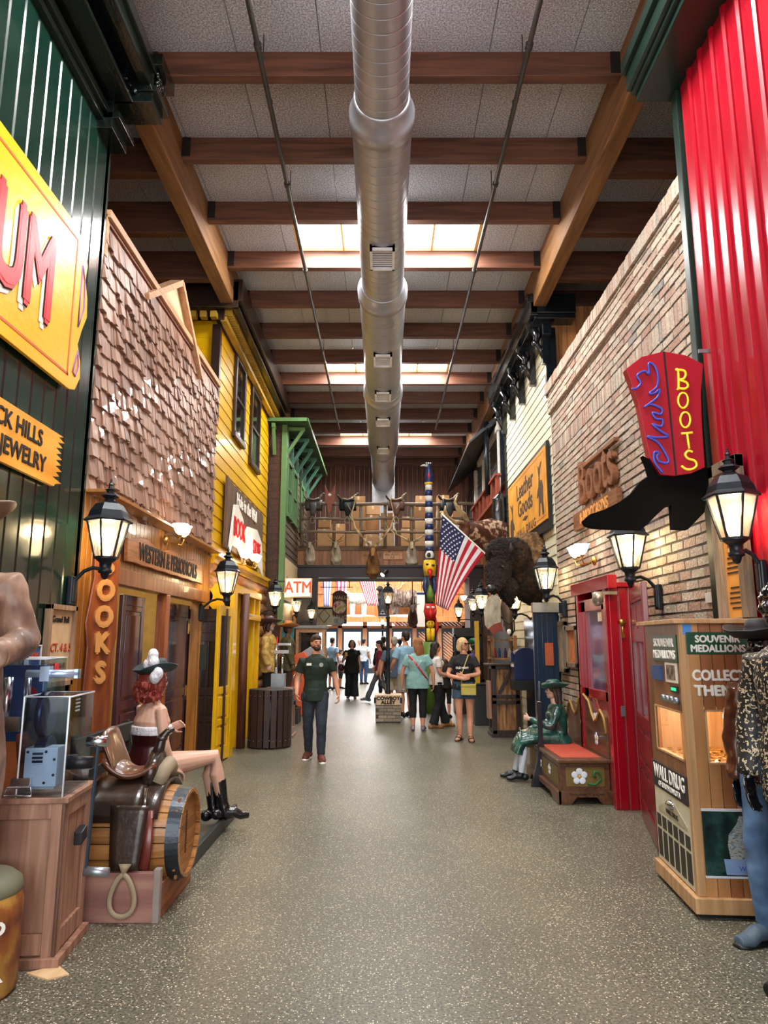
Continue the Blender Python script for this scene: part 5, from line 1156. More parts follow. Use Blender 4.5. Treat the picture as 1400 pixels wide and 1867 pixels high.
q = MB(); frame_face(q, .04, WDK, .12, 1.76, [fh], lambda m, a, b_, c_, d_: m.bx(a, b_, 0, .02, c_, d_)); q.build('front_slats', CED, sc_)
q = MB(); frame_face(q, .03, DPK, .12, 1.76, [sh_], lambda m, a, b_, c_, d_: m.bx(-.0, .02, a, b_, c_, d_), .145, .0); q.build('side_panel', WOOD('8f5f34', '6a4020', 'Z', .4, sc=3, name='walnut_panel'), sc_)
q = MB(); q.bx(.0, .045, -.008, .03, .12, 1.76); q.bx(-.008, .03, -.004, .04, .12, 1.76); q.build('corner_trim', OAL, sc_, bev=.004)
MB().bx(-.05, WDK+.05, -.05, DPK+.04, 1.76, 1.79).build('top_board', OAL, sc_, bev=.004); MB().bx(-.035, WDK+.04, -.035, DPK, .03, .12).build('plinth', OAL, sc_, bev=.005); MB().bx(0, WDK, 0.01, DPK-.03, 0, .03).build('rubber_base', BLACK, sc_)
MB().bx(.03, WDK, DPK-.02, DPK, .12, 1.76).bx(WDK-.02, WDK, .02, DPK, .12, 1.76).bx(.03, WDK, .05, DPK, .85, .875).bx(.03, WDK, .03, DPK, 1.24, 1.27).build('inner_box', OAL, sc_); MB().bx(.5, .52, .02, DPK-.02, .87, 1.24).build('divider', OAL, sc_)
MB().bx(fh[0], fh[1], .012, .016, fh[2], fh[3]).bx(.012, .016, sh_[0], sh_[1], sh_[2], sh_[3]).build('pane', CLG, sc_)
def rim(mb_, T4, w_=.012):
    a, b_, c_, d_ = T4; mb_.bx(a, a+w_, -.006, .02, c_, d_); mb_.bx(b_-w_, b_, -.006, .02, c_, d_); mb_.bx(a, b_, -.006, .02, d_-w_, d_); mb_.bx(a, b_, -.006, .02, c_, c_+w_)
q = MB(); rim(q, fh); q.build('window_frame', OAL, sc_)
q = MB(); a, b_, c_, d_ = sh_; q.bx(-.006, .02, a, a+.012, c_, d_); q.bx(-.006, .02, b_-.012, b_, c_, d_); q.bx(-.006, .02, a, b_, c_, c_+.012); q.bx(-.006, .02, a, b_, d_-.012, d_); q.build('window_frame', OAL, sc_)
light('case_light', 'POINT', (2.17, 5.05, 1.2), 9, (1, .85, .6), .05)
q = MB(); rnd = random.Random(8)
for k in range(140):
    p = (rnd.uniform(.06, .48), rnd.uniform(.05, .7), .885+rnd.random()*.02); R = Matrix.Rotation(rnd.uniform(-.4, .4), 3, 'X') @ Matrix.Rotation(rnd.uniform(-.4, .4), 3, 'Y')
    T = Matrix.Translation(p) @ R.to_4x4(); m_ = MB(T); m_.lathe([(.018, -.0015), (.018, .0015)], n=10); q.add([tuple(v) for v in m_.v], m_.f)
o = q.build('medallion_pile', M('c8a04a', .3, .8, name='gold_coin'), sc_); o['kind'] = 'stuff'
GSG = M('1c4a32', .35, coat=.2, name='sign_green'); q = MB(); q.bx(.03, .42, -.012, 0, 1.565, 1.705); q.build('green_sign', GSG, sc_, bev=.004)
TXT('SOUVENIR', .062, WHP, sc_, fr((.225, -.014, 1.66), *FW), .004, .002, .95, name='souvenir_lettering'); TXT('MEDALLIONS', .062, WHP, sc_, fr((.225, -.014, 1.6), *FW), .004, .002, .92, name='medallions_lettering')
TXT('COLLECT', .09, WHP, sc_, fr((.22, -.006, 1.43), *FW), .006, .003, .85, name='collect_lettering'); TXT('THEM', .09, WHP, sc_, fr((.18, -.006, 1.335), *FW), .006, .003, 1.0, name='them_lettering')
SDT = ((0, -1, 0), (0, 0, 1))
MB().bx(-.01, 0, .06, .6, 1.51, 1.69).build('green_sign', GSG, sc_); TXT('SOUVENIR', .08, WHP, sc_, fr((-.014, .33, 1.635), *SDT), .003, .001, 1.15); TXT('MEDALLIONS', .08, WHP, sc_, fr((-.014, .33, 1.555), *SDT), .003, .001, 1.0)
MB().bx(-.008, 0, .1, .34, 1.375, 1.505).build('photo_card', M('d8d0c0', .6, name='card'), sc_); MB().bx(-.01, -.008, .13, .31, 1.395, 1.49).build('sepia_photo', RAMP([(.35, '2a2018'), (.6, '8a7660')], sc=20, name='sepia_print'), sc_)
MB().bx(-.02, 0, .42, .62, 1.38, 1.48).build('blue_plate', M('2c4a78', .5, name='blue_plate'), sc_)
q = MB()
for k in range(4): q.cyl((-.03, .12+.09*k, 1.4-.03), (0, .12+.09*k, 1.4-.03), .024, n=14)
q2 = MB(); q2.bx(-.012, 0, .1, .24, 1.315, 1.355); q2.build('display_screen', BLACK, sc_); MB().bx(-.014, -.012, .12, .22, 1.325, 1.345).build('screen_text', M('20c080', .5, emit=1, name='led_green'), sc_)
for k in range(4): MB().cyl((-.03, .12+.09*k, 1.265), (0, .12+.09*k, 1.265), .02, .024, 14).build('coin_knob', STEEL, sc_)
MB().bx(-.012, 0, .04, .78, .63, .8).build('banner', INK, sc_); TXT('WALL DRUG', .13, WHP, sc_, fr((-.015, .41, .735), *SDT), .002, .0015, .88); TXT('OF SOUTH DAKOTA', .05, WHP, sc_, fr((-.015, .41, .66), *SDT), .002, 0, 1)
# old storefront photograph printed on the lower side
MB().bx(-.006, 0, .04, DPK-.02, .13, .62).build('photo_panel', M('c2bca0', .6, name='sepia_paper'), sc_); q = MB(); q.prism([(.1, .47), (.7, .47), (.7, .49), (.4, .6), (.1, .49)], -.009, -.006, 'YZ', 1)
for a in (.07, .19, .31, .43, .55, .67): q.bx(-.009, -.006, a, a+.085, .16, .34); q.bx(-.009, -.006, a, a+.085, .36, .44)
q.build('printed_storefront', [M('2c2820', .6, name='print_dark'), M('a8a084', .6, name='print_mid')], sc_); TXT('WALL DRUG', .045, INK, sc_, fr((-.011, .4, .5), *SDT), .001)
MB().ball((-.0, .42, .56), (.04, .07, .03), 14).build('cup_handle', CHROME, sc_)
PHO = RAMP([(.3, '06100e'), (.5, '16302c'), (.62, '2a4a44'), (.72, '101a18')], sc=9, rough=.3, name='dark_foliage_print'); MB().bx(.05, 1.0, -.01, 0, .24, .62).build('photo_panel', PHO, sc_); q = MB().bx(.045, 1.005, -.014, -.006, .615, .63).bx(.045, 1.005, -.014, -.006, .23, .242); q.build('photo_frame', M('d0d4d8', .4, name='pale_edge'), sc_)
q = MB(); q.prism([(.17, .25), (.6, .25), (.56, .33), (.16, .34)], -.012, -.01, 'XZ'); q.build('printed_base', M('7d9ac4', .5, name='print_blue'), sc_)
q = MB(); q.prism([(.2, .34), (.36, .33), (.4, .4), (.39, .49), (.35, .53), (.34, .58), (.27, .59), (.25, .54), (.2, .48), (.19, .42)], -.012, -.01, 'XZ'); q.build('printed_figure', RAMP([(.35, '5a6a74'), (.5, 'a8b4b4'), (.65, '7a6a50')], sc=30, stretch=(1, 1, 3), name='print_statue'), sc_); TXT('WALL DRUG', .04, M('2c50b0', .5, name='print_blue_ink'), sc_, fr((.36, -.0135, .285), *FW), .0005)
MB().bx(.015, .07, -.01, -.002, 1.69, 1.755).build('blue_tape', M('4a8ad0', .7, name='tape_blue'), sc_)
# pedestal, mailbox and shelf
pd = thing('display_pedestal', 'dark framed wooden pedestal with bark panels and a card on top', 'pedestal', (2.14, 13.05, 0)); DKF = WOOD('3a2822', '22150f', 'Z', .45, sc=4, name='dark_frame_wood'); BRK2 = RAMP([(.35, '3a2212'), (.5, '8a5f34'), (.65, 'a87844')], sc=7, stretch=(3, 3, .4), name='bark_panel')
q = MB(); q.bx(-.27, .27, -.25, .25, .0, .06)
for z in (.06,): 
    for x in (-.24, .17):
        q.bx(x, x+.07, -.24, -.18, .06, 1.22); q.bx(x, x+.07, .18, .24, .06, 1.22)
for z in (.06, .56, .66, 1.16): q.bx(-.24, .24, -.24, -.19, z, z+.06); q.bx(-.24, -.19, -.24, .24, z, z+.06)
bar(q, (-.12, -.215, .74), (.1, -.215, 1.14), .05, .03, (0, 1, 0)); q.build('pedestal_frame', DKF, pd, bev=.004)
MB().bx(-.2, .2, -.2, .2, .06, 1.2).build('bark_panel', BRK2, pd); MB().bx(-.32, .3, -.3, .28, 1.22, 1.25).build('top_board', DKF, pd, bev=.006); MB().bx(-.3, -.24, -.1, .12, .3, .95).build('side_rack', OAK, pd)
q = MB(); bar(q, (-.1, -.2, 1.25), (-.04, -.1, 1.45), .15, .01, (0, 1, 0)); k = q.build('printed_card', M('d8b078', .7, name='card_tan')); tag(k, 'small tan printed card standing on the pedestal', 'card')
mbx = thing('mailbox', 'blue domed mailbox on the cream wall behind the pedestal', 'mailbox', (2.38, 12.3, 1.0)); NAV = M('10204a', .35, coat=.3, name='mailbox_blue')
pts = [(-.2, 0), (.2, 0), (.2, .38)]+[(.2*math.cos(a), .38+.16*math.sin(a)) for a in [PI*i/10 for i in range(1, 10)]]+[(-.2, .38)]
MB().prism(pts, -.15, .15, 'XZ').build('mailbox_body', NAV, mbx, bev=.01); MB().prism([(-.24, .3), (-.2, .3), (-.2, .46), (-.24, .46)], -.1, .1, 'XZ').build('chute_door', NAV, mbx, bev=.006); MB().bx(-.22, -.2, -.08, .08, .22, .27).build('white_label', WHP, mbx); MB().bx(-.22, .22, -.17, .17, -.16, 0).build('wall_shelf', BLACK, mbx, bev=.005)
# tan statue's pail at the near left edge and base
cn = thing('milk_can', 'rusty old milk can with painted letters at the left edge', 'can', (-1.98, 3.72, 0)); MB().lathe([(.2, 0), (.215, .02), (.215, .4), (.205, .44), (.2, .46)], n=32).build('can_body', RAMP([(.35, '5a2c1a'), (.5, '8a5224'), (.62, 'b08a3c'), (.75, '5c6a58')], sc=5, name='rusted_paint', rough=.5), cn)
MB().lathe([(.2, .44), (.21, .46), (.2, .5), (.16, .53), (.02, .54)], n=32).build('can_lid', M('6a6c58', .5, name='olive_metal'), cn); TXT('SP', .16, WHP, cn, fr((.155, -.158, .3), (1, .95, 0), (0, 0, 1)), .004); TXT('TR', .14, WHP, cn, fr((.155, -.158, .14), (1, .95, 0), (0, 0, 1)), .004)
# right, mid distance: black display racks with small goods, yellow ruler post, shelf
rk = thing('display_rack', 'tall black display rack crowded with small goods behind the blonde woman', 'display rack', (1.95, 17.0, 0)); q = MB()
for x in (-.3, .3):
    for y in (-.2, .2): q.bx(x-.02, x+.02, y-.02, y+.02, 0, 1.8)
q.bx(-.32, .32, -.22, .22, 1.75, 1.95); q.bx(-.32, .32, -.22, .22, 0, .45); [q.bx(-.32, .32, -.22, .22, z, z+.02) for z in (.8, 1.1, 1.4)]; q.bx(-.3, .3, .18, .2, .4, 1.8); q.build('rack_frame', BLACK, rk)
q = MB(); rnd = random.Random(4)
for z in (.47, .83, 1.13, 1.43):
    for i in range(9): x = -.26+.065*i; h = rnd.uniform(.1, .24); q.bx(x-.025, x+.025, -.2, -.12, z, z+h, rnd.randrange(7))
o = q.build('small_goods', BKM, rk); o['kind'] = 'stuff'
tag(MB().bx(1.86, 1.94, 14.72, 14.8, .81, 2.05).build("yellow_post", M("d8a818", .5, name="post_yellow")), "upright yellow board beside the shelf rack, behind the blonde woman", "post")
ct = thing('dark_counter', 'dark low counter under the upright yellow board', 'counter', (1.98, 14.75, 0)); MB().bx(-.18, .2, -.22, .22, 0, .78).build('counter_body', DB, ct, bev=.006); MB().bx(-.2, .22, -.24, .24, .78, .81).build('counter_top', BLACK, ct, bev=.005)
sr = thing('shelf_rack', 'open wooden shelf rack with bottles beside the pedestal', 'shelf', (2.3, 14.1, 0)); q = MB()
for x in (-.22, .22):
    for y in (-.25, .25): q.bx(x-.025, x+.025, y-.025, y+.025, 0, 1.75)
for z in (.25, .6, .95, 1.3, 1.65): q.bx(-.25, .25, -.28, .28, z, z+.03)
q.build('shelf_frame', BRK2, sr)
rnd = random.Random(6)
for z in (.63, .98, 1.33):
    for i in range(4):
        x, y = 2.14+.1*i, 13.95+.12*(i % 2); b_ = MB().lathe([(.028, 0), (.03, .01), (.03, .12), (.012, .16), (.012, .19)], (x, y, z), 10).build('bottle', BKM[rnd.randrange(7)]); tag(b_, 'small coloured bottle on the open wooden shelf rack beside the pedestal', 'bottle', 'bottles on the shelf rack')
# ================================================================== FIGURES
SKIN = M('c98f72', .5, var=.08, sc=12, name='skin'); SKINP = M('c9a08a', .45, var=.06, sc=8, coat=.15, name='pale_painted_skin'); EYE = M('1a1412', .3, name='eye_dark'); LIP = M('a05048', .5, name='lip')
V = Vector
FOLD = D.textures.new('cloth_folds', 'CLOUDS'); FOLD.noise_scale = .13; FOLD.noise_depth = 1
class Fig:
    "a person or statue: joints for a 1.75 m body facing -Y, scaled by k"
    def __init__(s, name, label, cat, loc, rz, H=1.75, fem=False, bust=True, face=True, J=None, head=(0, 0), group=None, wide=1.0, vox=.0075, skin=None):
        s.k = H/1.75; s.t = thing(name, label, cat, loc, rz, group); s.t.scale = (s.k,)*3; s.fem = fem; s.bust = bust; s.face = face; s.w = wide; s.vox = vox; s.skin = skin or SKIN
        sh = .165 if fem else .185; hp = .095 if fem else .09
        j = dict(pel=(0, 0, .95), wai=(0, 0, 1.10), che=(0, 0, 1.30), nek=(0, .01, 1.47), hed=(0, -.005, 1.56))
        for q, a in ((1, 'L'), (-1, 'R')):
            j.update({'sho'+a: (q*sh, .01, 1.385), 'elb'+a: (q*(sh+.06), .02, 1.13), 'wri'+a: (q*(sh+.08), -.04, .89), 'fin'+a: (q*(sh+.08), -.07, .8), 'hip'+a: (q*hp, 0, .9), 'kne'+a: (q*hp, -.01, .5), 'ank'+a: (q*hp, .02, .09), 'toe'+a: (q*(hp+.02), -.17, .03)})
        j.update(J or {}); s.j = {k_: V(v) for k_, v in j.items()}
        s.H = Matrix.Translation(s.j['hed']) @ Matrix.Rotation(head[0], 4, 'Z') @ Matrix.Rotation(head[1], 4, 'X')
    def torso(s, m, e=0, z0=None, top=True, hem=None):
        j = s.j; f = s.fem; w = s.w; P = [j['pel']+V((0, 0, -.08))*1, j['pel'], j['wai'], j['che'], (j['che']+j['nek'])*.5+V((0, 0, .035)), j['nek']+V((0, 0, -.01))]
        R = [(.145*w, .105), (.172*w if f else .16*w, .12*w), (.128*w if f else .148*w, .1*w), (.158*w if f else .172*w, .125*w), (.135, .095), (.07, .06)]
        if top: P.append(j['nek'].lerp(j['hed'], .7)); R.append((.052, .055))
        R = [(a+e, b+e) for a, b in R]
        m.tube(P, R, 20, up=(0, 1, 0)); 
        if f and s.bust:
            for q in (-1, 1): m.ball(j['che']+V((q*.07, -.09-e*.5, 0)), (.06+e*.5, .055, .06+e*.5), 12)
        return m
    def arm(s, m, a, r=(.052, .041, .027), to=1.0, e=0, half=None):
        S, E, W = s.j['sho'+a], s.j['elb'+a], s.j['wri'+a]; w = s.w
        r = [x*(.88 if s.fem else 1)*(1+(w-1)*.6)+e for x in r]
        P = [S+(s.j['che']-S).normalized()*.03+V((0, 0, .0)), S, S.lerp(E, .5)]; R = [r[0]*.8, r[0]*1.0, (r[0]+r[1])/2+.003]
        if half: P = P[:2]+[S.lerp(E, half*.5), S.lerp(E, half)]; R = [r[0]*.8, r[0]*1.04, r[0]*1.05, r[0]*1.1]
        else:
            bs = (E-(S+W)*.5)*.06; P += [S.lerp(E, .88)-bs*.5, E-bs*2, E.lerp(W, .12)-bs*.5, E.lerp(W, .4), E.lerp(W, .96 if e else 1)]; R += [r[1]*1.02, r[1]*1.04, r[1]*1.04, r[1]*.96, r[2]]
        return m.tube(P, R, 18)
    def hand(s, m, a, curl=.5, n=None, out=None, r=.0088):
        W, F = s.j['wri'+a], s.j['fin'+a]; d = (F-W).normalized(); q = 1 if a == 'L' else -1
        n = V(n) if n else V((-q, 0, 0)); n = (n-d*n.dot(d)).normalized(); sd = d.cross(n)
        if sd.dot(V(out) if out else V((0, -1, 0))) < 0: sd = -sd
        m.tube([W-d*.02, W+d*.03, W+d*.085], [(.024, .018), (.036, .016), (.038, .013)], 12, up=tuple(n))
        for i, (o, L) in enumerate(((.03, .07), (.011, .08), (-.009, .075), (-.028, .058))):
            b = W+d*.08+sd*o; c = curl*(1+.12*i); p1 = b+(d*math.cos(c*.6)+n*math.sin(c*.6))*L*.45; p2 = p1+(d*math.cos(c*1.5)+n*math.sin(c*1.5))*L*.33; p3 = p2+(d*math.cos(c*2.3)+n*math.sin(c*2.3))*L*.25
            m.tube([b-d*.02, b, p1, p2, p3], [r*1.1, r*1.05, r, r*.9, r*.7], 8, round_=True)
        b = W+d*.025+sd*.03; m.tube([b, b+(d*.6+sd*.6+n*.3).normalized()*.035, b+(d*.6+sd*.6+n*.3).normalized()*.035+(d*.85+sd*.2+n*.45).normalized()*.04], [r*1.5, r*1.15, r*.9], 8, round_=True)
        return m
    def leg(s, m, a, e=0, to=1.0, r=(.09, .056, .034), flare=0):
        H_, K, A = s.j['hip'+a], s.j['kne'+a], s.j['ank'+a]; r = [x*(1+(s.w-1)*.7)+e for x in r]; calf = K.lerp(A, .33)+V((0, .012, 0))
        P = [H_+V((0, 0, .05)), H_, H_.lerp(K, .5), K, calf, K.lerp(A, .75), A]; R = [r[0]*.95, r[0], r[0]*.8+.004, r[1], r[1]*.98, (r[1]+r[2])*.5, r[2]]
        if to < 1:
            if to > .5: t = (to-.5)*2; P = P[:4]+[K.lerp(A, t*.5), K.lerp(A, t)]; R = R[:4]+[r[1]+e*.2+flare*.5, r[1]*(1-.3*t)+e*.3+flare]
            else: t = to*2; P = P[:2]+[H_.lerp(K, t*.5), H_.lerp(K, t)]; R = R[:2]+[r[0]*.95+.004, r[0]*.88+flare]
        elif flare: R = R[:3]+[r[1]+flare*.4, r[1]+flare*.5, r[1]+flare*.8, r[1]+flare]
        return m.tube(P, R, 14)
    def foot(s, m, a, e=0, h=.035):
        A, T = s.j['ank'+a], s.j['toe'+a]; d = (T-A); d.z = 0 if abs(T.z-A.z) < .12 else d.z; d.normalize(); heel = A-d*.055+V((0, 0, -.045))
        return m.tube([A+V((0, 0, .02)), A+V((0, 0, -.03))+d*.01, A.lerp(T, .5)+V((0, 0, -.0)), T-d*.03, T+d*.035], [(.036+e, .036+e), (.037+e, .04+e), (.04+e, .032+e), (.044+e, .024+e), (.026+e, .015+e)], 12).ball(heel, (.034+e, .045+e, .035+e), 10)
    def headm(s, m):
        h = MB(s.H); f = s.fem
        h.ball((0, .0, .085), (.074, .094, .1), 20); h.ball((0, -.018, .03), (.058, .07, .062), 16); h.ball((0, -.055, .0), (.03, .03, .028), 12)
        h.tube([(0, -.085, .095), (0, -.102, .065), (0, -.09, .05)], [.009, .014, .01], 8, round_=True); h.ball((0, -.083, .02), (.024, .012, .009), 10)
        for q in (-1, 1): h.ball((q*.076, .005, .07), (.009, .02, .03), 8); h.ball((q*.034, -.074, .055), (.022, .018, .018), 8)
        h.ball((0, -.078, .105), (.055, .018, .012), 10)
        k = len(m.v); m.v += h.v; m.f += [[i+k for i in fc] for fc in h.f]; m.m += h.m; m.s += h.s; return m
    def body(s, hands=(.45, .45), legs=True, hn=(None, None), head=True, ho=(None, None), arms=True):
        m = MB(); s.torso(m)
        if head: s.headm(m)
        for i, a in enumerate('LR'):
            if arms: s.arm(m, a); s.hand(m, a, hands[i], hn[i], ho[i])
            if legs: s.leg(m, a); s.foot(m, a)
        s.b = m.build('body', s.skin, s.t, voxel=s.vox, smooth=3)
        if head and s.face and s.vox < .011:
            e = MB(s.H)
            for q in (-1, 1): e.ball((q*.032, -.084, .078), (.013, .008, .007), 8)
            e.build('eyes', EYE, s.t); e = MB(s.H)
            for q in (-1, 1): e.tube([(q*.018, -.092, .1), (q*.033, -.094, .106), (q*.05, -.084, .1)], .004, 6)
            e.build('eyebrows', s.brow if hasattr(s, 'brow') else EYE, s.t); MB(s.H).ball((0, -.091, .023), (.022, .006, .006), 8).build('lips', LIP, s.t)
        return s
    def part(s, nm, m, mat, sm=5, vox=None):
        o = m.build(nm, mat, s.t, voxel=vox or max(.008, s.vox), smooth=sm)
        if any(w in nm for w in ('shirt', 'top', 'tee', 'jacket', 'coat', 'trousers', 'shorts', 'dress', 'skirt')): q = o.modifiers.new('f', 'DISPLACE'); q.texture = FOLD; q.strength = .035 if 'long_coat' in nm else (.04 if 'jacket' in nm or 'coat' in nm else .022); q.mid_level = .45; q.texture_coords = 'LOCAL'
        return o
    def shirt(s, mat, e=.016, sleeve=.55, long=0, nm='shirt', drop=0.0):
        m = MB(); j = s.j; s.torso(m, e, top=False); w = s.w
        P = [j['pel']+V((0, 0, -.08-drop)), j['pel']+V((0, 0, .02)), j['wai']]; r0 = .172 if s.fem else .162; m.tube(P, [(r0*w+e+.008, .122*w+e+.006), (r0*w+e+.004, .122*w+e), (.14*w+e, .105*w+e)], 20, up=(0, 1, 0))
        for a in 'LR':
            if sleeve: s.arm(m, a, e=e, half=None if sleeve >= 2 else sleeve)
        return s.part(nm, m, mat)
    def pants(s, mat, e=.012, to=1.0, flare=.0, nm='trousers'):
        m = MB(); w = s.w; j = s.j; r0 = .172 if s.fem else .16
        m.tube([j['pel']+V((0, 0, -.12)), j['pel']+V((0, 0, -.06)), j['pel']+V((0, 0, .05))], [(.12*w, .1), (r0*w+e, .12*w+e), (r0*w*.96+e, .12*w+e)], 18, up=(0, 1, 0))
        for a in 'LR': s.leg(m, a, e=e, to=to, flare=flare)
        return s.part(nm, m, mat)
    def shoes(s, mat, e=.012, nm='shoe', sole=None):
        for a in 'LR':
            m = MB(); s.foot(m, a, e); o = s.part(nm, m, mat, 1)
            if sole:
                A, T = s.j['ank'+a], s.j['toe'+a]; d = (T-A); d.z = 0; d.normalize(); z = min(T.z, A.z-.06)-.022
                MB().tube([A-d*.09+V((0, 0, z-A.z)), A+V((0, 0, z-A.z)), T+V((0, 0, z-T.z)), T+d*.05+V((0, 0, z-T.z))], [(.03, .014), (.043, .016), (.052, .016), (.03, .014)], 10, up=(0, 0, 1)).build('sole', sole, o)
    def hair(s, mat, style='short', nm='hair'):
        h = MB(s.H)
        if style == 'short': h.ball((0, .016, .112), (.083, .1, .095), 18); h.ball((0, -.035, .15), (.06, .062, .046), 14); h.ball((0, .05, .06), (.07, .06, .07), 12)
        if style == 'bob': h.ball((0, .02, .105), (.092, .105, .098), 18); [h.tube([(q*.07, -.02, .12), (q*.09, .0, .05), (q*.085, .01, -.02), (q*.06, .0, -.05)], [.03, .035, .035, .02], 10) for q in (-1, 1)]; h.tube([(0, .07, .1), (0, .085, .03), (0, .07, -.04)], [(.08, .04), (.09, .04), (.07, .03)], 12, up=(0, 1, 0))
        if style == 'long': h.ball((0, .02, .105), (.088, .105, .095), 18); h.tube([(0, .06, .12), (0, .085, .0), (0, .09, -.1), (0, .085, -.2), (0, .07, -.27)], [(.08, .05), (.095, .045), (.1, .04), (.08, .03), (.03, .015)], 14, up=(0, 1, 0)); [h.tube([(q*.07, .0, .12), (q*.09, .03, .03), (q*.085, .05, -.08)], [.025, .03, .025], 8) for q in (-1, 1)]
        o = s.part(nm, h, mat, 2)
        return o
    def beard(s, mat):
        h = MB(s.H); h.ball((0, -.045, .0), (.052, .05, .042), 14); h.ball((0, -.03, .02), (.068, .05, .035), 12); h.ball((0, -.092, .036), (.03, .01, .008), 8)
        return s.part('beard', h, mat, 1)
    def hat(s, mat, brim=.19, crown=.12, tilt=0, z=.13, nm='hat', band=None, flat=.0, lift=.03):
        T = s.H @ Matrix.Translation((0, 0, z)) @ Matrix.Rotation(tilt, 4, 'X'); m = MB(T); n = 36; pr = []
        for r, h in ((.085, -.01), (brim*.75, -.005), (brim, lift), (brim, lift+.008), (brim*.75, .006), (.1, .008), (.092, crown*.6), (.08, crown), (.05, crown+.012-flat), (.0001, crown-.015)): pr.append((r, h))
        m.lathe(pr, n=n)
        m.v = [T @ (lambda p: V((p.x*.93, p.y*1.1, p.z+(abs(p.x)/brim)**3*lift*1.4*(1 if abs(p.x) > .1 else 0))))(T.inverted() @ p) for p in m.v]
        o = m.build(nm, mat, s.t)
        if band: MB(T).lathe([(.098, .008), (.101, .01), (.097, .035), (.094, .035)], n=n).build('hat_band', band, o)
        return o
def hairm(h, n): return M(h, .6, var=.35, sc=30, stretch=(1, 1, .15), bump=.4, bsc=60, name=n)
H_BR = hairm('3a2417', 'brown_hair'); H_BL = hairm('c8a878', 'blonde_hair'); H_DK = hairm('1c1512', 'dark_hair'); H_LB = hairm('8a5a34', 'light_brown_hair'); H_GR = hairm('9a9890', 'grey_hair')
JEAN = M('27303c', .8, var=.2, sc=14, bump=.3, bsc=40, name='dark_denim'); BLC = M('101114', .8, var=.2, bump=.2, bsc=20, name='black_cloth')
def gp(px, py): return tuple(at(px, py, Z=0))
# 1 man in dark green polo
f = Fig('person', 'bearded man in a dark green polo and charcoal jeans walking toward the camera', 'person', gp(573, 1386), .0, 1.73, head=(.45, 0), vox=.006, J=dict(
    ankL=(.10, -.1, .09), toeL=(.14, -.28, .03), kneL=(.1, -.1, .5), ankR=(-.1, .16, .1), toeR=(-.13, .0, .03), kneR=(-.1, .0, .5), elbR=(-.27, .06, 1.13), wriR=(-.26, -.08, .91), finR=(-.24, -.14, .83), elbL=(.28, .05, 1.14), wriL=(.33, .0, .9), finL=(.34, -.04, .8)))
f.brow = H_BR; f.body((.7, .55)); f.shirt(M('15271c', .75, var=.2, sc=10, bump=.3, bsc=14, name='green_polo'), sleeve=.62, nm='polo_shirt', drop=.05); f.pants(JEAN, e=.018); f.shoes(M('5a2c24', .5, name='maroon_shoe'), sole=WHP); f.hair(H_BR); f.beard(H_BR)
MB().bx(-.12, -.05, -.155, -.145, 1.32, 1.355).build('name_badge', WHP, f.t); MB().cyl((.09, -.155, 1.33), (.09, -.145, 1.33), .03, n=14).build('chest_emblem', M('9aa59a', .6, name='emblem_grey'), f.t)
MB().bx(-.2, -.165, -.08, -.03, .82, .93).build('belt_pouch', BLACK, f.t, bev=.01)
MB().lathe([(.07, 1.455), (.085, 1.43), (.09, 1.43), (.068, 1.48)], (0, -.0, 0), 20).build('collar', D.materials['green_polo'], f.t)
# 2 blonde woman, arms crossed
f = Fig('person', 'blonde woman with crossed arms in a black tee and denim shorts, yellow bag', 'person', gp(848, 1350), -.25, 1.7, True, head=(.95, -.05), wide=1.12, vox=.006, J=dict(
    elbL=(.29, -.06, 1.12), wriL=(.02, -.22, 1.1), finL=(-.1, -.2, 1.12), elbR=(-.29, -.06, 1.1), wriR=(.02, -.26, 1.05), finR=(.13, -.22, 1.08), ankL=(.1, -.06, .09), toeL=(.15, -.24, .03), ankR=(-.09, .04, .09), toeR=(-.12, -.13, .03)))
f.body((.4, .4), hn=((0, 1, 0), (0, 1, 0)), ho=((0, 0, 1), (0, 0, 1))); f.shirt(M('16181f', .8, bump=.2, bsc=14, name='black_tee'), sleeve=.55, nm='tee_shirt'); f.pants(M('3a5068', .8, var=.2, sc=20, name='blue_denim'), e=.022, to=.24, flare=.012, nm='denim_shorts'); f.hair(H_BL, 'bob')
for a in 'LR':
    A, T_ = f.j['ank'+a], f.j['toe'+a]; q = MB(); d = (T_-A); d.z = 0; d.normalize(); q.tube([A-d*.08+V((0, 0, -.075)), A+V((0, 0, -.075)), T_+V((0, 0, -.02)), T_+d*.05+V((0, 0, -.02))], [(.03, .014), (.042, .014), (.05, .014), (.03, .012)], 10)
    for t in (.45, .8): c = A.lerp(T_, t); q.tube([c+V((.05, 0, -.03)), c+V((.03, 0, .03)), c+V((-.03, 0, .03)), c+V((-.05, 0, -.03))], (.018, .005), 6)
    q.build('sandal', M('3a2a24', .6, name='sandal_brown'), f.t)
TXT('OLD NAVY', .05, WHP, f.t, fr((0, -.205, 1.235), *FW), .001, .002, .9); YBG = M('b0a04a', .45, name='yellow_bag')
bg_ = MB().bx(-.02, .24, -.26, -.2, .78, .97).build('shoulder_bag', YBG, f.t, bev=.012); MB().bx(-.02, .24, -.268, -.26, .925, .93).build('zip', BRASS, bg_)
MB().tube([(-.01, -.22, .96), (-.02, -.2, 1.1), (.05, -.185, 1.3), (.1, -.09, 1.46), (.12, .05, 1.43), (.15, .12, 1.2), (.2, .0, 1.0), (.23, -.22, .96)], (.01, .004), 6).build('bag_strap', YBG, f.t); MB(f.H).bx(-.075, .075, -.106, -.1, .07, .09).build('glasses', EYE, f.t)
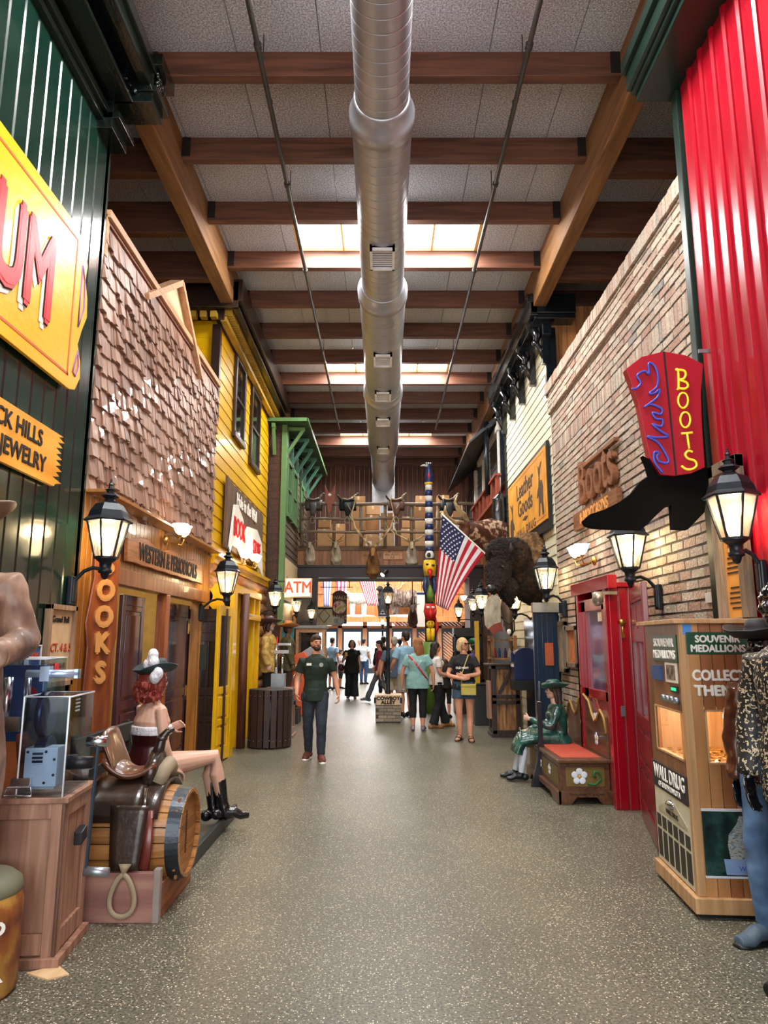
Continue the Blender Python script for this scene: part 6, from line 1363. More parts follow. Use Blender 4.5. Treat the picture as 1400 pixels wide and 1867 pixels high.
# 3 woman teal tee from behind
f = Fig('person', 'woman in a pale teal tee and black capri leggings seen from behind', 'person', gp(762, 1332), PI-.1, 1.7, True, head=(.7, 0), wide=1.15, J=dict(elbL=(.3, -.02, 1.12), wriL=(.31, -.08, .87), finL=(.31, -.12, .78), elbR=(-.3, .03, 1.12), wriR=(-.31, .0, .86), finR=(-.3, -.03, .77)))
f.body(); f.shirt(M('7fa8a8', .8, bump=.2, bsc=12, name='teal_tee'), sleeve=.6, nm='tee_shirt', drop=.08, e=.022); f.pants(BLC, to=.82, nm='capri_leggings'); f.shoes(M('8a7a88', .5, name='mauve_sandal'), .004, 'sandal'); f.hair(H_LB, 'long')
MB().tube([(.17, .1, 1.42), (.05, .165, 1.3), (-.1, .16, 1.1), (-.2, .08, .95)], (.016, .004), 6, up=(0, 1, 0)).build('bag_strap', M('b82a3a', .6, name='red_strap'), f.t)
q = MB(); q.tube([(-.09, .165, 1.32), (0, .172, 1.2), (.09, .165, 1.32)], .004, 5); q.tube([(-.07, .165, 1.34), (-.03, .17, 1.26), (0, .17, 1.36), (.03, .17, 1.26), (.07, .165, 1.34)], .004, 5); q.build('shirt_print', WHP, f.t)
# 4 young woman white top
f = Fig('person', 'dark-haired young woman in a white top and black flared trousers holding a phone', 'person', gp(796, 1327), PI/2+.35, 1.63, True, head=(-.1, 0), J=dict(elbL=(.2, .05, 1.12), wriL=(.15, -.18, 1.05), finL=(.12, -.27, 1.08), elbR=(-.2, .02, 1.12), wriR=(-.16, -.2, 1.05), finR=(-.12, -.28, 1.08), ankL=(.1, -.25, .09), toeL=(.12, -.43, .03), kneL=(.1, -.15, .5), ankR=(-.1, .12, .09), toeR=(-.1, -.05, .03)))
f.body(); f.shirt(M('d8d0cc', .8, bump=.2, bsc=12, name='white_top'), sleeve=.6, nm='top'); f.pants(BLC, flare=.03); f.shoes(M('9a6a3c', .6, name='tan_clog'), .014, 'clog', sole=M('6a4424', .7, name='clog_sole')); f.hair(H_DK, 'long')
# 5 man light blue polo
f = Fig('person', 'tall man in a light blue polo seen from behind near the totem pole', 'person', tuple(at(739, 1172, Y=16.2))[:2]+(0,), PI+.5, 1.85, head=(.2, 0), J=dict(elbL=(.28, .0, 1.13), wriL=(.27, -.15, .98), finL=(.25, -.22, .94)))
f.body(); f.shirt(M('7fa6bd', .8, bump=.2, bsc=12, name='light_blue_polo'), sleeve=.75, nm='polo_shirt', e=.024); f.pants(M('8a8478', .8, name='khaki'), to=.5, flare=.02, nm='shorts'); f.shoes(BLC); f.hair(H_DK)
# 6 man grey-blue tee, beige shorts
f = Fig('person', 'grey-haired man in a slate blue tee and beige shorts behind the lamp post', 'person', tuple(at(719, 1176, Y=16.9))[:2]+(0,), PI, 1.74, wide=1.15, J=dict(elbL=(.3, .0, 1.13), elbR=(-.3, .04, 1.13), wriL=(.33, -.02, .88), finL=(.33, -.04, .79)))
f.body(); f.shirt(M('4d5e72', .8, bump=.2, bsc=12, name='slate_tee'), sleeve=.7, nm='tee_shirt', e=.022, drop=.05); f.pants(M('a89a80', .8, name='beige_shorts'), to=.46, flare=.025, nm='shorts'); f.shoes(BLC); f.hair(H_GR)
# 7 man in maroon walking left
f = Fig('person', 'person in a maroon shirt and grey trousers striding left behind the lamp post', 'person', tuple(at(692, 1200, Y=20.0))[:2]+(0,), -PI/2, 1.66, head=(0, .1), vox=.01, J=dict(ankL=(.09, -.35, .12), toeL=(.1, -.52, .09), kneL=(.09, -.2, .52), ankR=(-.09, .38, .16), toeR=(-.09, .24, .04), kneR=(-.09, .08, .5), wriR=(-.2, -.2, .95), elbR=(-.22, .05, 1.12)))
f.body(); f.shirt(M('6e1626', .8, name='maroon_shirt'), sleeve=.7); f.pants(M('54565a', .8, name='grey_cloth'), flare=.01); f.shoes(M('6a6c70', .7, name='grey_shoe')); f.hair(H_DK)
f = Fig('person', 'person in a dark jacket with black hair standing behind the person in maroon', 'person', tuple(at(699, 1200, Y=22.0))[:2]+(0,), PI, 1.78, vox=.011); f.body(); f.shirt(BLC, sleeve=2, nm='jacket'); f.pants(JEAN); f.shoes(BLC); f.hair(H_DK)
# 8 woman in black
f = Fig('person', 'woman in loose black clothes with a maroon shoulder bag walking toward the camera', 'person', gp(641, 1274), .0, 1.68, True, head=(.1, -.1), wide=1.2, vox=.009, J=dict(elbR=(-.28, .02, 1.12), wriR=(-.2, -.2, 1.2), finR=(-.16, -.25, 1.28), ankL=(.1, -.12, .09), toeL=(.12, -.3, .03), ankR=(-.1, .08, .09), toeR=(-.12, -.1, .03)))
f.body(); f.shirt(BLC, sleeve=.4, nm='top', drop=.12, e=.028); f.pants(BLC, flare=.035, e=.022); f.shoes(M('6a3a34', .6, name='brown_sandal'), .003, 'sandal'); f.hair(H_DK, 'bob')
q = f.t; MB().ball((-.33, .02, .92), (.1, .12, .13), 14).tube([(-.3, .0, 1.0), (-.27, -.05, 1.25), (-.17, .0, 1.44), (-.22, .1, 1.2), (-.32, .05, 1.0)], .01, 6).build('shoulder_bag', M('4a1c20', .4, name='maroon_leather'), q)
MB().bx(-.2, -.13, -.28, -.24, 1.26, 1.38).build('drink_cup', M('c8a860', .5, name='cup_gold'), q)
# distant people
for lab, px, Y, rz, H, top, tm, bot, hr in (
    ('person in a light blue tee and dark shorts standing by the far left shops', 606, 25, PI*.8, 1.76, '8fb0cc', .6, '1c1e24', H_DK),
    ('small person in a white tee beside the far left shops', 621, 25.5, PI*.6, 1.35, 'd8dce2', .6, '20222a', H_DK),
    ('person in a white tee and blue jeans walking away near the far doors', 663, 28, PI-.4, 1.74, 'c8d0d8', .6, '2c4a74', H_DK),
    ('grey-haired person in a pale shirt farther off near the doors', 655, 33, 0, 1.7, 'c8ccd4', .6, '3a4450', H_GR),
    ('person in black with dark hair beyond the man in the light blue polo', 729, 24, PI, 1.72, '14151a', .7, '1a1c22', H_DK)):
    p = at(px, 1190, Y=Y); f = Fig('person', lab, 'person', (p.x, p.y, 0), rz, H, vox=.014); f.body(); f.shirt(M(top, .8, name='top_'+top), sleeve=tm); f.pants(M(bot, .8, name='bot_'+bot), to=1 if 'jeans' in lab or 'black' in lab else .55); f.shoes(BLC); f.hair(hr)
f = Fig('person', 'brown-haired child in black looking at the display rack behind the young woman', 'person', tuple(at(812, 1215, Y=16))[:2]+(0,), PI-.3, 1.25, True, vox=.011); f.body(); f.shirt(BLC, sleeve=.7); f.pants(BLC, to=.6); f.shoes(BLC); f.hair(H_BR, 'long')
# --------------------------------------------------------------- statues
GP = RAMP([(.35, '0c2a26'), (.55, '1f5048'), (.7, '3a7060')], sc=8, rough=.28, coat=.5, bump=.25, name='glossy_green_dress')
fx = at(1005, 1262, Y=8.9)
f = Fig('seated_statue', 'painted statue of a seated woman in a green dress and green hat holding a rifle', 'statue', (2.12, 8.95, -.12), -PI/2-.12, 1.5, True, head=(-.05, -.05), vox=.006, skin=SKINP, J=dict(
    pel=(0, 0, .67), wai=(0, 0, .82), che=(0, -.02, 1.02), nek=(0, -.03, 1.2), hed=(0, -.06, 1.28), hipL=(.09, -.05, .66), hipR=(-.09, -.05, .66), kneL=(.12, -.5, .7), kneR=(-.1, -.5, .68), ankL=(.1, -.55, .24), ankR=(-.1, -.62, .24), toeL=(.12, -.72, .18), toeR=(-.1, -.8, .18),
    shoL=(.16, -.02, 1.13), shoR=(-.16, -.02, 1.13), elbL=(.25, -.12, .88), elbR=(-.26, -.1, .9), wriL=(.16, -.42, .99), finL=(.1, -.5, 1.0), wriR=(-.14, -.42, .8), finR=(-.1, -.52, .79)))
f.body((1.3, .4), hn=((-1, 0, 0), (0, 0, -1)), ho=((0, 0, 1), (1, 0, 0))); m = MB(); f.torso(m, .02, top=False)
for a in 'LR': f.arm(m, a, e=.016)
f.part('dress_bodice', m, GP); m = MB(); m.tube([(0, .06, .62), (0, .0, .7), (0, -.2, .72), (0, -.4, .71), (0, -.56, .68)], [(.19, .15), (.2, .15), (.22, .13), (.23, .12), (.24, .11)], 20, up=(0, 0, 1)); m.tube([(0, -.5, .72), (0, -.57, .6), (0, -.6, .52)], [(.22, .1), (.24, .1), (.25, .1)], 16, up=(0, 1, 0)); o = f.part('pleated_skirt', m, GP)
q = MB(); [q.tube([(.2*math.cos(t)*(1+.03*i), .0-.13*i-.02, .7+.145*math.sin(t)) for t in [PI*k/10 for k in range(11)]], .012, 6) for i in range(5)]; q.build('skirt_pleat', GP, o)
for a in 'LR': m = MB(); f.leg(m, a, e=.004); m.v = [v for v in m.v]; f.part('stocking', m, M('c8ccd8', .5, name='white_stocking')); m = MB(); f.foot(m, a, .01); f.part('shoe', m, M('12181e', .35, name='black_shoe_gloss'))
f.hair(hairm('3a2a26', 'statue_hair'), 'long'); f.hat(M('1c4a40', .4, coat=.3, name='green_felt'), .2, .1, .1)
rf_ = thing('rifle', 'long dark rifle stood upright in the hand of the green dress statue', 'rifle', (1.82, 8.6, .0)); RT = .0
q = MB(); q.tube([(0, 0, .42), (.0, .0, .8), (.02, .02, 1.18)], .02, 10); q.build('barrel', IRON, rf_); q = MB(); q.prism([(-.13, .0), (.03, .0), (.05, .25), (.035, .48), (-.03, .48), (-.05, .28)], -.025, .025, 'XZ'); q.bx(-.028, .028, -.02, .02, .4, .95); q.build('stock', M('1c1c24', .3, coat=.4, name='painted_gun_stock'), rf_, bev=.006)
# saloon lady statue
f = Fig('seated_statue', 'painted statue of a red-haired saloon lady in a feathered hat, seen from behind', 'statue', (-2.02, 6.35, .0), PI/2+.8, 1.82, True, bust=False, wide=1.12, head=(-.1, 0), vox=.006, skin=SKINP, J=dict(
    pel=(0, 0, .58), wai=(0, -.01, .74), che=(0, -.02, .93), nek=(0, -.02, 1.09), hed=(0, -.03, 1.17), hipL=(.09, -.03, .57), hipR=(-.09, -.03, .57), kneL=(-.1, -.52, .6), kneR=(-.22, -.5, .62), ankL=(-.16, -.54, .18), ankR=(-.26, -.58, .2), toeL=(-.2, -.68, .11), toeR=(-.34, -.74, .13),
    shoL=(.16, -.01, 1.03), shoR=(-.16, -.01, 1.03), elbL=(.24, -.06, .78), elbR=(-.22, -.02, .76), wriL=(.16, -.28, .84), finL=(.1, -.36, .88), wriR=(-.2, -.12, .56), finR=(-.2, -.2, .52)))
f.body((.6, .5), hn=(None, (0, 0, -1))); m = MB(); m.tube([(0, 0, .5), (0, 0, .6), (0, -.01, .74), (0, -.02, .86)], [(.19, .145), (.212, .155), (.165, .128), (.195, .15)], 20, up=(0, 1, 0)); f.part('corset', m, M('3a0e12', .3, coat=.4, name='oxblood_corset'))
m = MB(); m.tube([(0, -.02, .83), (0, -.02, .9)], [(.2, .158), (.196, .154)], 20, up=(0, 1, 0)); f.part('white_ruffle', m, M('d8d8e0', .6, bump=.6, bsc=30, name='white_lace'))
m = MB(); m.tube([(0, .05, .55), (0, -.05, .58), (0, -.14, .58)], [(.21, .15), (.215, .14), (.19, .125)], 16, up=(0, 0, 1)); f.part('skirt', m, D.materials['oxblood_corset'])
for a in 'LR': A, K = f.j['ank'+a], f.j['kne'+a]; m = MB(); m.tube([K.lerp(A, .45), K.lerp(A, .75), A], [.062, .05, .042], 12); f.foot(m, a, .012); f.part('black_boot', m, M('0e0e12', .25, coat=.4, bump=.3, bsc=30, name='black_boot_gloss'))
h = MB(f.H); h.ball((0, .03, .07), (.115, .12, .13), 18); h.ball((0, .06, -.02), (.1, .09, .08), 14); rnd = random.Random(1)
for k in range(70):
    a, b_ = rnd.uniform(0, 2*PI), rnd.uniform(-.5, 1); r = .115; c = V((r*math.cos(a)*1.0, .04+r*math.sin(a), .05+.11*b_*-.8)); 
    if c.y < -.03: continue
    h.tube([c, c+V((rnd.uniform(-.015, .015), rnd.uniform(-.01, .015), -.03)), c+V((rnd.uniform(-.02, .02), .005, -.055))], [.016, .014, .006], 6)
f.part('curly_hair', h, M('7a2c22', .5, var=.35, sc=25, name='red_painted_hair'), 0, .006); f.hat(M('26343a', .5, bump=.2, name='dark_teal_felt'), .17, .1, -.1, z=.16)
q = MB(f.H)
for p in ((-.05, .06, .27), (-.09, .06, .24), (-.03, .08, .22), (-.07, .06, .3), (-.13, .06, .12), (-.14, .04, .15)): q.ball(p, (.05, .045, .055), 10)
f.part('white_feather', q, M('d8dce4', .7, bump=.8, bsc=40, name='white_feather'), 0, .01)
# coat statue at the near left edge
CT = RAMP([(.3, '4a3a34'), (.48, '7c6050'), (.62, '977862'), (.75, '6a5048')], sc=4, stretch=(2, 2, .45), rough=.55, coat=.1, bump=.9, name='tan_painted_coat')
f = Fig('cowboy_statue', 'life-size painted cowboy statue in a long tan coat at the left edge', 'statue', (-2.16, 3.62, .42), .35, 1.93, head=(0, 0), vox=.008, skin=SKINP, wide=1.12, J=dict(elbL=(.3, .02, 1.12), wriL=(.2, -.24, 1.05), finL=(.08, -.28, 1.04), elbR=(-.3, .02, 1.12), wriR=(-.2, -.22, .95), finR=(-.1, -.28, .95)))
f.body((1.2, 1.0), hn=((0, 1, 0), (0, 1, 0)), ho=((0, 0, 1), (0, 0, 1))); m = MB(); f.torso(m, .03, top=False); m.tube([(0, .01, .16), (0, .01, .55), (0, 0, .9), (0, 0, 1.12)], [(.26, .2), (.25, .19), (.22, .17), (.2, .155)], 20, up=(0, 1, 0))
for a in 'LR': f.arm(m, a, e=.026)
o = f.part('long_coat', m, CT); q = MB(); q.tube([(-.03, -.2, 1.38), (-.02, -.215, 1.1), (-.02, -.25, .6), (-.02, -.26, .2)], .012, 8); q.tube([(-.03, -.17, 1.42), (-.1, -.2, 1.28), (-.04, -.22, 1.12)], .014, 8); q.tube([(.03, -.17, 1.42), (.1, -.2, 1.28), (.02, -.22, 1.12)], .014, 8); q.build('lapel_edge', M('4a3a34', .6, name='coat_seam_brown'), o); MB().tube([f.j['wriL'].lerp(f.j['elbL'], .1), f.j['wriL'].lerp(f.j['elbL'], .3)], [.062, .066], 18).build('coat_cuff', CT, o, bev=.006); f.shoes(LEB, .02, 'boot'); f.pants(M('4a3c34', .6, name='statue_trousers'), e=.01); f.hat(M('7a6350', .5, name='tan_felt'), .22, .13); f.hair(H_BR); MB().tube([f.j['wriL']-V((.02, -.03, 0)), f.j['wriL']-V((-.03, -.05, 0))], .046, 14).build('white_cuff', M('a8a4b4', .6, name='cuff_grey'), f.t)  # lapel edges and front seam drawn in a darker brown
bs_ = thing('round_plinth', 'round dark plinth under the tan coat statue', 'plinth', (-2.16, 3.62, 0)); MB().lathe([(.34, 0), (.34, .38), (.3, .43)], n=28).build('base_disc', DB, bs_)
# bearded cowboy statue and its neighbour, both on plinths behind the trash can
YC = M('a8863f', .45, c2='c4a458', sc=14, bump=.4, bsc=25, coat=.2, name='fringed_ochre_jacket')
p = at(489, 1190, Y=13.9)
f = Fig('cowboy_statue', 'painted statue of a bearded cowboy in an ochre fringed jacket facing right', 'statue', (p.x, 13.9, .3), PI/2, 1.76, head=(0, -.05), wide=1.1, skin=SKINP, J=dict(elbL=(.28, .04, 1.15), elbR=(-.28, .02, 1.12)))
f.body((.6, .6)); m = MB(); f.torso(m, .028, top=False); m.tube([(0, 0, .76), (0, 0, .95), (0, 0, 1.15)], [(.21, .18), (.2, .165), (.18, .14)], 18, up=(0, 1, 0)); [f.arm(m, a, e=.024) for a in 'LR']; o = f.part('fringed_jacket', m, YC)
q = MB(); [q.bx(-.12+.05*0, -.08, -.2, -.18, z, z+.1) for z in (.85, 1.2)]; f.pants(BLC); f.shoes(BLC, .015, 'boot'); f.hair(H_BR, 'bob'); f.beard(hairm('8a8084', 'grey_beard')); f.hat(M('4a3230', .5, name='brown_felt'), .23, .11); MB().tube([(0, -.16, 1.42), (.02, -.17, 1.1), (0, -.17, .85)], (.015, .01), 6).build('red_beading', RDP, o)
sb = thing('statue_plinth', 'dark plinth under the bearded cowboy statue', 'plinth', (p.x, 13.9, 0)); MB().bx(-.3, .3, -.3, .3, 0, .31).build('plinth_block', DB, sb, bev=.01)
p = at(524, 1190, Y=15.1)
f = Fig('cowboy_statue', 'painted statue in an olive coat and orange-brown hat behind the bearded cowboy', 'statue', (p.x, 15.1, .3), PI/2+.4, 1.7, vox=.01, skin=M('6a4a34', .5, name='brown_painted_skin'), wide=1.1)
f.body(); m = MB(); f.torso(m, .028, top=False); m.tube([(0, 0, .76), (0, 0, 1.15)], [(.21, .17), (.18, .14)], 16, up=(0, 1, 0)); [f.arm(m, a, e=.024) for a in 'LR']; f.part('olive_coat', m, M('4a4428', .6, var=.2, name='olive_cloth')); f.pants(M('3a2a22', .7, name='brown_cloth')); f.shoes(BLC, .015, 'boot'); f.hair(H_DK); f.hat(M('a86a30', .5, name='orange_felt'), .22, .12)
sb = thing('statue_plinth', 'dark plinth under the olive coat statue', 'plinth', (p.x, 15.1, 0)); MB().bx(-.28, .28, -.28, .28, 0, .31).build('plinth_block', DB, sb, bev=.01)
# mannequins at the right edge
MN = M('0b0b0d', .12, coat=.8, var=.1, name='gloss_black_mannequin'); PAT = RAMP([(0, '0c0c0e'), (.56, '0e0e10'), (.59, 'b8a070'), (.64, 'c8c0b0'), (.69, '7a5020'), (.73, '101012')], sc=62, rough=.6, bump=.1, name='patterned_shirt_cloth', detail=1)
f = Fig('mannequin', 'glossy black mannequin in a brown leather jacket, blue jeans and a black hat', 'mannequin', (2.21, 4.22, 0), -1.1, 1.73, face=False, vox=.006, skin=MN, head=(.1, 0), J=dict(elbR=(-.23, .0, 1.13), wriR=(-.2, -.06, .86), finR=(-.19, -.08, .76), toeR=(-.14, -.2, .03), kneR=(-.11, -.05, .5), ankR=(-.11, -.02, .09)))
f.body((.3, .3)); f.shirt(PAT, e=.012, sleeve=2); m = MB(); f.torso(m, .026, top=False); [f.arm(m, a, e=.024) for a in 'LR']; f.part('leather_jacket', m, M('4a2618', .22, coat=.5, var=.4, sc=7, bump=.4, bsc=12, name='brown_jacket_leather')); f.pants(M('4a6a94', .8, c2='6a8cb4', var=.3, sc=5, name='faded_denim'), e=.02); f.shoes(M('4a5a68', .6, name='pale_boot'), .012, 'boot', sole=BLACK)
f.hat(M('141416', .6, name='black_felt'), .21, .1, 0, band=RAMP([(.45, '101010'), (.55, 'c8b89c')], sc=60, name='leopard_band')); MB().tube([(-.04, -.15, 1.42), (-.05, -.165, 1.1), (-.04, -.17, .85)], (.03, .008), 8, up=(0, 1, 0)).build('pale_scarf', M('b8b8a8', .7, name='scarf_pale'), f.t)
f = Fig('mannequin', 'bare-headed glossy black mannequin in a black and gold patterned shirt at the right edge', 'mannequin', (2.07, 3.66, 0), -1.1, 1.96, face=False, vox=.007, skin=MN, J=dict(elbR=(-.24, .0, 1.12), wriR=(-.22, -.08, .86), finR=(-.2, -.1, .76), nek=(0, -.03, 1.47), hed=(0, -.07, 1.56)))
f.body((.3, .3)); f.shirt(PAT, e=.02, sleeve=2, drop=.1); f.pants(M('24344a', .8, name='indigo_denim'), e=.02); f.shoes(BLC, .015, 'boot')
f = Fig('mannequin', 'mannequin bust in a green hat and purple top among the distant goods on the right', 'mannequin', tuple(at(864, 1190, Y=15.6))[:2]+(0,), PI/4, 1.66, True, vox=.012, skin=MN); f.body(); f.shirt(M('3a2464', .6, name='purple_top')); f.pants(BLC); f.hat(M('1c6a50', .5, name='teal_felt'), .13, .1)
# ================================================================== MEZZANINE, TROPHIES, FLAG, TOTEM
POLE = WOOD('8a7a66', '5f5040', 'X', .7, name='weathered_pole')
rl = thing('pole_railing', 'weathered pole railing along the mezzanine edge', 'railing', (0, 18.3, 4.09)); RYS = []
for py in (919, 946, 970):
    z = at(700, py, Y=18.3).z-4.09; RYS.append(z+4.09); q = MB(); n = 12
    q.tube([(-2.15+4.5*i/n, .01*math.sin(i*2.1), z+.012*math.sin(i*1.3)) for i in range(n+1)], .035 if py != 919 else .045, 10); q.build('rail', POLE, rl)
for px in (551, 609, 658, 702, 750, 800, 845):
    x = at(px, 950, Y=18.36).x; MB().cyl((x, .06, 0), (x, .06, RYS[0]-4.05), .045, n=10).build('railing_post', POLE, rl)
CARD = [M(h, .8, var=.08, name='cardboard_'+h) for h in ('a87c50', 'b58a5e', '94683f', 'c09a70')]; rnd = random.Random(12)
for i, (x0, x1, y0, y1, lab) in enumerate((
    (640, 666, 905, 967, 'cardboard box with an open top behind the black hide saddle'), (667, 692, 922, 938, 'cardboard box high on the stack left of the white plenum'), (662, 691, 939, 973, 'large plain cardboard box under the high box left of the plenum'),
    (662, 690, 974, 996, 'cardboard box with a printed white label at the foot of the stack'), (604, 629, 955, 996, 'cardboard box at the foot of the stack right of the left deer antlers'), (631, 657, 968, 996, 'low wide cardboard box between the deer and the elk antlers'),
    (694, 716, 935, 962, 'cardboard box right behind the elk antlers, upper'), (694, 718, 964, 996, 'cardboard box right behind the elk antlers, lower'), (733, 754, 942, 962, 'cardboard box under the tan saddle stirrup'),
    (731, 758, 964, 996, 'cardboard box below the tan saddle beside the totem'), (755, 776, 924, 944, 'cardboard box with paper tape, topmost left of the totem'), (757, 777, 945, 996, 'tall cardboard box directly left of the totem bands'),
    (580, 602, 943, 962, 'cardboard box behind the leftmost saddle, upper'), (578, 603, 964, 996, 'cardboard box behind the leftmost saddle, lower'), (797, 819, 903, 929, 'cardboard box above the rail right of the totem'),
    (797, 820, 930, 996, 'tall cardboard box behind the flag pole tip'), (826, 846, 920, 996, 'cardboard box with a white sheet near the right end of the mezzanine'), (758, 776, 904, 922, 'small cardboard box topping the stack left of the totem'))):
    Y = 19.3+.42*(0, 1, 1, 1, 2, 0, 0, 0, 1, 1, 0, 0, 0, 0, 1, 1, 0, 0)[i]; a, b_ = at(x0, y1, Y=Y), at(x1, y0, Y=Y); m = CARD[i % 4]
    t = thing('cardboard_box', lab, 'box', ((a.x+b_.x)/2, Y+.2, max(3.6, a.z) if y1 < 990 else 3.6)); h = b_.z-t.location.z; hw = (b_.x-a.x)/2
    MB().bx(-hw, hw, -.2, .2, 0, h).build('carton', m, t, bev=.006); MB().bx(-.03, .03, -.203, .203, h-.1, h+.002).build('tape_strip', M('c8b088', .4, name='packing_tape') if i == 0 else D.materials['packing_tape'], t)
    if 'label' in lab or 'sheet' in lab: MB().bx(-hw*.7, hw*.1, -.204, -.2, h*.35, h*.8).build('white_label', WHP, t)
# racks under the boxes that carry the upper rows
MB_ = MB()
for z in (): pass
def rail_saddle(lab, px, m1, m2, dark=None):
    p = at(px, 919, Y=18.28); t = thing('saddle', lab, 'saddle', (p.x, 18.28, RYS[0]+.05))
    def sk(u, v): a = (v-.5)*2.6; return (-.22+.44*u, .16*math.sin(a), -.14+.2*math.cos(a)-.12*abs(v-.5)*2)
    shell_(sk, 5, 12, .02).build('skirt', m1, t)
    def ca(u, v): a = (u-.5)*2.4; return (-.16-.1*v, .13*math.sin(a), .04+.16*v*math.cos(a*.6))
    shell_(ca, 8, 4, .02).build('cantle', m1, t); MB().tube([(-.14, 0, .08), (0, 0, .05), (.14, 0, .1)], [(.11, .03), (.09, .025), (.06, .03)], 10, up=(0, 0, 1)).build('seat', m2, t)
    MB().tube([(.14, 0, .06), (.18, 0, .16), (.24, 0, .22)], [.05, .03, .02], 8).ball((.25, 0, .23), (.035, .035, .015), 8).build('horn', m2, t)
    MB().tube([(.0, -.2, -.05), (.01, -.24, -.3), (.0, -.25, -.42)], [(.09, .015), (.08, .015), (.04, .01)], 8, up=(0, 1, 0)).build('fender', dark or m1, t)
    MB().tube([(.0, -.25, -.42), (-.06, -.25, -.52), (-.05, -.25, -.6), (.05, -.25, -.6), (.06, -.25, -.52)], .012, 6, closed=True).build('stirrup', m2, t); return t
rail_saddle('grey-brown saddle with a coiled rope, leftmost on the mezzanine rail', 572, M('3c3733', .6, name='grey_leather'), M('7d7468', .6, name='worn_leather'))
rail_saddle('saddle with a black furry hide hanging, second on the mezzanine rail', 634, BLC, M('8a8274', .6, name='pale_leather'), BLC)
rail_saddle('tan and brown saddle beside the plenum, over the caribou head', 722, M('5a3a2a', .5, name='mid_brown_leather'), M('b8a080', .6, name='tan_seat_leather'))
rail_saddle('dark saddle with pale horn partly behind the flag tip', 818, M('2c2a28', .6, name='charcoal_leather'), M('a89a80', .6, name='buff_leather'))
q = at(601, 905, Y=18.2); t = thing('leather_chaps', 'reddish two-pointed leather piece standing over the top rail', 'leather piece', (q.x, 18.22, RYS[0]))
MB().prism([(-.12, -.02), (.12, -.02), (.13, .25), (.13, .5), (.04, .3), (-.04, .3), (-.13, .5), (-.13, .25)], -.03, .03, 'XZ').prism([(-.07, -.02), (.07, -.02), (.05, -.2), (.0, -.3), (-.05, -.2)], -.03, .03, 'XZ').build('leather_panel', M('8a4a34', .5, var=.2, name='reddish_leather'), t, bev=.01)
MB().ball((0, -.04, .22), (.05, .02, .04), 10).build('white_tuft', WHP, t)
# ---- mounts
def fur(h, h2, n, sc=9): return M(h, .9, c2=h2, var=.35, sc=sc, bump=1, bsc=45, stretch=(1, 1, .5), name=n)
def antlers(t, mat, spec, base=(.05, -.3, .3), mirror=True):
    for q in (-1, 1) if mirror else (1,):
        m = MB()
        for pts, r in spec: m.tube([(q*(base[0]+x), base[1]+y, base[2]+z) for x, y, z in pts], [r*(1-.75*i/(len(pts)-1)) for i in range(len(pts))], 8)
        m.build('antler', mat, t)
ANT = M('b89a6c', .5, c2='e0cfa4', sc=8, name='antler_bone'); ANTD = M('4a3420', .5, c2='8a6a44', sc=8, name='dark_antler')
def mount(name, lab, loc, s, m_body, m_face, spec, am, cat='trophy head', ear=.1, rz=0, chest=0):
    t = thing(name, lab, cat, loc, rz); t.scale = (s,)*3
    m = MB().tube([(0, .02, -.5-chest), (0, -.06, -.35), (0, -.12, -.05), (0, -.2, .12), (0, -.27, .2)], [(.1, .06), (.2, .17), (.17, .15), (.11, .11), (.08, .09)], 16, up=(0, 1, 0)); m.tube([(0, .02, -.3), (0, .02, .05)], [(.17, .05), (.12, .05)], 12, up=(0, 1, 0))
    m.build('neck', m_body, t, voxel=.018, smooth=3)
    m = MB().ball((0, -.28, .2), (.085, .11, .1), 12).tube([(0, -.33, .2), (0, -.42, .1), (0, -.5, .02)], [.075, .055, .042], 12, round_=True); h = m.build('head', m_face, t, voxel=.012, smooth=2)
    MB().ball((0, -.52, .02), (.032, .025, .022), 8).build('nose', BLACK, h)
    for q in (-1, 1):
        MB().ball((q*.07, -.34, .21), .018, 8).build('eye', EYE, h); MB().tube([(q*.07, -.25, .26), (q*(.07+ear), -.24, .32), (q*(.1+ear*1.5), -.23, .33)], [(.03, .015), (.045, .015), (.01, .01)], 8).build('ear', m_face, h)
    antlers(t, am, spec); return t
deer = [([(0, 0, 0), (.12, -.02, .08), (.22, -.06, .2), (.2, -.12, .36)], .018), ([(.12, -.02, .08), (.1, -.04, .22)], .012), ([(.2, -.05, .16), (.24, -.04, .32)], .012)]
mount('deer_mount', 'white-chested deer mount, leftmost on the mezzanine front', tuple(at(566, 1004, Y=18.44)), .72, fur('a09078', 'c8bca4', 'deer_fur'), fur('8a7a64', 'b8a88c', 'deer_face'), deer, ANTD, chest=.1)
mount('deer_mount', 'white-chested deer mount, second from the left on the mezzanine front', tuple(at(613, 1004, Y=18.44)), .74, D.materials['deer_fur'], D.materials['deer_face'], deer, ANTD, chest=.1)
elk = [([(0, 0, 0), (.18, .0, .2), (.42, -.04, .5), (.52, -.06, .85), (.42, -.1, 1.2), (.44, -.12, 1.35)], .035), ([(.05, 0, .06), (.12, -.2, .14), (.12, -.3, .26)], .022), ([(.2, -.02, .24), (.3, -.2, .34), (.3, -.26, .44)], .02), ([(.48, -.05, .65), (.56, -.2, .8)], .02), ([(.5, -.06, .9), (.62, -.14, 1.1)], .018)]
mount('elk_mount', 'big brown elk mount with tall antlers over the opening', tuple(at(680, 1020, Y=18.44)), .98, fur('5a3a20', '9a6c3c', 'elk_fur'), fur('8a5c30', 'a87c4c', 'elk_face'), elk, ANT, ear=.12)
car = [([(0, 0, 0), (.2, .0, .1), (.42, .02, .22), (.5, -.02, .5), (.42, -.06, .62)], .03), ([(.05, 0, .03), (.08, -.2, .1)], .02), ([(.4, .02, .2), (.56, -.02, .3), (.7, -.02, .42), (.78, 0, .62)], .02)]
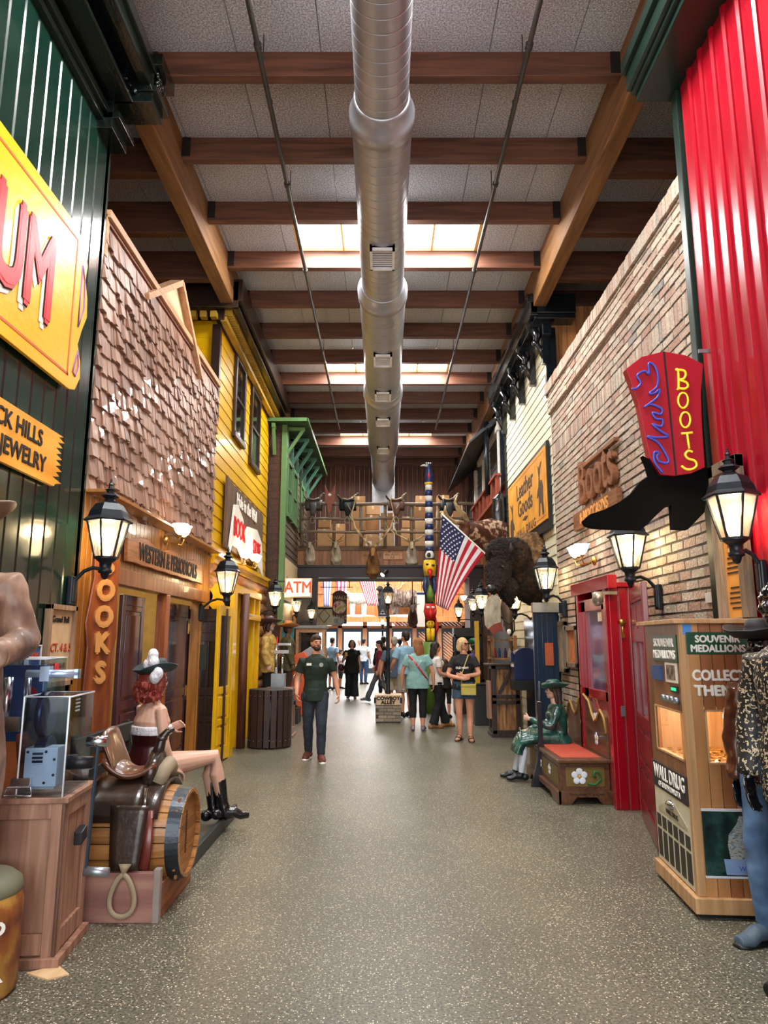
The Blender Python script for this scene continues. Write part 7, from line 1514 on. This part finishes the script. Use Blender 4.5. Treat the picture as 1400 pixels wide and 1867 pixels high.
mount('caribou_mount', 'pale caribou mount with spreading antlers right of the elk', tuple(at(750, 1006, Y=18.44)), .82, fur('a89c88', 'd0c8b8', 'caribou_fur'), fur('b49c74', 'd8c8a0', 'caribou_face'), car, ANT)
pq = at(716, 1014, Y=18.45); t = thing('name_plaque', 'small wooden plaque reading BILL RUSH\'S ELK between elk and caribou', 'plaque', tuple(pq)); MB().bx(-.25, .25, -.02, .01, -.09, .09).build('plaque_board', LTW, t, bev=.006)
TXT("BILL RUSH'S", .075, INK, t, fr((0, -.023, .04), *FW), .001); TXT('ELK', .07, INK, t, fr((0, -.023, -.04), *FW), .001)
# longhorn
LH = RAMP([(.42, '3a1c10'), (.52, '5a2c18'), (.58, 'b8a48c'), (.66, '6a3820')], sc=5, rough=.9, bump=.6, name='spotted_hide')
t = thing('longhorn_mount', 'longhorn steer shoulder mount with brown and white hide on the pine wall', 'trophy head', tuple(at(880, 975, Y=14.9))); o = t.location.copy(); L_ = lambda px, py, Y: at(px, py, Y=Y)-o
m = MB().tube([L_(935, 985, 15.0), L_(905, 975, 14.9), L_(875, 975, 14.6), L_(855, 968, 14.3)], [(.36, .42), (.34, .4), (.24, .3), (.14, .17)], 18, up=(0, 0, 1)); m.build('shoulder', LH, t, voxel=.03, smooth=3)
m = MB().ball(L_(847, 962, 14.2), (.12, .14, .15), 14).tube([L_(847, 965, 14.2), L_(842, 985, 13.9), L_(840, 996, 13.8)], [.12, .085, .065], 12, round_=True); m.build('head', fur('3a1e12', '6a3a22', 'steer_face'), t, voxel=.018, smooth=2)
HRN = M('6a5238', .35, c2='c8b890', sc=5, name='horn')
MB().tube([L_(852, 952, 14.2), L_(846, 938, 14.2), L_(834, 928, 14.1), L_(829, 915, 14.1), L_(834, 902, 14.1)], [.055, .05, .04, .03, .01], 12).build('horn', HRN, t); MB().tube([L_(843, 954, 14.1), L_(828, 952, 13.9), L_(816, 944, 13.7), L_(811, 932, 13.6), L_(812, 922, 13.6)], [.05, .045, .04, .03, .01], 12).build('horn', HRN, t)
# bison
BF = RAMP([(.3, '0c0704'), (.5, '20120a'), (.62, '38220f'), (.75, '140b06')], sc=7, rough=.95, bump=1, name='dark_bison_fur'); BT = RAMP([(.3, '2e1e12'), (.5, '644828'), (.65, '8a6a44')], sc=10, rough=.95, bump=1, name='tan_bison_fur')
tex = D.textures.new('fur_clumps', 'CLOUDS'); tex.noise_scale = .03; tex.noise_depth = 3
t = thing('bison_mount', 'huge dark bison head and shoulder mount on the cream wall', 'trophy head', tuple(at(940, 1030, Y=11.6))); o = t.location.copy()
def furry(ob, s): q = ob.modifiers.new('d', 'DISPLACE'); q.texture = tex; q.strength = s; q.mid_level = .4; q.texture_coords = 'LOCAL'; return ob
m = MB().tube([L_(990, 1030, 11.8), L_(970, 1025, 11.7), L_(950, 1020, 11.5)], [(.4, .5), (.4, .5), (.3, .42)], 18, up=(0, 0, 1)); m.ball(L_(962, 998, 11.6), (.3, .25, .24), 16); furry(m.build('shoulder_hide', BT, t, voxel=.02, smooth=2), .06)
m = MB().ball(L_(955, 1050, 11.5), (.3, .28, .36), 16).ball(L_(935, 1015, 11.35), (.28, .28, .3), 16).tube([L_(960, 1075, 11.6), L_(975, 1092, 11.7), L_(982, 1108, 11.7)], [.2, .14, .04], 10); furry(m.build('mane', BF, t, voxel=.018, smooth=1), .1)
m = MB().ball(L_(914, 1012, 11.0), (.24, .24, .26), 16).ball(L_(908, 1040, 10.9), (.2, .2, .22), 14).tube([L_(906, 1045, 10.85), L_(903, 1062, 10.75), L_(900, 1072, 10.68)], [(.17, .16), (.14, .13), (.1, .09)], 14, round_=True).ball(L_(925, 1072, 10.95), (.16, .15, .16), 12).tube([L_(922, 1075, 10.95), L_(928, 1090, 11.0), L_(931, 1106, 11.05)], [.14, .1, .02], 10)
hd_ = furry(m.build('head', M('0f0906', .95, c2='241610', sc=10, bump=1, bsc=40, name='black_bison_fur'), t, voxel=.014, smooth=1), .08)
MB().ball(L_(895, 1072, 10.56), (.07, .05, .05), 12).build('nose', M('2a2a2c', .3, coat=.3, name='wet_nose'), hd_); HD2 = M('38302a', .35, name='dark_horn')
MB().tube([L_(926, 1008, 10.82), L_(932, 1000, 10.76), L_(931, 990, 10.72)], [.045, .035, .01], 10).build('horn', HD2, hd_); MB().tube([L_(893, 1008, 10.85), L_(885, 1001, 10.8), L_(886, 992, 10.78)], [.04, .03, .01], 10).build('horn', HD2, hd_); MB().ball(L_(916, 1033, 10.68), .024, 8).build('eye', M('0a0808', .1, coat=.8, name='glass_eye'), hd_)
# hide, bridled horse head, slicker
p = at(905, 1140, Y=13.6); t = thing('hanging_hide', 'pale hide with a reddish lower edge hanging under the bison', 'hide', tuple(p)); o = t.location.copy()
def pz(pts, Y): return [(at(x, y, Y=Y).x-o.x, at(x, y, Y=Y).z-o.z) for x, y in pts]
MB().prism(pz([(888, 1092), (898, 1084), (912, 1088), (913, 1145), (900, 1140), (890, 1148), (884, 1140), (882, 1115)], 13.6), -.02, .02, 'XZ').build('pale_hide', fur('b8b09c', 'dcd4c0', 'pale_hide_fur'), t, bev=.008); MB().prism(pz([(890, 1146), (900, 1138), (913, 1134), (917, 1152), (910, 1150), (898, 1158), (894, 1152)], 13.6), -.025, .025, 'XZ').build('red_edge', M('8a4030', .6, name='rust_leather'), t, bev=.006); MB().cyl((0, .0, .5), (2.62-o.x, .0, .5), .012, n=8).cyl((0, 0, .35), (0, 0, .5), .008, n=6).build('hanging_bar', IRON, t)
p = at(926, 1125, Y=12.9); t = thing('horse_head', 'dark bridled horse head beneath the bison chin', 'horse head', tuple(p)); o = t.location.copy()
MB().tube([L_(942, 1080, 13.0), L_(930, 1085, 13.0), L_(924, 1110, 12.9), L_(927, 1135, 12.8), L_(929, 1150, 12.75)], [.16, .14, .12, .08, .07], 14, round_=True).build('head', M('2c1c14', .6, var=.3, name='dark_horse_coat'), t, voxel=.016, smooth=2); MB().tube([L_(918, 1130, 12.72), L_(928, 1138, 12.65), L_(938, 1130, 12.7)], .012, 6).tube([L_(937, 1132, 12.7), L_(938, 1150, 12.7), L_(930, 1160, 12.7)], .012, 6).build('bridle', BLC, t); MB().ball(L_(928, 1152, 12.65), (.04, .02, .05), 10).build('white_muzzle', WHP, t)
p = at(912, 935, X=2.45); t = thing('black_slicker', 'shiny black slicker hanging from a bar on the pine wall', 'coat', tuple(p)); MB().tube([(0, 0, .42), (0, 0, .3), (0, 0, 0), (0, 0, -.35), (0, 0, -.45)], [(.05, .04), (.16, .07), (.2, .08), (.14, .07), (.05, .03)], 14, up=(0, 1, 0)).build('coat_body', BGL, t, voxel=.02, smooth=1); MB().cyl((0, -.1, .45), (0, .5, .45), .012, n=8).cyl((0, 0, .4), (0, 0, .46), .01, n=6).build('hanging_bar', IRON, t)
# flag
t = thing('us_flag', 'American flag hanging from an angled white pole beside the bison', 'flag', tuple(at(830, 1020, Y=13.2))); o = t.location.copy(); FY = 13.2
def fpt(u, v):
    a = [(806, 940), (799, 1010), (794, 1103)]; b_ = [(884, 1010), (842, 1058), (817, 1113)]
    def bz(p): return ((1-u)**2*p[0][0]+2*u*(1-u)*p[1][0]+u*u*p[2][0], (1-u)**2*p[0][1]+2*u*(1-u)*p[1][1]+u*u*p[2][1])
    A_, B_ = bz(a), bz(b_); x, y = A_[0]+(B_[0]-A_[0])*v, A_[1]+(B_[1]-A_[1])*v; return at(x, y, Y=FY+.06*math.sin(v*9+u*2)*u)-o
q = MB(); NU, NVv = 20, 26; vs = [fpt(i/NU, j/NVv) for i in range(NU+1) for j in range(NVv+1)]; k = NVv+1
for i in range(NU):
    for j in range(NVv):
        u, v = (i+.5)/NU, (j+.5)/NVv; mi = 2 if (u < .42 and v < 7/13) else (0 if (j//2) % 2 == 0 else 1)
        q.f.append([i*k+j, i*k+j+1, (i+1)*k+j+1, (i+1)*k+j]); q.m.append(mi); q.s.append(True)
q.v = vs
fo = q.build('flag_cloth', [M('b01830', .8, name='flag_red'), M('dcdce0', .8, name='flag_white'), M('1a2250', .8, name='flag_blue')], t); sm_ = fo.modifiers.new('s', 'SOLIDIFY'); sm_.thickness = .004; sm_.offset = 0
q = MB()
for i in range(9):
    for j in range(6 if i % 2 == 0 else 5):
        u = (i+.8)/9.6*.42; v = (j+(.5 if i % 2 == 0 else 1))/6.1*7/13; c = fpt(u, v); vs = []
        for s_ in range(10): a = PI*s_/5; r = .024 if s_ % 2 == 0 else .010; vs.append((c.x+r*math.sin(a), c.y-.006, c.z+r*math.cos(a)))
        q.add(vs, [tuple(range(10))])
q.build('white_stars', D.materials['flag_white'], t)['kind'] = 'stuff'
q = MB(); q.cyl(at(804, 936, Y=FY)-o, at(955, 1074, Y=FY)-o, .014, n=10); q.build('flag_pole', WHP, t); MB().ball(at(803, 935, Y=FY)-o, .022, 10).build('pole_tip', BRASS, t)
# totem pole
TY = 17.0; t = thing('totem_pole', 'tall painted totem pole with blue and white bands and carved faces', 'totem pole', tuple(at(785, 1200, Y=TY))[:2]+(0,)); tz = lambda y: at(785, y, Y=TY).z
PB_ = M('1c2c5a', .4, name='totem_blue'); PW_ = M('d0d0cc', .5, name='totem_white'); PY_ = M('d8b020', .4, name='totem_yellow'); PR_ = M('c02020', .4, name='totem_red'); PG_ = M('5a7a28', .4, name='totem_green'); PK_ = M('141618', .4, name='totem_black')
for i in range(12):
    y0 = 884+10.3*i; r = .085+.002*i; MB().cyl((0, 0, tz(y0+10.3)), (0, 0, tz(y0)), r, n=20).build('painted_band', PW_ if i % 2 == 0 else PB_, t)
MB().cyl((0, 0, 0), (0, 0, tz(1170)), .17, n=16).build('carved_base', PG_, t); MB().cyl((0, 0, tz(1175)), (0, 0, tz(1008)), .125, n=18).build('pole_core', PK_, t)
MB().cyl((0, 0, tz(884)), (0, 0, tz(880)), .1, n=18).build('yellow_ring', PY_, t); m = MB().tube([(0, 0, tz(881)), (.02, 0, tz(870)), (.01, 0, tz(855))], [(.09, .09), (.11, .1), (.06, .06)], 14, round_=True).ball((.0, 0, tz(850)), (.07, .06, .06), 12); rv = m.build('carved_raven', PB_, t, voxel=.015, smooth=1)
MB().tube([(-.03, -.02, tz(850)), (-.12, -.04, tz(849)), (-.2, -.05, tz(850.5))], [.035, .025, .008], 8).build('beak', PW_, rv); MB().ball((0, -.09, tz(868)), (.03, .02, .08), 10).build('red_breast', PR_, rv); [MB().ball((-.05+.05*k, -.04, tz(845)), .022, 8).build('crest', PW_, rv) for k in (0, 1, 2)]
MB().ball((0, -.06, tz(1013)), (.11, .08, .13), 14).build('round_white_face', PW_, t); MB().ball((-.02, -.13, tz(1013)), (.05, .02, .06), 10).build('face_marking', PK_, t)
f1 = MB().tube([(0, -.02, tz(1050)), (0, -.03, tz(1035)), (0, -.02, tz(1022))], [(.13, .12), (.16, .14), (.14, .12)], 14).build('yellow_face', PY_, t); MB().ball((-.06, -.15, tz(1030)), (.04, .02, .025), 8).ball((.07, -.15, tz(1032)), (.045, .02, .03), 8).build('painted_eyes', PK_, f1); MB().tube([(0, -.13, tz(1042)), (0, -.22, tz(1046)), (0, -.2, tz(1056))], [.07, .055, .015], 10).build('red_beak', PR_, f1)
for s in (-1, 1): MB().tube([(s*.08, -.05, tz(1053)), (s*.12, -.06, tz(1070)), (s*.06, -.08, tz(1092))], [(.05, .05), (.07, .06), (.03, .03)], 10).build('folded_wing', PB_, t)
MB().tube([(0, -.09, tz(1066)), (0, -.1, tz(1085)), (0, -.09, tz(1097))], [.03, .09, .07], 10).build('green_breast', PG_, t)
f2 = MB().tube([(0, -.03, tz(1130)), (0, -.05, tz(1115)), (0, -.03, tz(1102))], [(.11, .12), (.16, .14), (.13, .12)], 14).build('red_face', PR_, t); [MB().ball((s*.06, -.17, tz(1108)), (.045, .025, .03), 8).build('white_eye', PW_, f2) for s in (-1, 1)]; MB().tube([(0, -.15, tz(1112)), (0, -.24, tz(1120)), (0, -.2, tz(1130))], [.05, .05, .02], 8).build('beak', PR_, f2)
f3 = MB().ball((0, -.08, tz(1138)), (.1, .09, .1), 14).tube([(-.05, -.1, tz(1146)), (-.05, -.12, tz(1158)), (-.04, -.12, tz(1168))], .05, 10).tube([(.05, -.1, tz(1146)), (.05, -.12, tz(1158)), (.04, -.12, tz(1168))], .05, 10).build('yellow_figure', PY_, t); [MB().ball((s*.035, -.165, tz(1136)), .014, 8).build('painted_eye', PK_, f3) for s in (-1, 1)]
MB().tube([(.12, 0, tz(1125)), (.16, 0, tz(1145)), (.12, 0, tz(1162))], [.02, .045, .015], 8).build('red_wing', PR_, t)
# ---- right upper: red balcony, grey awning, white trims, stove pipe
a, b_, c_, d_ = at(922, 845, X=2.42), at(868, 922, X=2.42), at(922, 890, X=2.42), at(868, 958, X=2.42)
y0, y1, zb, zt = 14.75, 19.0, c_.z, a.z+.05
t = thing('red_balcony', 'red-stained wooden balcony rail high on the right wall', 'balcony', (2.42, (y0+y1)/2, zb)); L2 = (y1-y0)/2; HB = zt-zb
MB().bx(-.06, .08, -L2, L2, HB-.05, HB).build('top_rail', REDW, t); MB().bx(-.04, .06, -L2, L2, 0, .08).build('bottom_rail', REDW, t); MB().bx(.04, .3, -L2, L2, -.04, 0).build('deck_edge', REDW, t)
for k in range(7): y = -L2+.1+k*(2*L2-.2)/6; MB().bx(-.03, .05, y-.07, y+.07, .05, HB-.03).build('baluster', REDW, t)
w = MB(); y = 15.6
for k in range(26): w.tube([(2.66, 15.8+.2*k, 6.75), (1.95, 15.8+.2*k, 6.15)], (.09, .012), 6, sm=False)
w.prism([(2.66, 6.78), (1.93, 6.12), (1.93, 6.08), (2.66, 6.7)], 15.7, 21.4, 'XZ')
trim(w, ROOFM, 0, 'sloping grey metal awning roof high on the right')
TWH = WHITE; q = MB(); q.bx(2.58, 2.66, 15.55, 15.7, 3.6, 6.7); q.bx(2.56, 2.66, 15.5, 19, 6.35, 6.5); q.bx(2.56, 2.66, 17.2, 17.32, 4.4, 6.3); q.bx(2.56, 2.66, 18.0, 18.12, 4.4, 6.3); q.bx(2.56, 2.66, 19.6, 19.8, 3.7, 6.4); trim(q, TWH, .005, 'white corner and window trims of the grey upper house')
sash(2.64, -1, 17.35, 17.95, 4.6, 5.9, TWH, DG); q = MB().bx(2.6, 2.655, 14.75, 15.5, 4.5, 6.5); wz = struct(q.build(window_id(), M('101a26', .15, coat=.5, name='dark_blue_glass'), keep=True))
p = at(891, 820, X=2.4); tag(MB().cyl((2.35, p.y, 4.9), (2.35, p.y, 6.62), .055, n=16).cyl((2.35, p.y+.17, 4.9), (2.35, p.y+.17, 6.62), .035, n=12).build('stove_pipe', M('2a3034', .3, .7, name='stove_pipe_steel')), 'pair of dark vertical stove pipes in front of the dark upper window', 'pipe')
# ---- hall beyond: animals, flags and signs
HR = 37.2
t = thing('musk_ox', 'shaggy brown musk ox mount standing on the far ledge', 'animal mount', tuple(at(735, 1120, Y=HR))[:2]+(2.86,)); k = 1.0
m = MB().tube([(-.75, 0, .75), (-.5, 0, .95), (0, 0, .85), (.5, 0, .9), (.8, 0, .7)], [(.3, .4), (.36, .5), (.36, .42), (.38, .45), (.25, .35)], 16, up=(0, 0, 1)); m.ball((.9, -.1, .6), (.28, .25, .3), 12)
for x in (-.55, -.3, .45, .7): m.tube([(x, 0, .5), (x, 0, .02)], [.13, .07], 8)
t.rotation_euler = (0, 0, 0); furry(m.build('body', RAMP([(.3, '2a1e18'), (.5, '57463c'), (.65, '85756a')], sc=8, stretch=(1.5, 1, .3), rough=.95, bump=1, name='musk_ox_fur'), t, voxel=.05, smooth=2), .08); MB().tube([(.85, -.3, .8), (1.1, -.38, .7), (1.15, -.45, .9)], [.07, .05, .01], 8).build('horn', HRN, t)
t = thing('bear_mount', 'black bear mount standing upright on the far ledge behind the lamp post', 'animal mount', tuple(at(697, 1120, Y=HR))[:2]+(2.86,)); m = MB().tube([(0, 0, .1), (0, 0, .6), (0, 0, 1.1), (-.05, -.05, 1.35)], [(.2, .2), (.27, .25), (.22, .2), (.15, .15)], 14, up=(0, 1, 0)).ball((-.12, -.1, 1.45), (.17, .17, .16), 12).tube([(-.1, -.1, 1.0), (-.3, -.25, .85)], .09, 8).tube([(-.08, 0, .3), (-.1, 0, .0)], .12, 8).tube([(.1, 0, .3), (.1, 0, .0)], .12, 8).tube([(-.15, -.15, 1.45), (-.32, -.2, 1.4)], [.1, .05], 8); m.build('body', BLC, t, voxel=.03, smooth=2)
t = thing('mountain_goat', 'white mountain goat mount on the far ledge left of the flag', 'animal mount', tuple(at(652, 1120, Y=HR))[:2]+(2.86,)); m = MB().tube([(-.45, 0, .9), (0, 0, .85), (.45, 0, .9)], [(.24, .28), (.25, .3), (.24, .28)], 14, up=(0, 0, 1)).tube([(-.4, 0, 1.0), (-.6, -.05, 1.15), (-.8, -.1, 1.05)], [.18, .14, .08], 10)
for x in (-.35, -.2, .25, .4): m.tube([(x, 0, .7), (x, 0, .0)], [.1, .06], 8)
m.build('body', fur('b4aea4', 'e0dcd4', 'white_goat_fur'), t, voxel=.03, smooth=2); MB().tube([(-.6, -.05, 1.25), (-.62, -.02, 1.4), (-.55, 0, 1.5)], [.03, .02, .01], 6).build('horn', BLACK, t)
for px, lb in ((652, 'grey rock base under the mountain goat on the far ledge'), (735, 'grey rock base under the musk ox on the far ledge')):
    p = at(px, 1125, Y=HR); tag(MB().ball((p.x, HR, 2.86), (1.0, .45, .14), 16).build('rock_base', M('b0a8a0', .8, bump=.8, bsc=6, name='rock_grey')), lb, 'rock')
for k, t in enumerate([o_ for o_ in D.objects if o_.name in ('musk_ox', 'bear_mount', 'mountain_goat')]): t.location.z = 2.94 if t.name != 'bear_mount' else 2.87
def stripes_flag(name, lab, x0, x1, yt, yb, Y, mats, n=7, tw=.1, cat='flag'):
    A_, B_ = at(x0, yt, Y=Y), at(x1, yb, Y=Y); t = thing(name, lab, cat, ((A_.x+B_.x)/2, Y, B_.z)); w_, h_ = B_.x-A_.x, A_.z-B_.z; q = MB()
    for i in range(n*2):
        a0, a1 = -w_/2+w_*i/(2*n), -w_/2+w_*(i+1)/(2*n)
        for j in range(8):
            f0, f1 = j/8, (j+1)/8; sx0, sx1 = 1-.35*f0, 1-.35*f1; y = lambda a, f: .04*math.sin(a*30+f*3)
            pass
    N_ = 2*n
    for j in range(9):
        f = j/8
        for i in range(N_+1): a = -w_/2+w_*i/N_; q.v.append(V((a*(1-.35*f)+tw*f, .04*math.sin(a*9+f*3), h_*(1-f))))
    for j in range(8):
        for i in range(N_): c_ = j*(N_+1)+i; q.f.append([c_, c_+1, c_+N_+2, c_+N_+1]); q.m.append(i % 2); q.s.append(True)
    o = q.build('cloth', mats, t); z = o.modifiers.new('s', 'SOLIDIFY'); z.thickness = .006; MB().cyl((-w_/2-.1, 0, h_), (w_/2+.1, 0, h_), .02, n=8).build('rod', WHP, t); MB().cyl((0, 0, h_), (0, 0, 7.4-B_.z), .01, n=6).build('hanging_cord', IRON, t); return t
FR_, FW_ = D.materials['flag_red'], D.materials['flag_white']
stripes_flag('hanging_flag', 'red and white striped flag hanging in the bright hall over the goat', 650, 681, 1046, 1104, 31, [FR_, FW_], tw=.35)
stripes_flag('hanging_banner', 'pink and white striped banner at the upper left of the bright hall', 612, 634, 1046, 1096, 29, [M('d04a70', .8, name='banner_pink'), FW_], 3, 0, 'banner')
stripes_flag('hanging_banner', 'pale blue and lilac striped banner at the far left of the bright hall', 588, 604, 1046, 1108, 27, [M('8a90d8', .8, name='banner_blue'), M('d8dcf0', .8, name='banner_pale')], 3, 0, 'banner')
t = thing('hanging_sign', 'arched brown hanging sign with WALL DRUG lettering beyond the opening', 'sign', tuple(at(619, 1108, Y=21.8))); MB().prism([(-.22, -.48), (.22, -.48), (.22, .42), (.12, .5), (0, .53), (-.12, .5), (-.22, .42)], -.03, .03, 'XZ').build('sign_board', M('4a1c14', .5, name='maroon_board'), t, bev=.006)
TXT('WALL', .16, PAPER, t, fr((0, -.034, .3), *FW), .002); TXT('DRUG', .16, PAPER, t, fr((0, -.034, -.3), *FW), .002); MB().cyl((0, -.03, .02), (0, -.04, .02), .2, n=24).build('round_picture', RAMP([(.4, 'c05060'), (.5, 'e0d8d0'), (.58, 'b8a040')], sc=6, name='round_print'), t); MB().cyl((-.6, 0, .62), (.4, 0, .62), .012, n=6).cyl((0, 0, .5), (0, 0, .62), .01, n=6).cyl((-.5, 0, .6), (-.5, 0, 3.47-at(619, 1108, Y=21.8).z), .012, n=6).cyl((.3, 0, .6), (.3, 0, 3.47-at(619, 1108, Y=21.8).z), .012, n=6).build('sign_bracket', IRON, t)
t = thing('oval_sign', 'pale grey oval sign below the hanging WALL DRUG sign', 'sign', tuple(at(611, 1133, Y=21.72))); m = MB(); m.lathe([(.0001, -.02), (.28, -.02), (.28, .02), (.0001, .02)], n=28, ax='Y'); m.v = [V((p.x, p.y, p.z*.5)) for p in m.v]; m.build('oval_board', M('b0b4b4', .5, name='oval_grey'), t); MB().cyl((0, 0, .1), (0, .05, 3.47-at(611, 1133, Y=21.72).z), .006, n=6).build('hanging_cord', IRON, t); TXT('@', .14, INK, t, fr((.02, -.025, .02), *FW), .001)
t = thing('diamond_sign', 'cream panel with a black diamond outline beside the dark steel post', 'sign', tuple(at(591, 1123, Y=21.5))); MB().bx(-.46, .24, -.02, .02, .2, .24).build('mount_arm', IRON, t); MB().bx(-.28, .24, -.02, .02, -.28, .28).build('sign_board', M('cfc6a0', .6, name='cream_board'), t); MB().tube([(0, -.03, .2), (.17, -.03, 0), (0, -.03, -.2), (-.17, -.03, 0)], .012, 6, closed=True).build('diamond_outline', INK, t)
t = mount('antelope_mount', 'small brown horned head beyond the totem pole', tuple(at(752, 1118, Y=24)), .9, fur('3a2a20', '5c4432', 'antelope_fur'), D.materials['antelope_fur'], [([(0, 0, 0), (.02, .02, .2), (-.03, .0, .36)], .025)], BLACK)
MB().cyl((0, .05, .0), (0, .05, 5.6), .02, n=8).build('hanging_rod', IRON, t)
q = at(718, 1056, Y=37.9); t = thing('antler_display', 'pair of pale antlers on a shelf board high on the far gable', 'antlers', (q.x, 37.85, 4.25)); MB().bx(-.8, .8, -.2, .05, -.05, 0).build('shelf_board', LTW, t); antlers(t, ANT, [([(0, 0, 0), (.3, 0, .25), (.4, 0, .6), (.2, 0, .9)], .04), ([(.3, 0, .3), (.55, 0, .5)], .03)], base=(.1, 0, 0))
t = thing('banner_strip', 'tall white vertical banner left of the totem pole', 'banner', tuple(at(718, 1076, Y=27))[:0] or tuple(at(769, 1107, Y=26))); MB().bx(-.18, .18, -.01, .01, -.7, .55).build('banner_cloth', WHP, t); MB().bx(-.18, .18, -.014, -.01, .45, .53).build('blue_band', PB_, t); MB().cyl((0, 0, .55), (0, 0, 4.6), .01, n=6).build('hanging_cord', IRON, t)
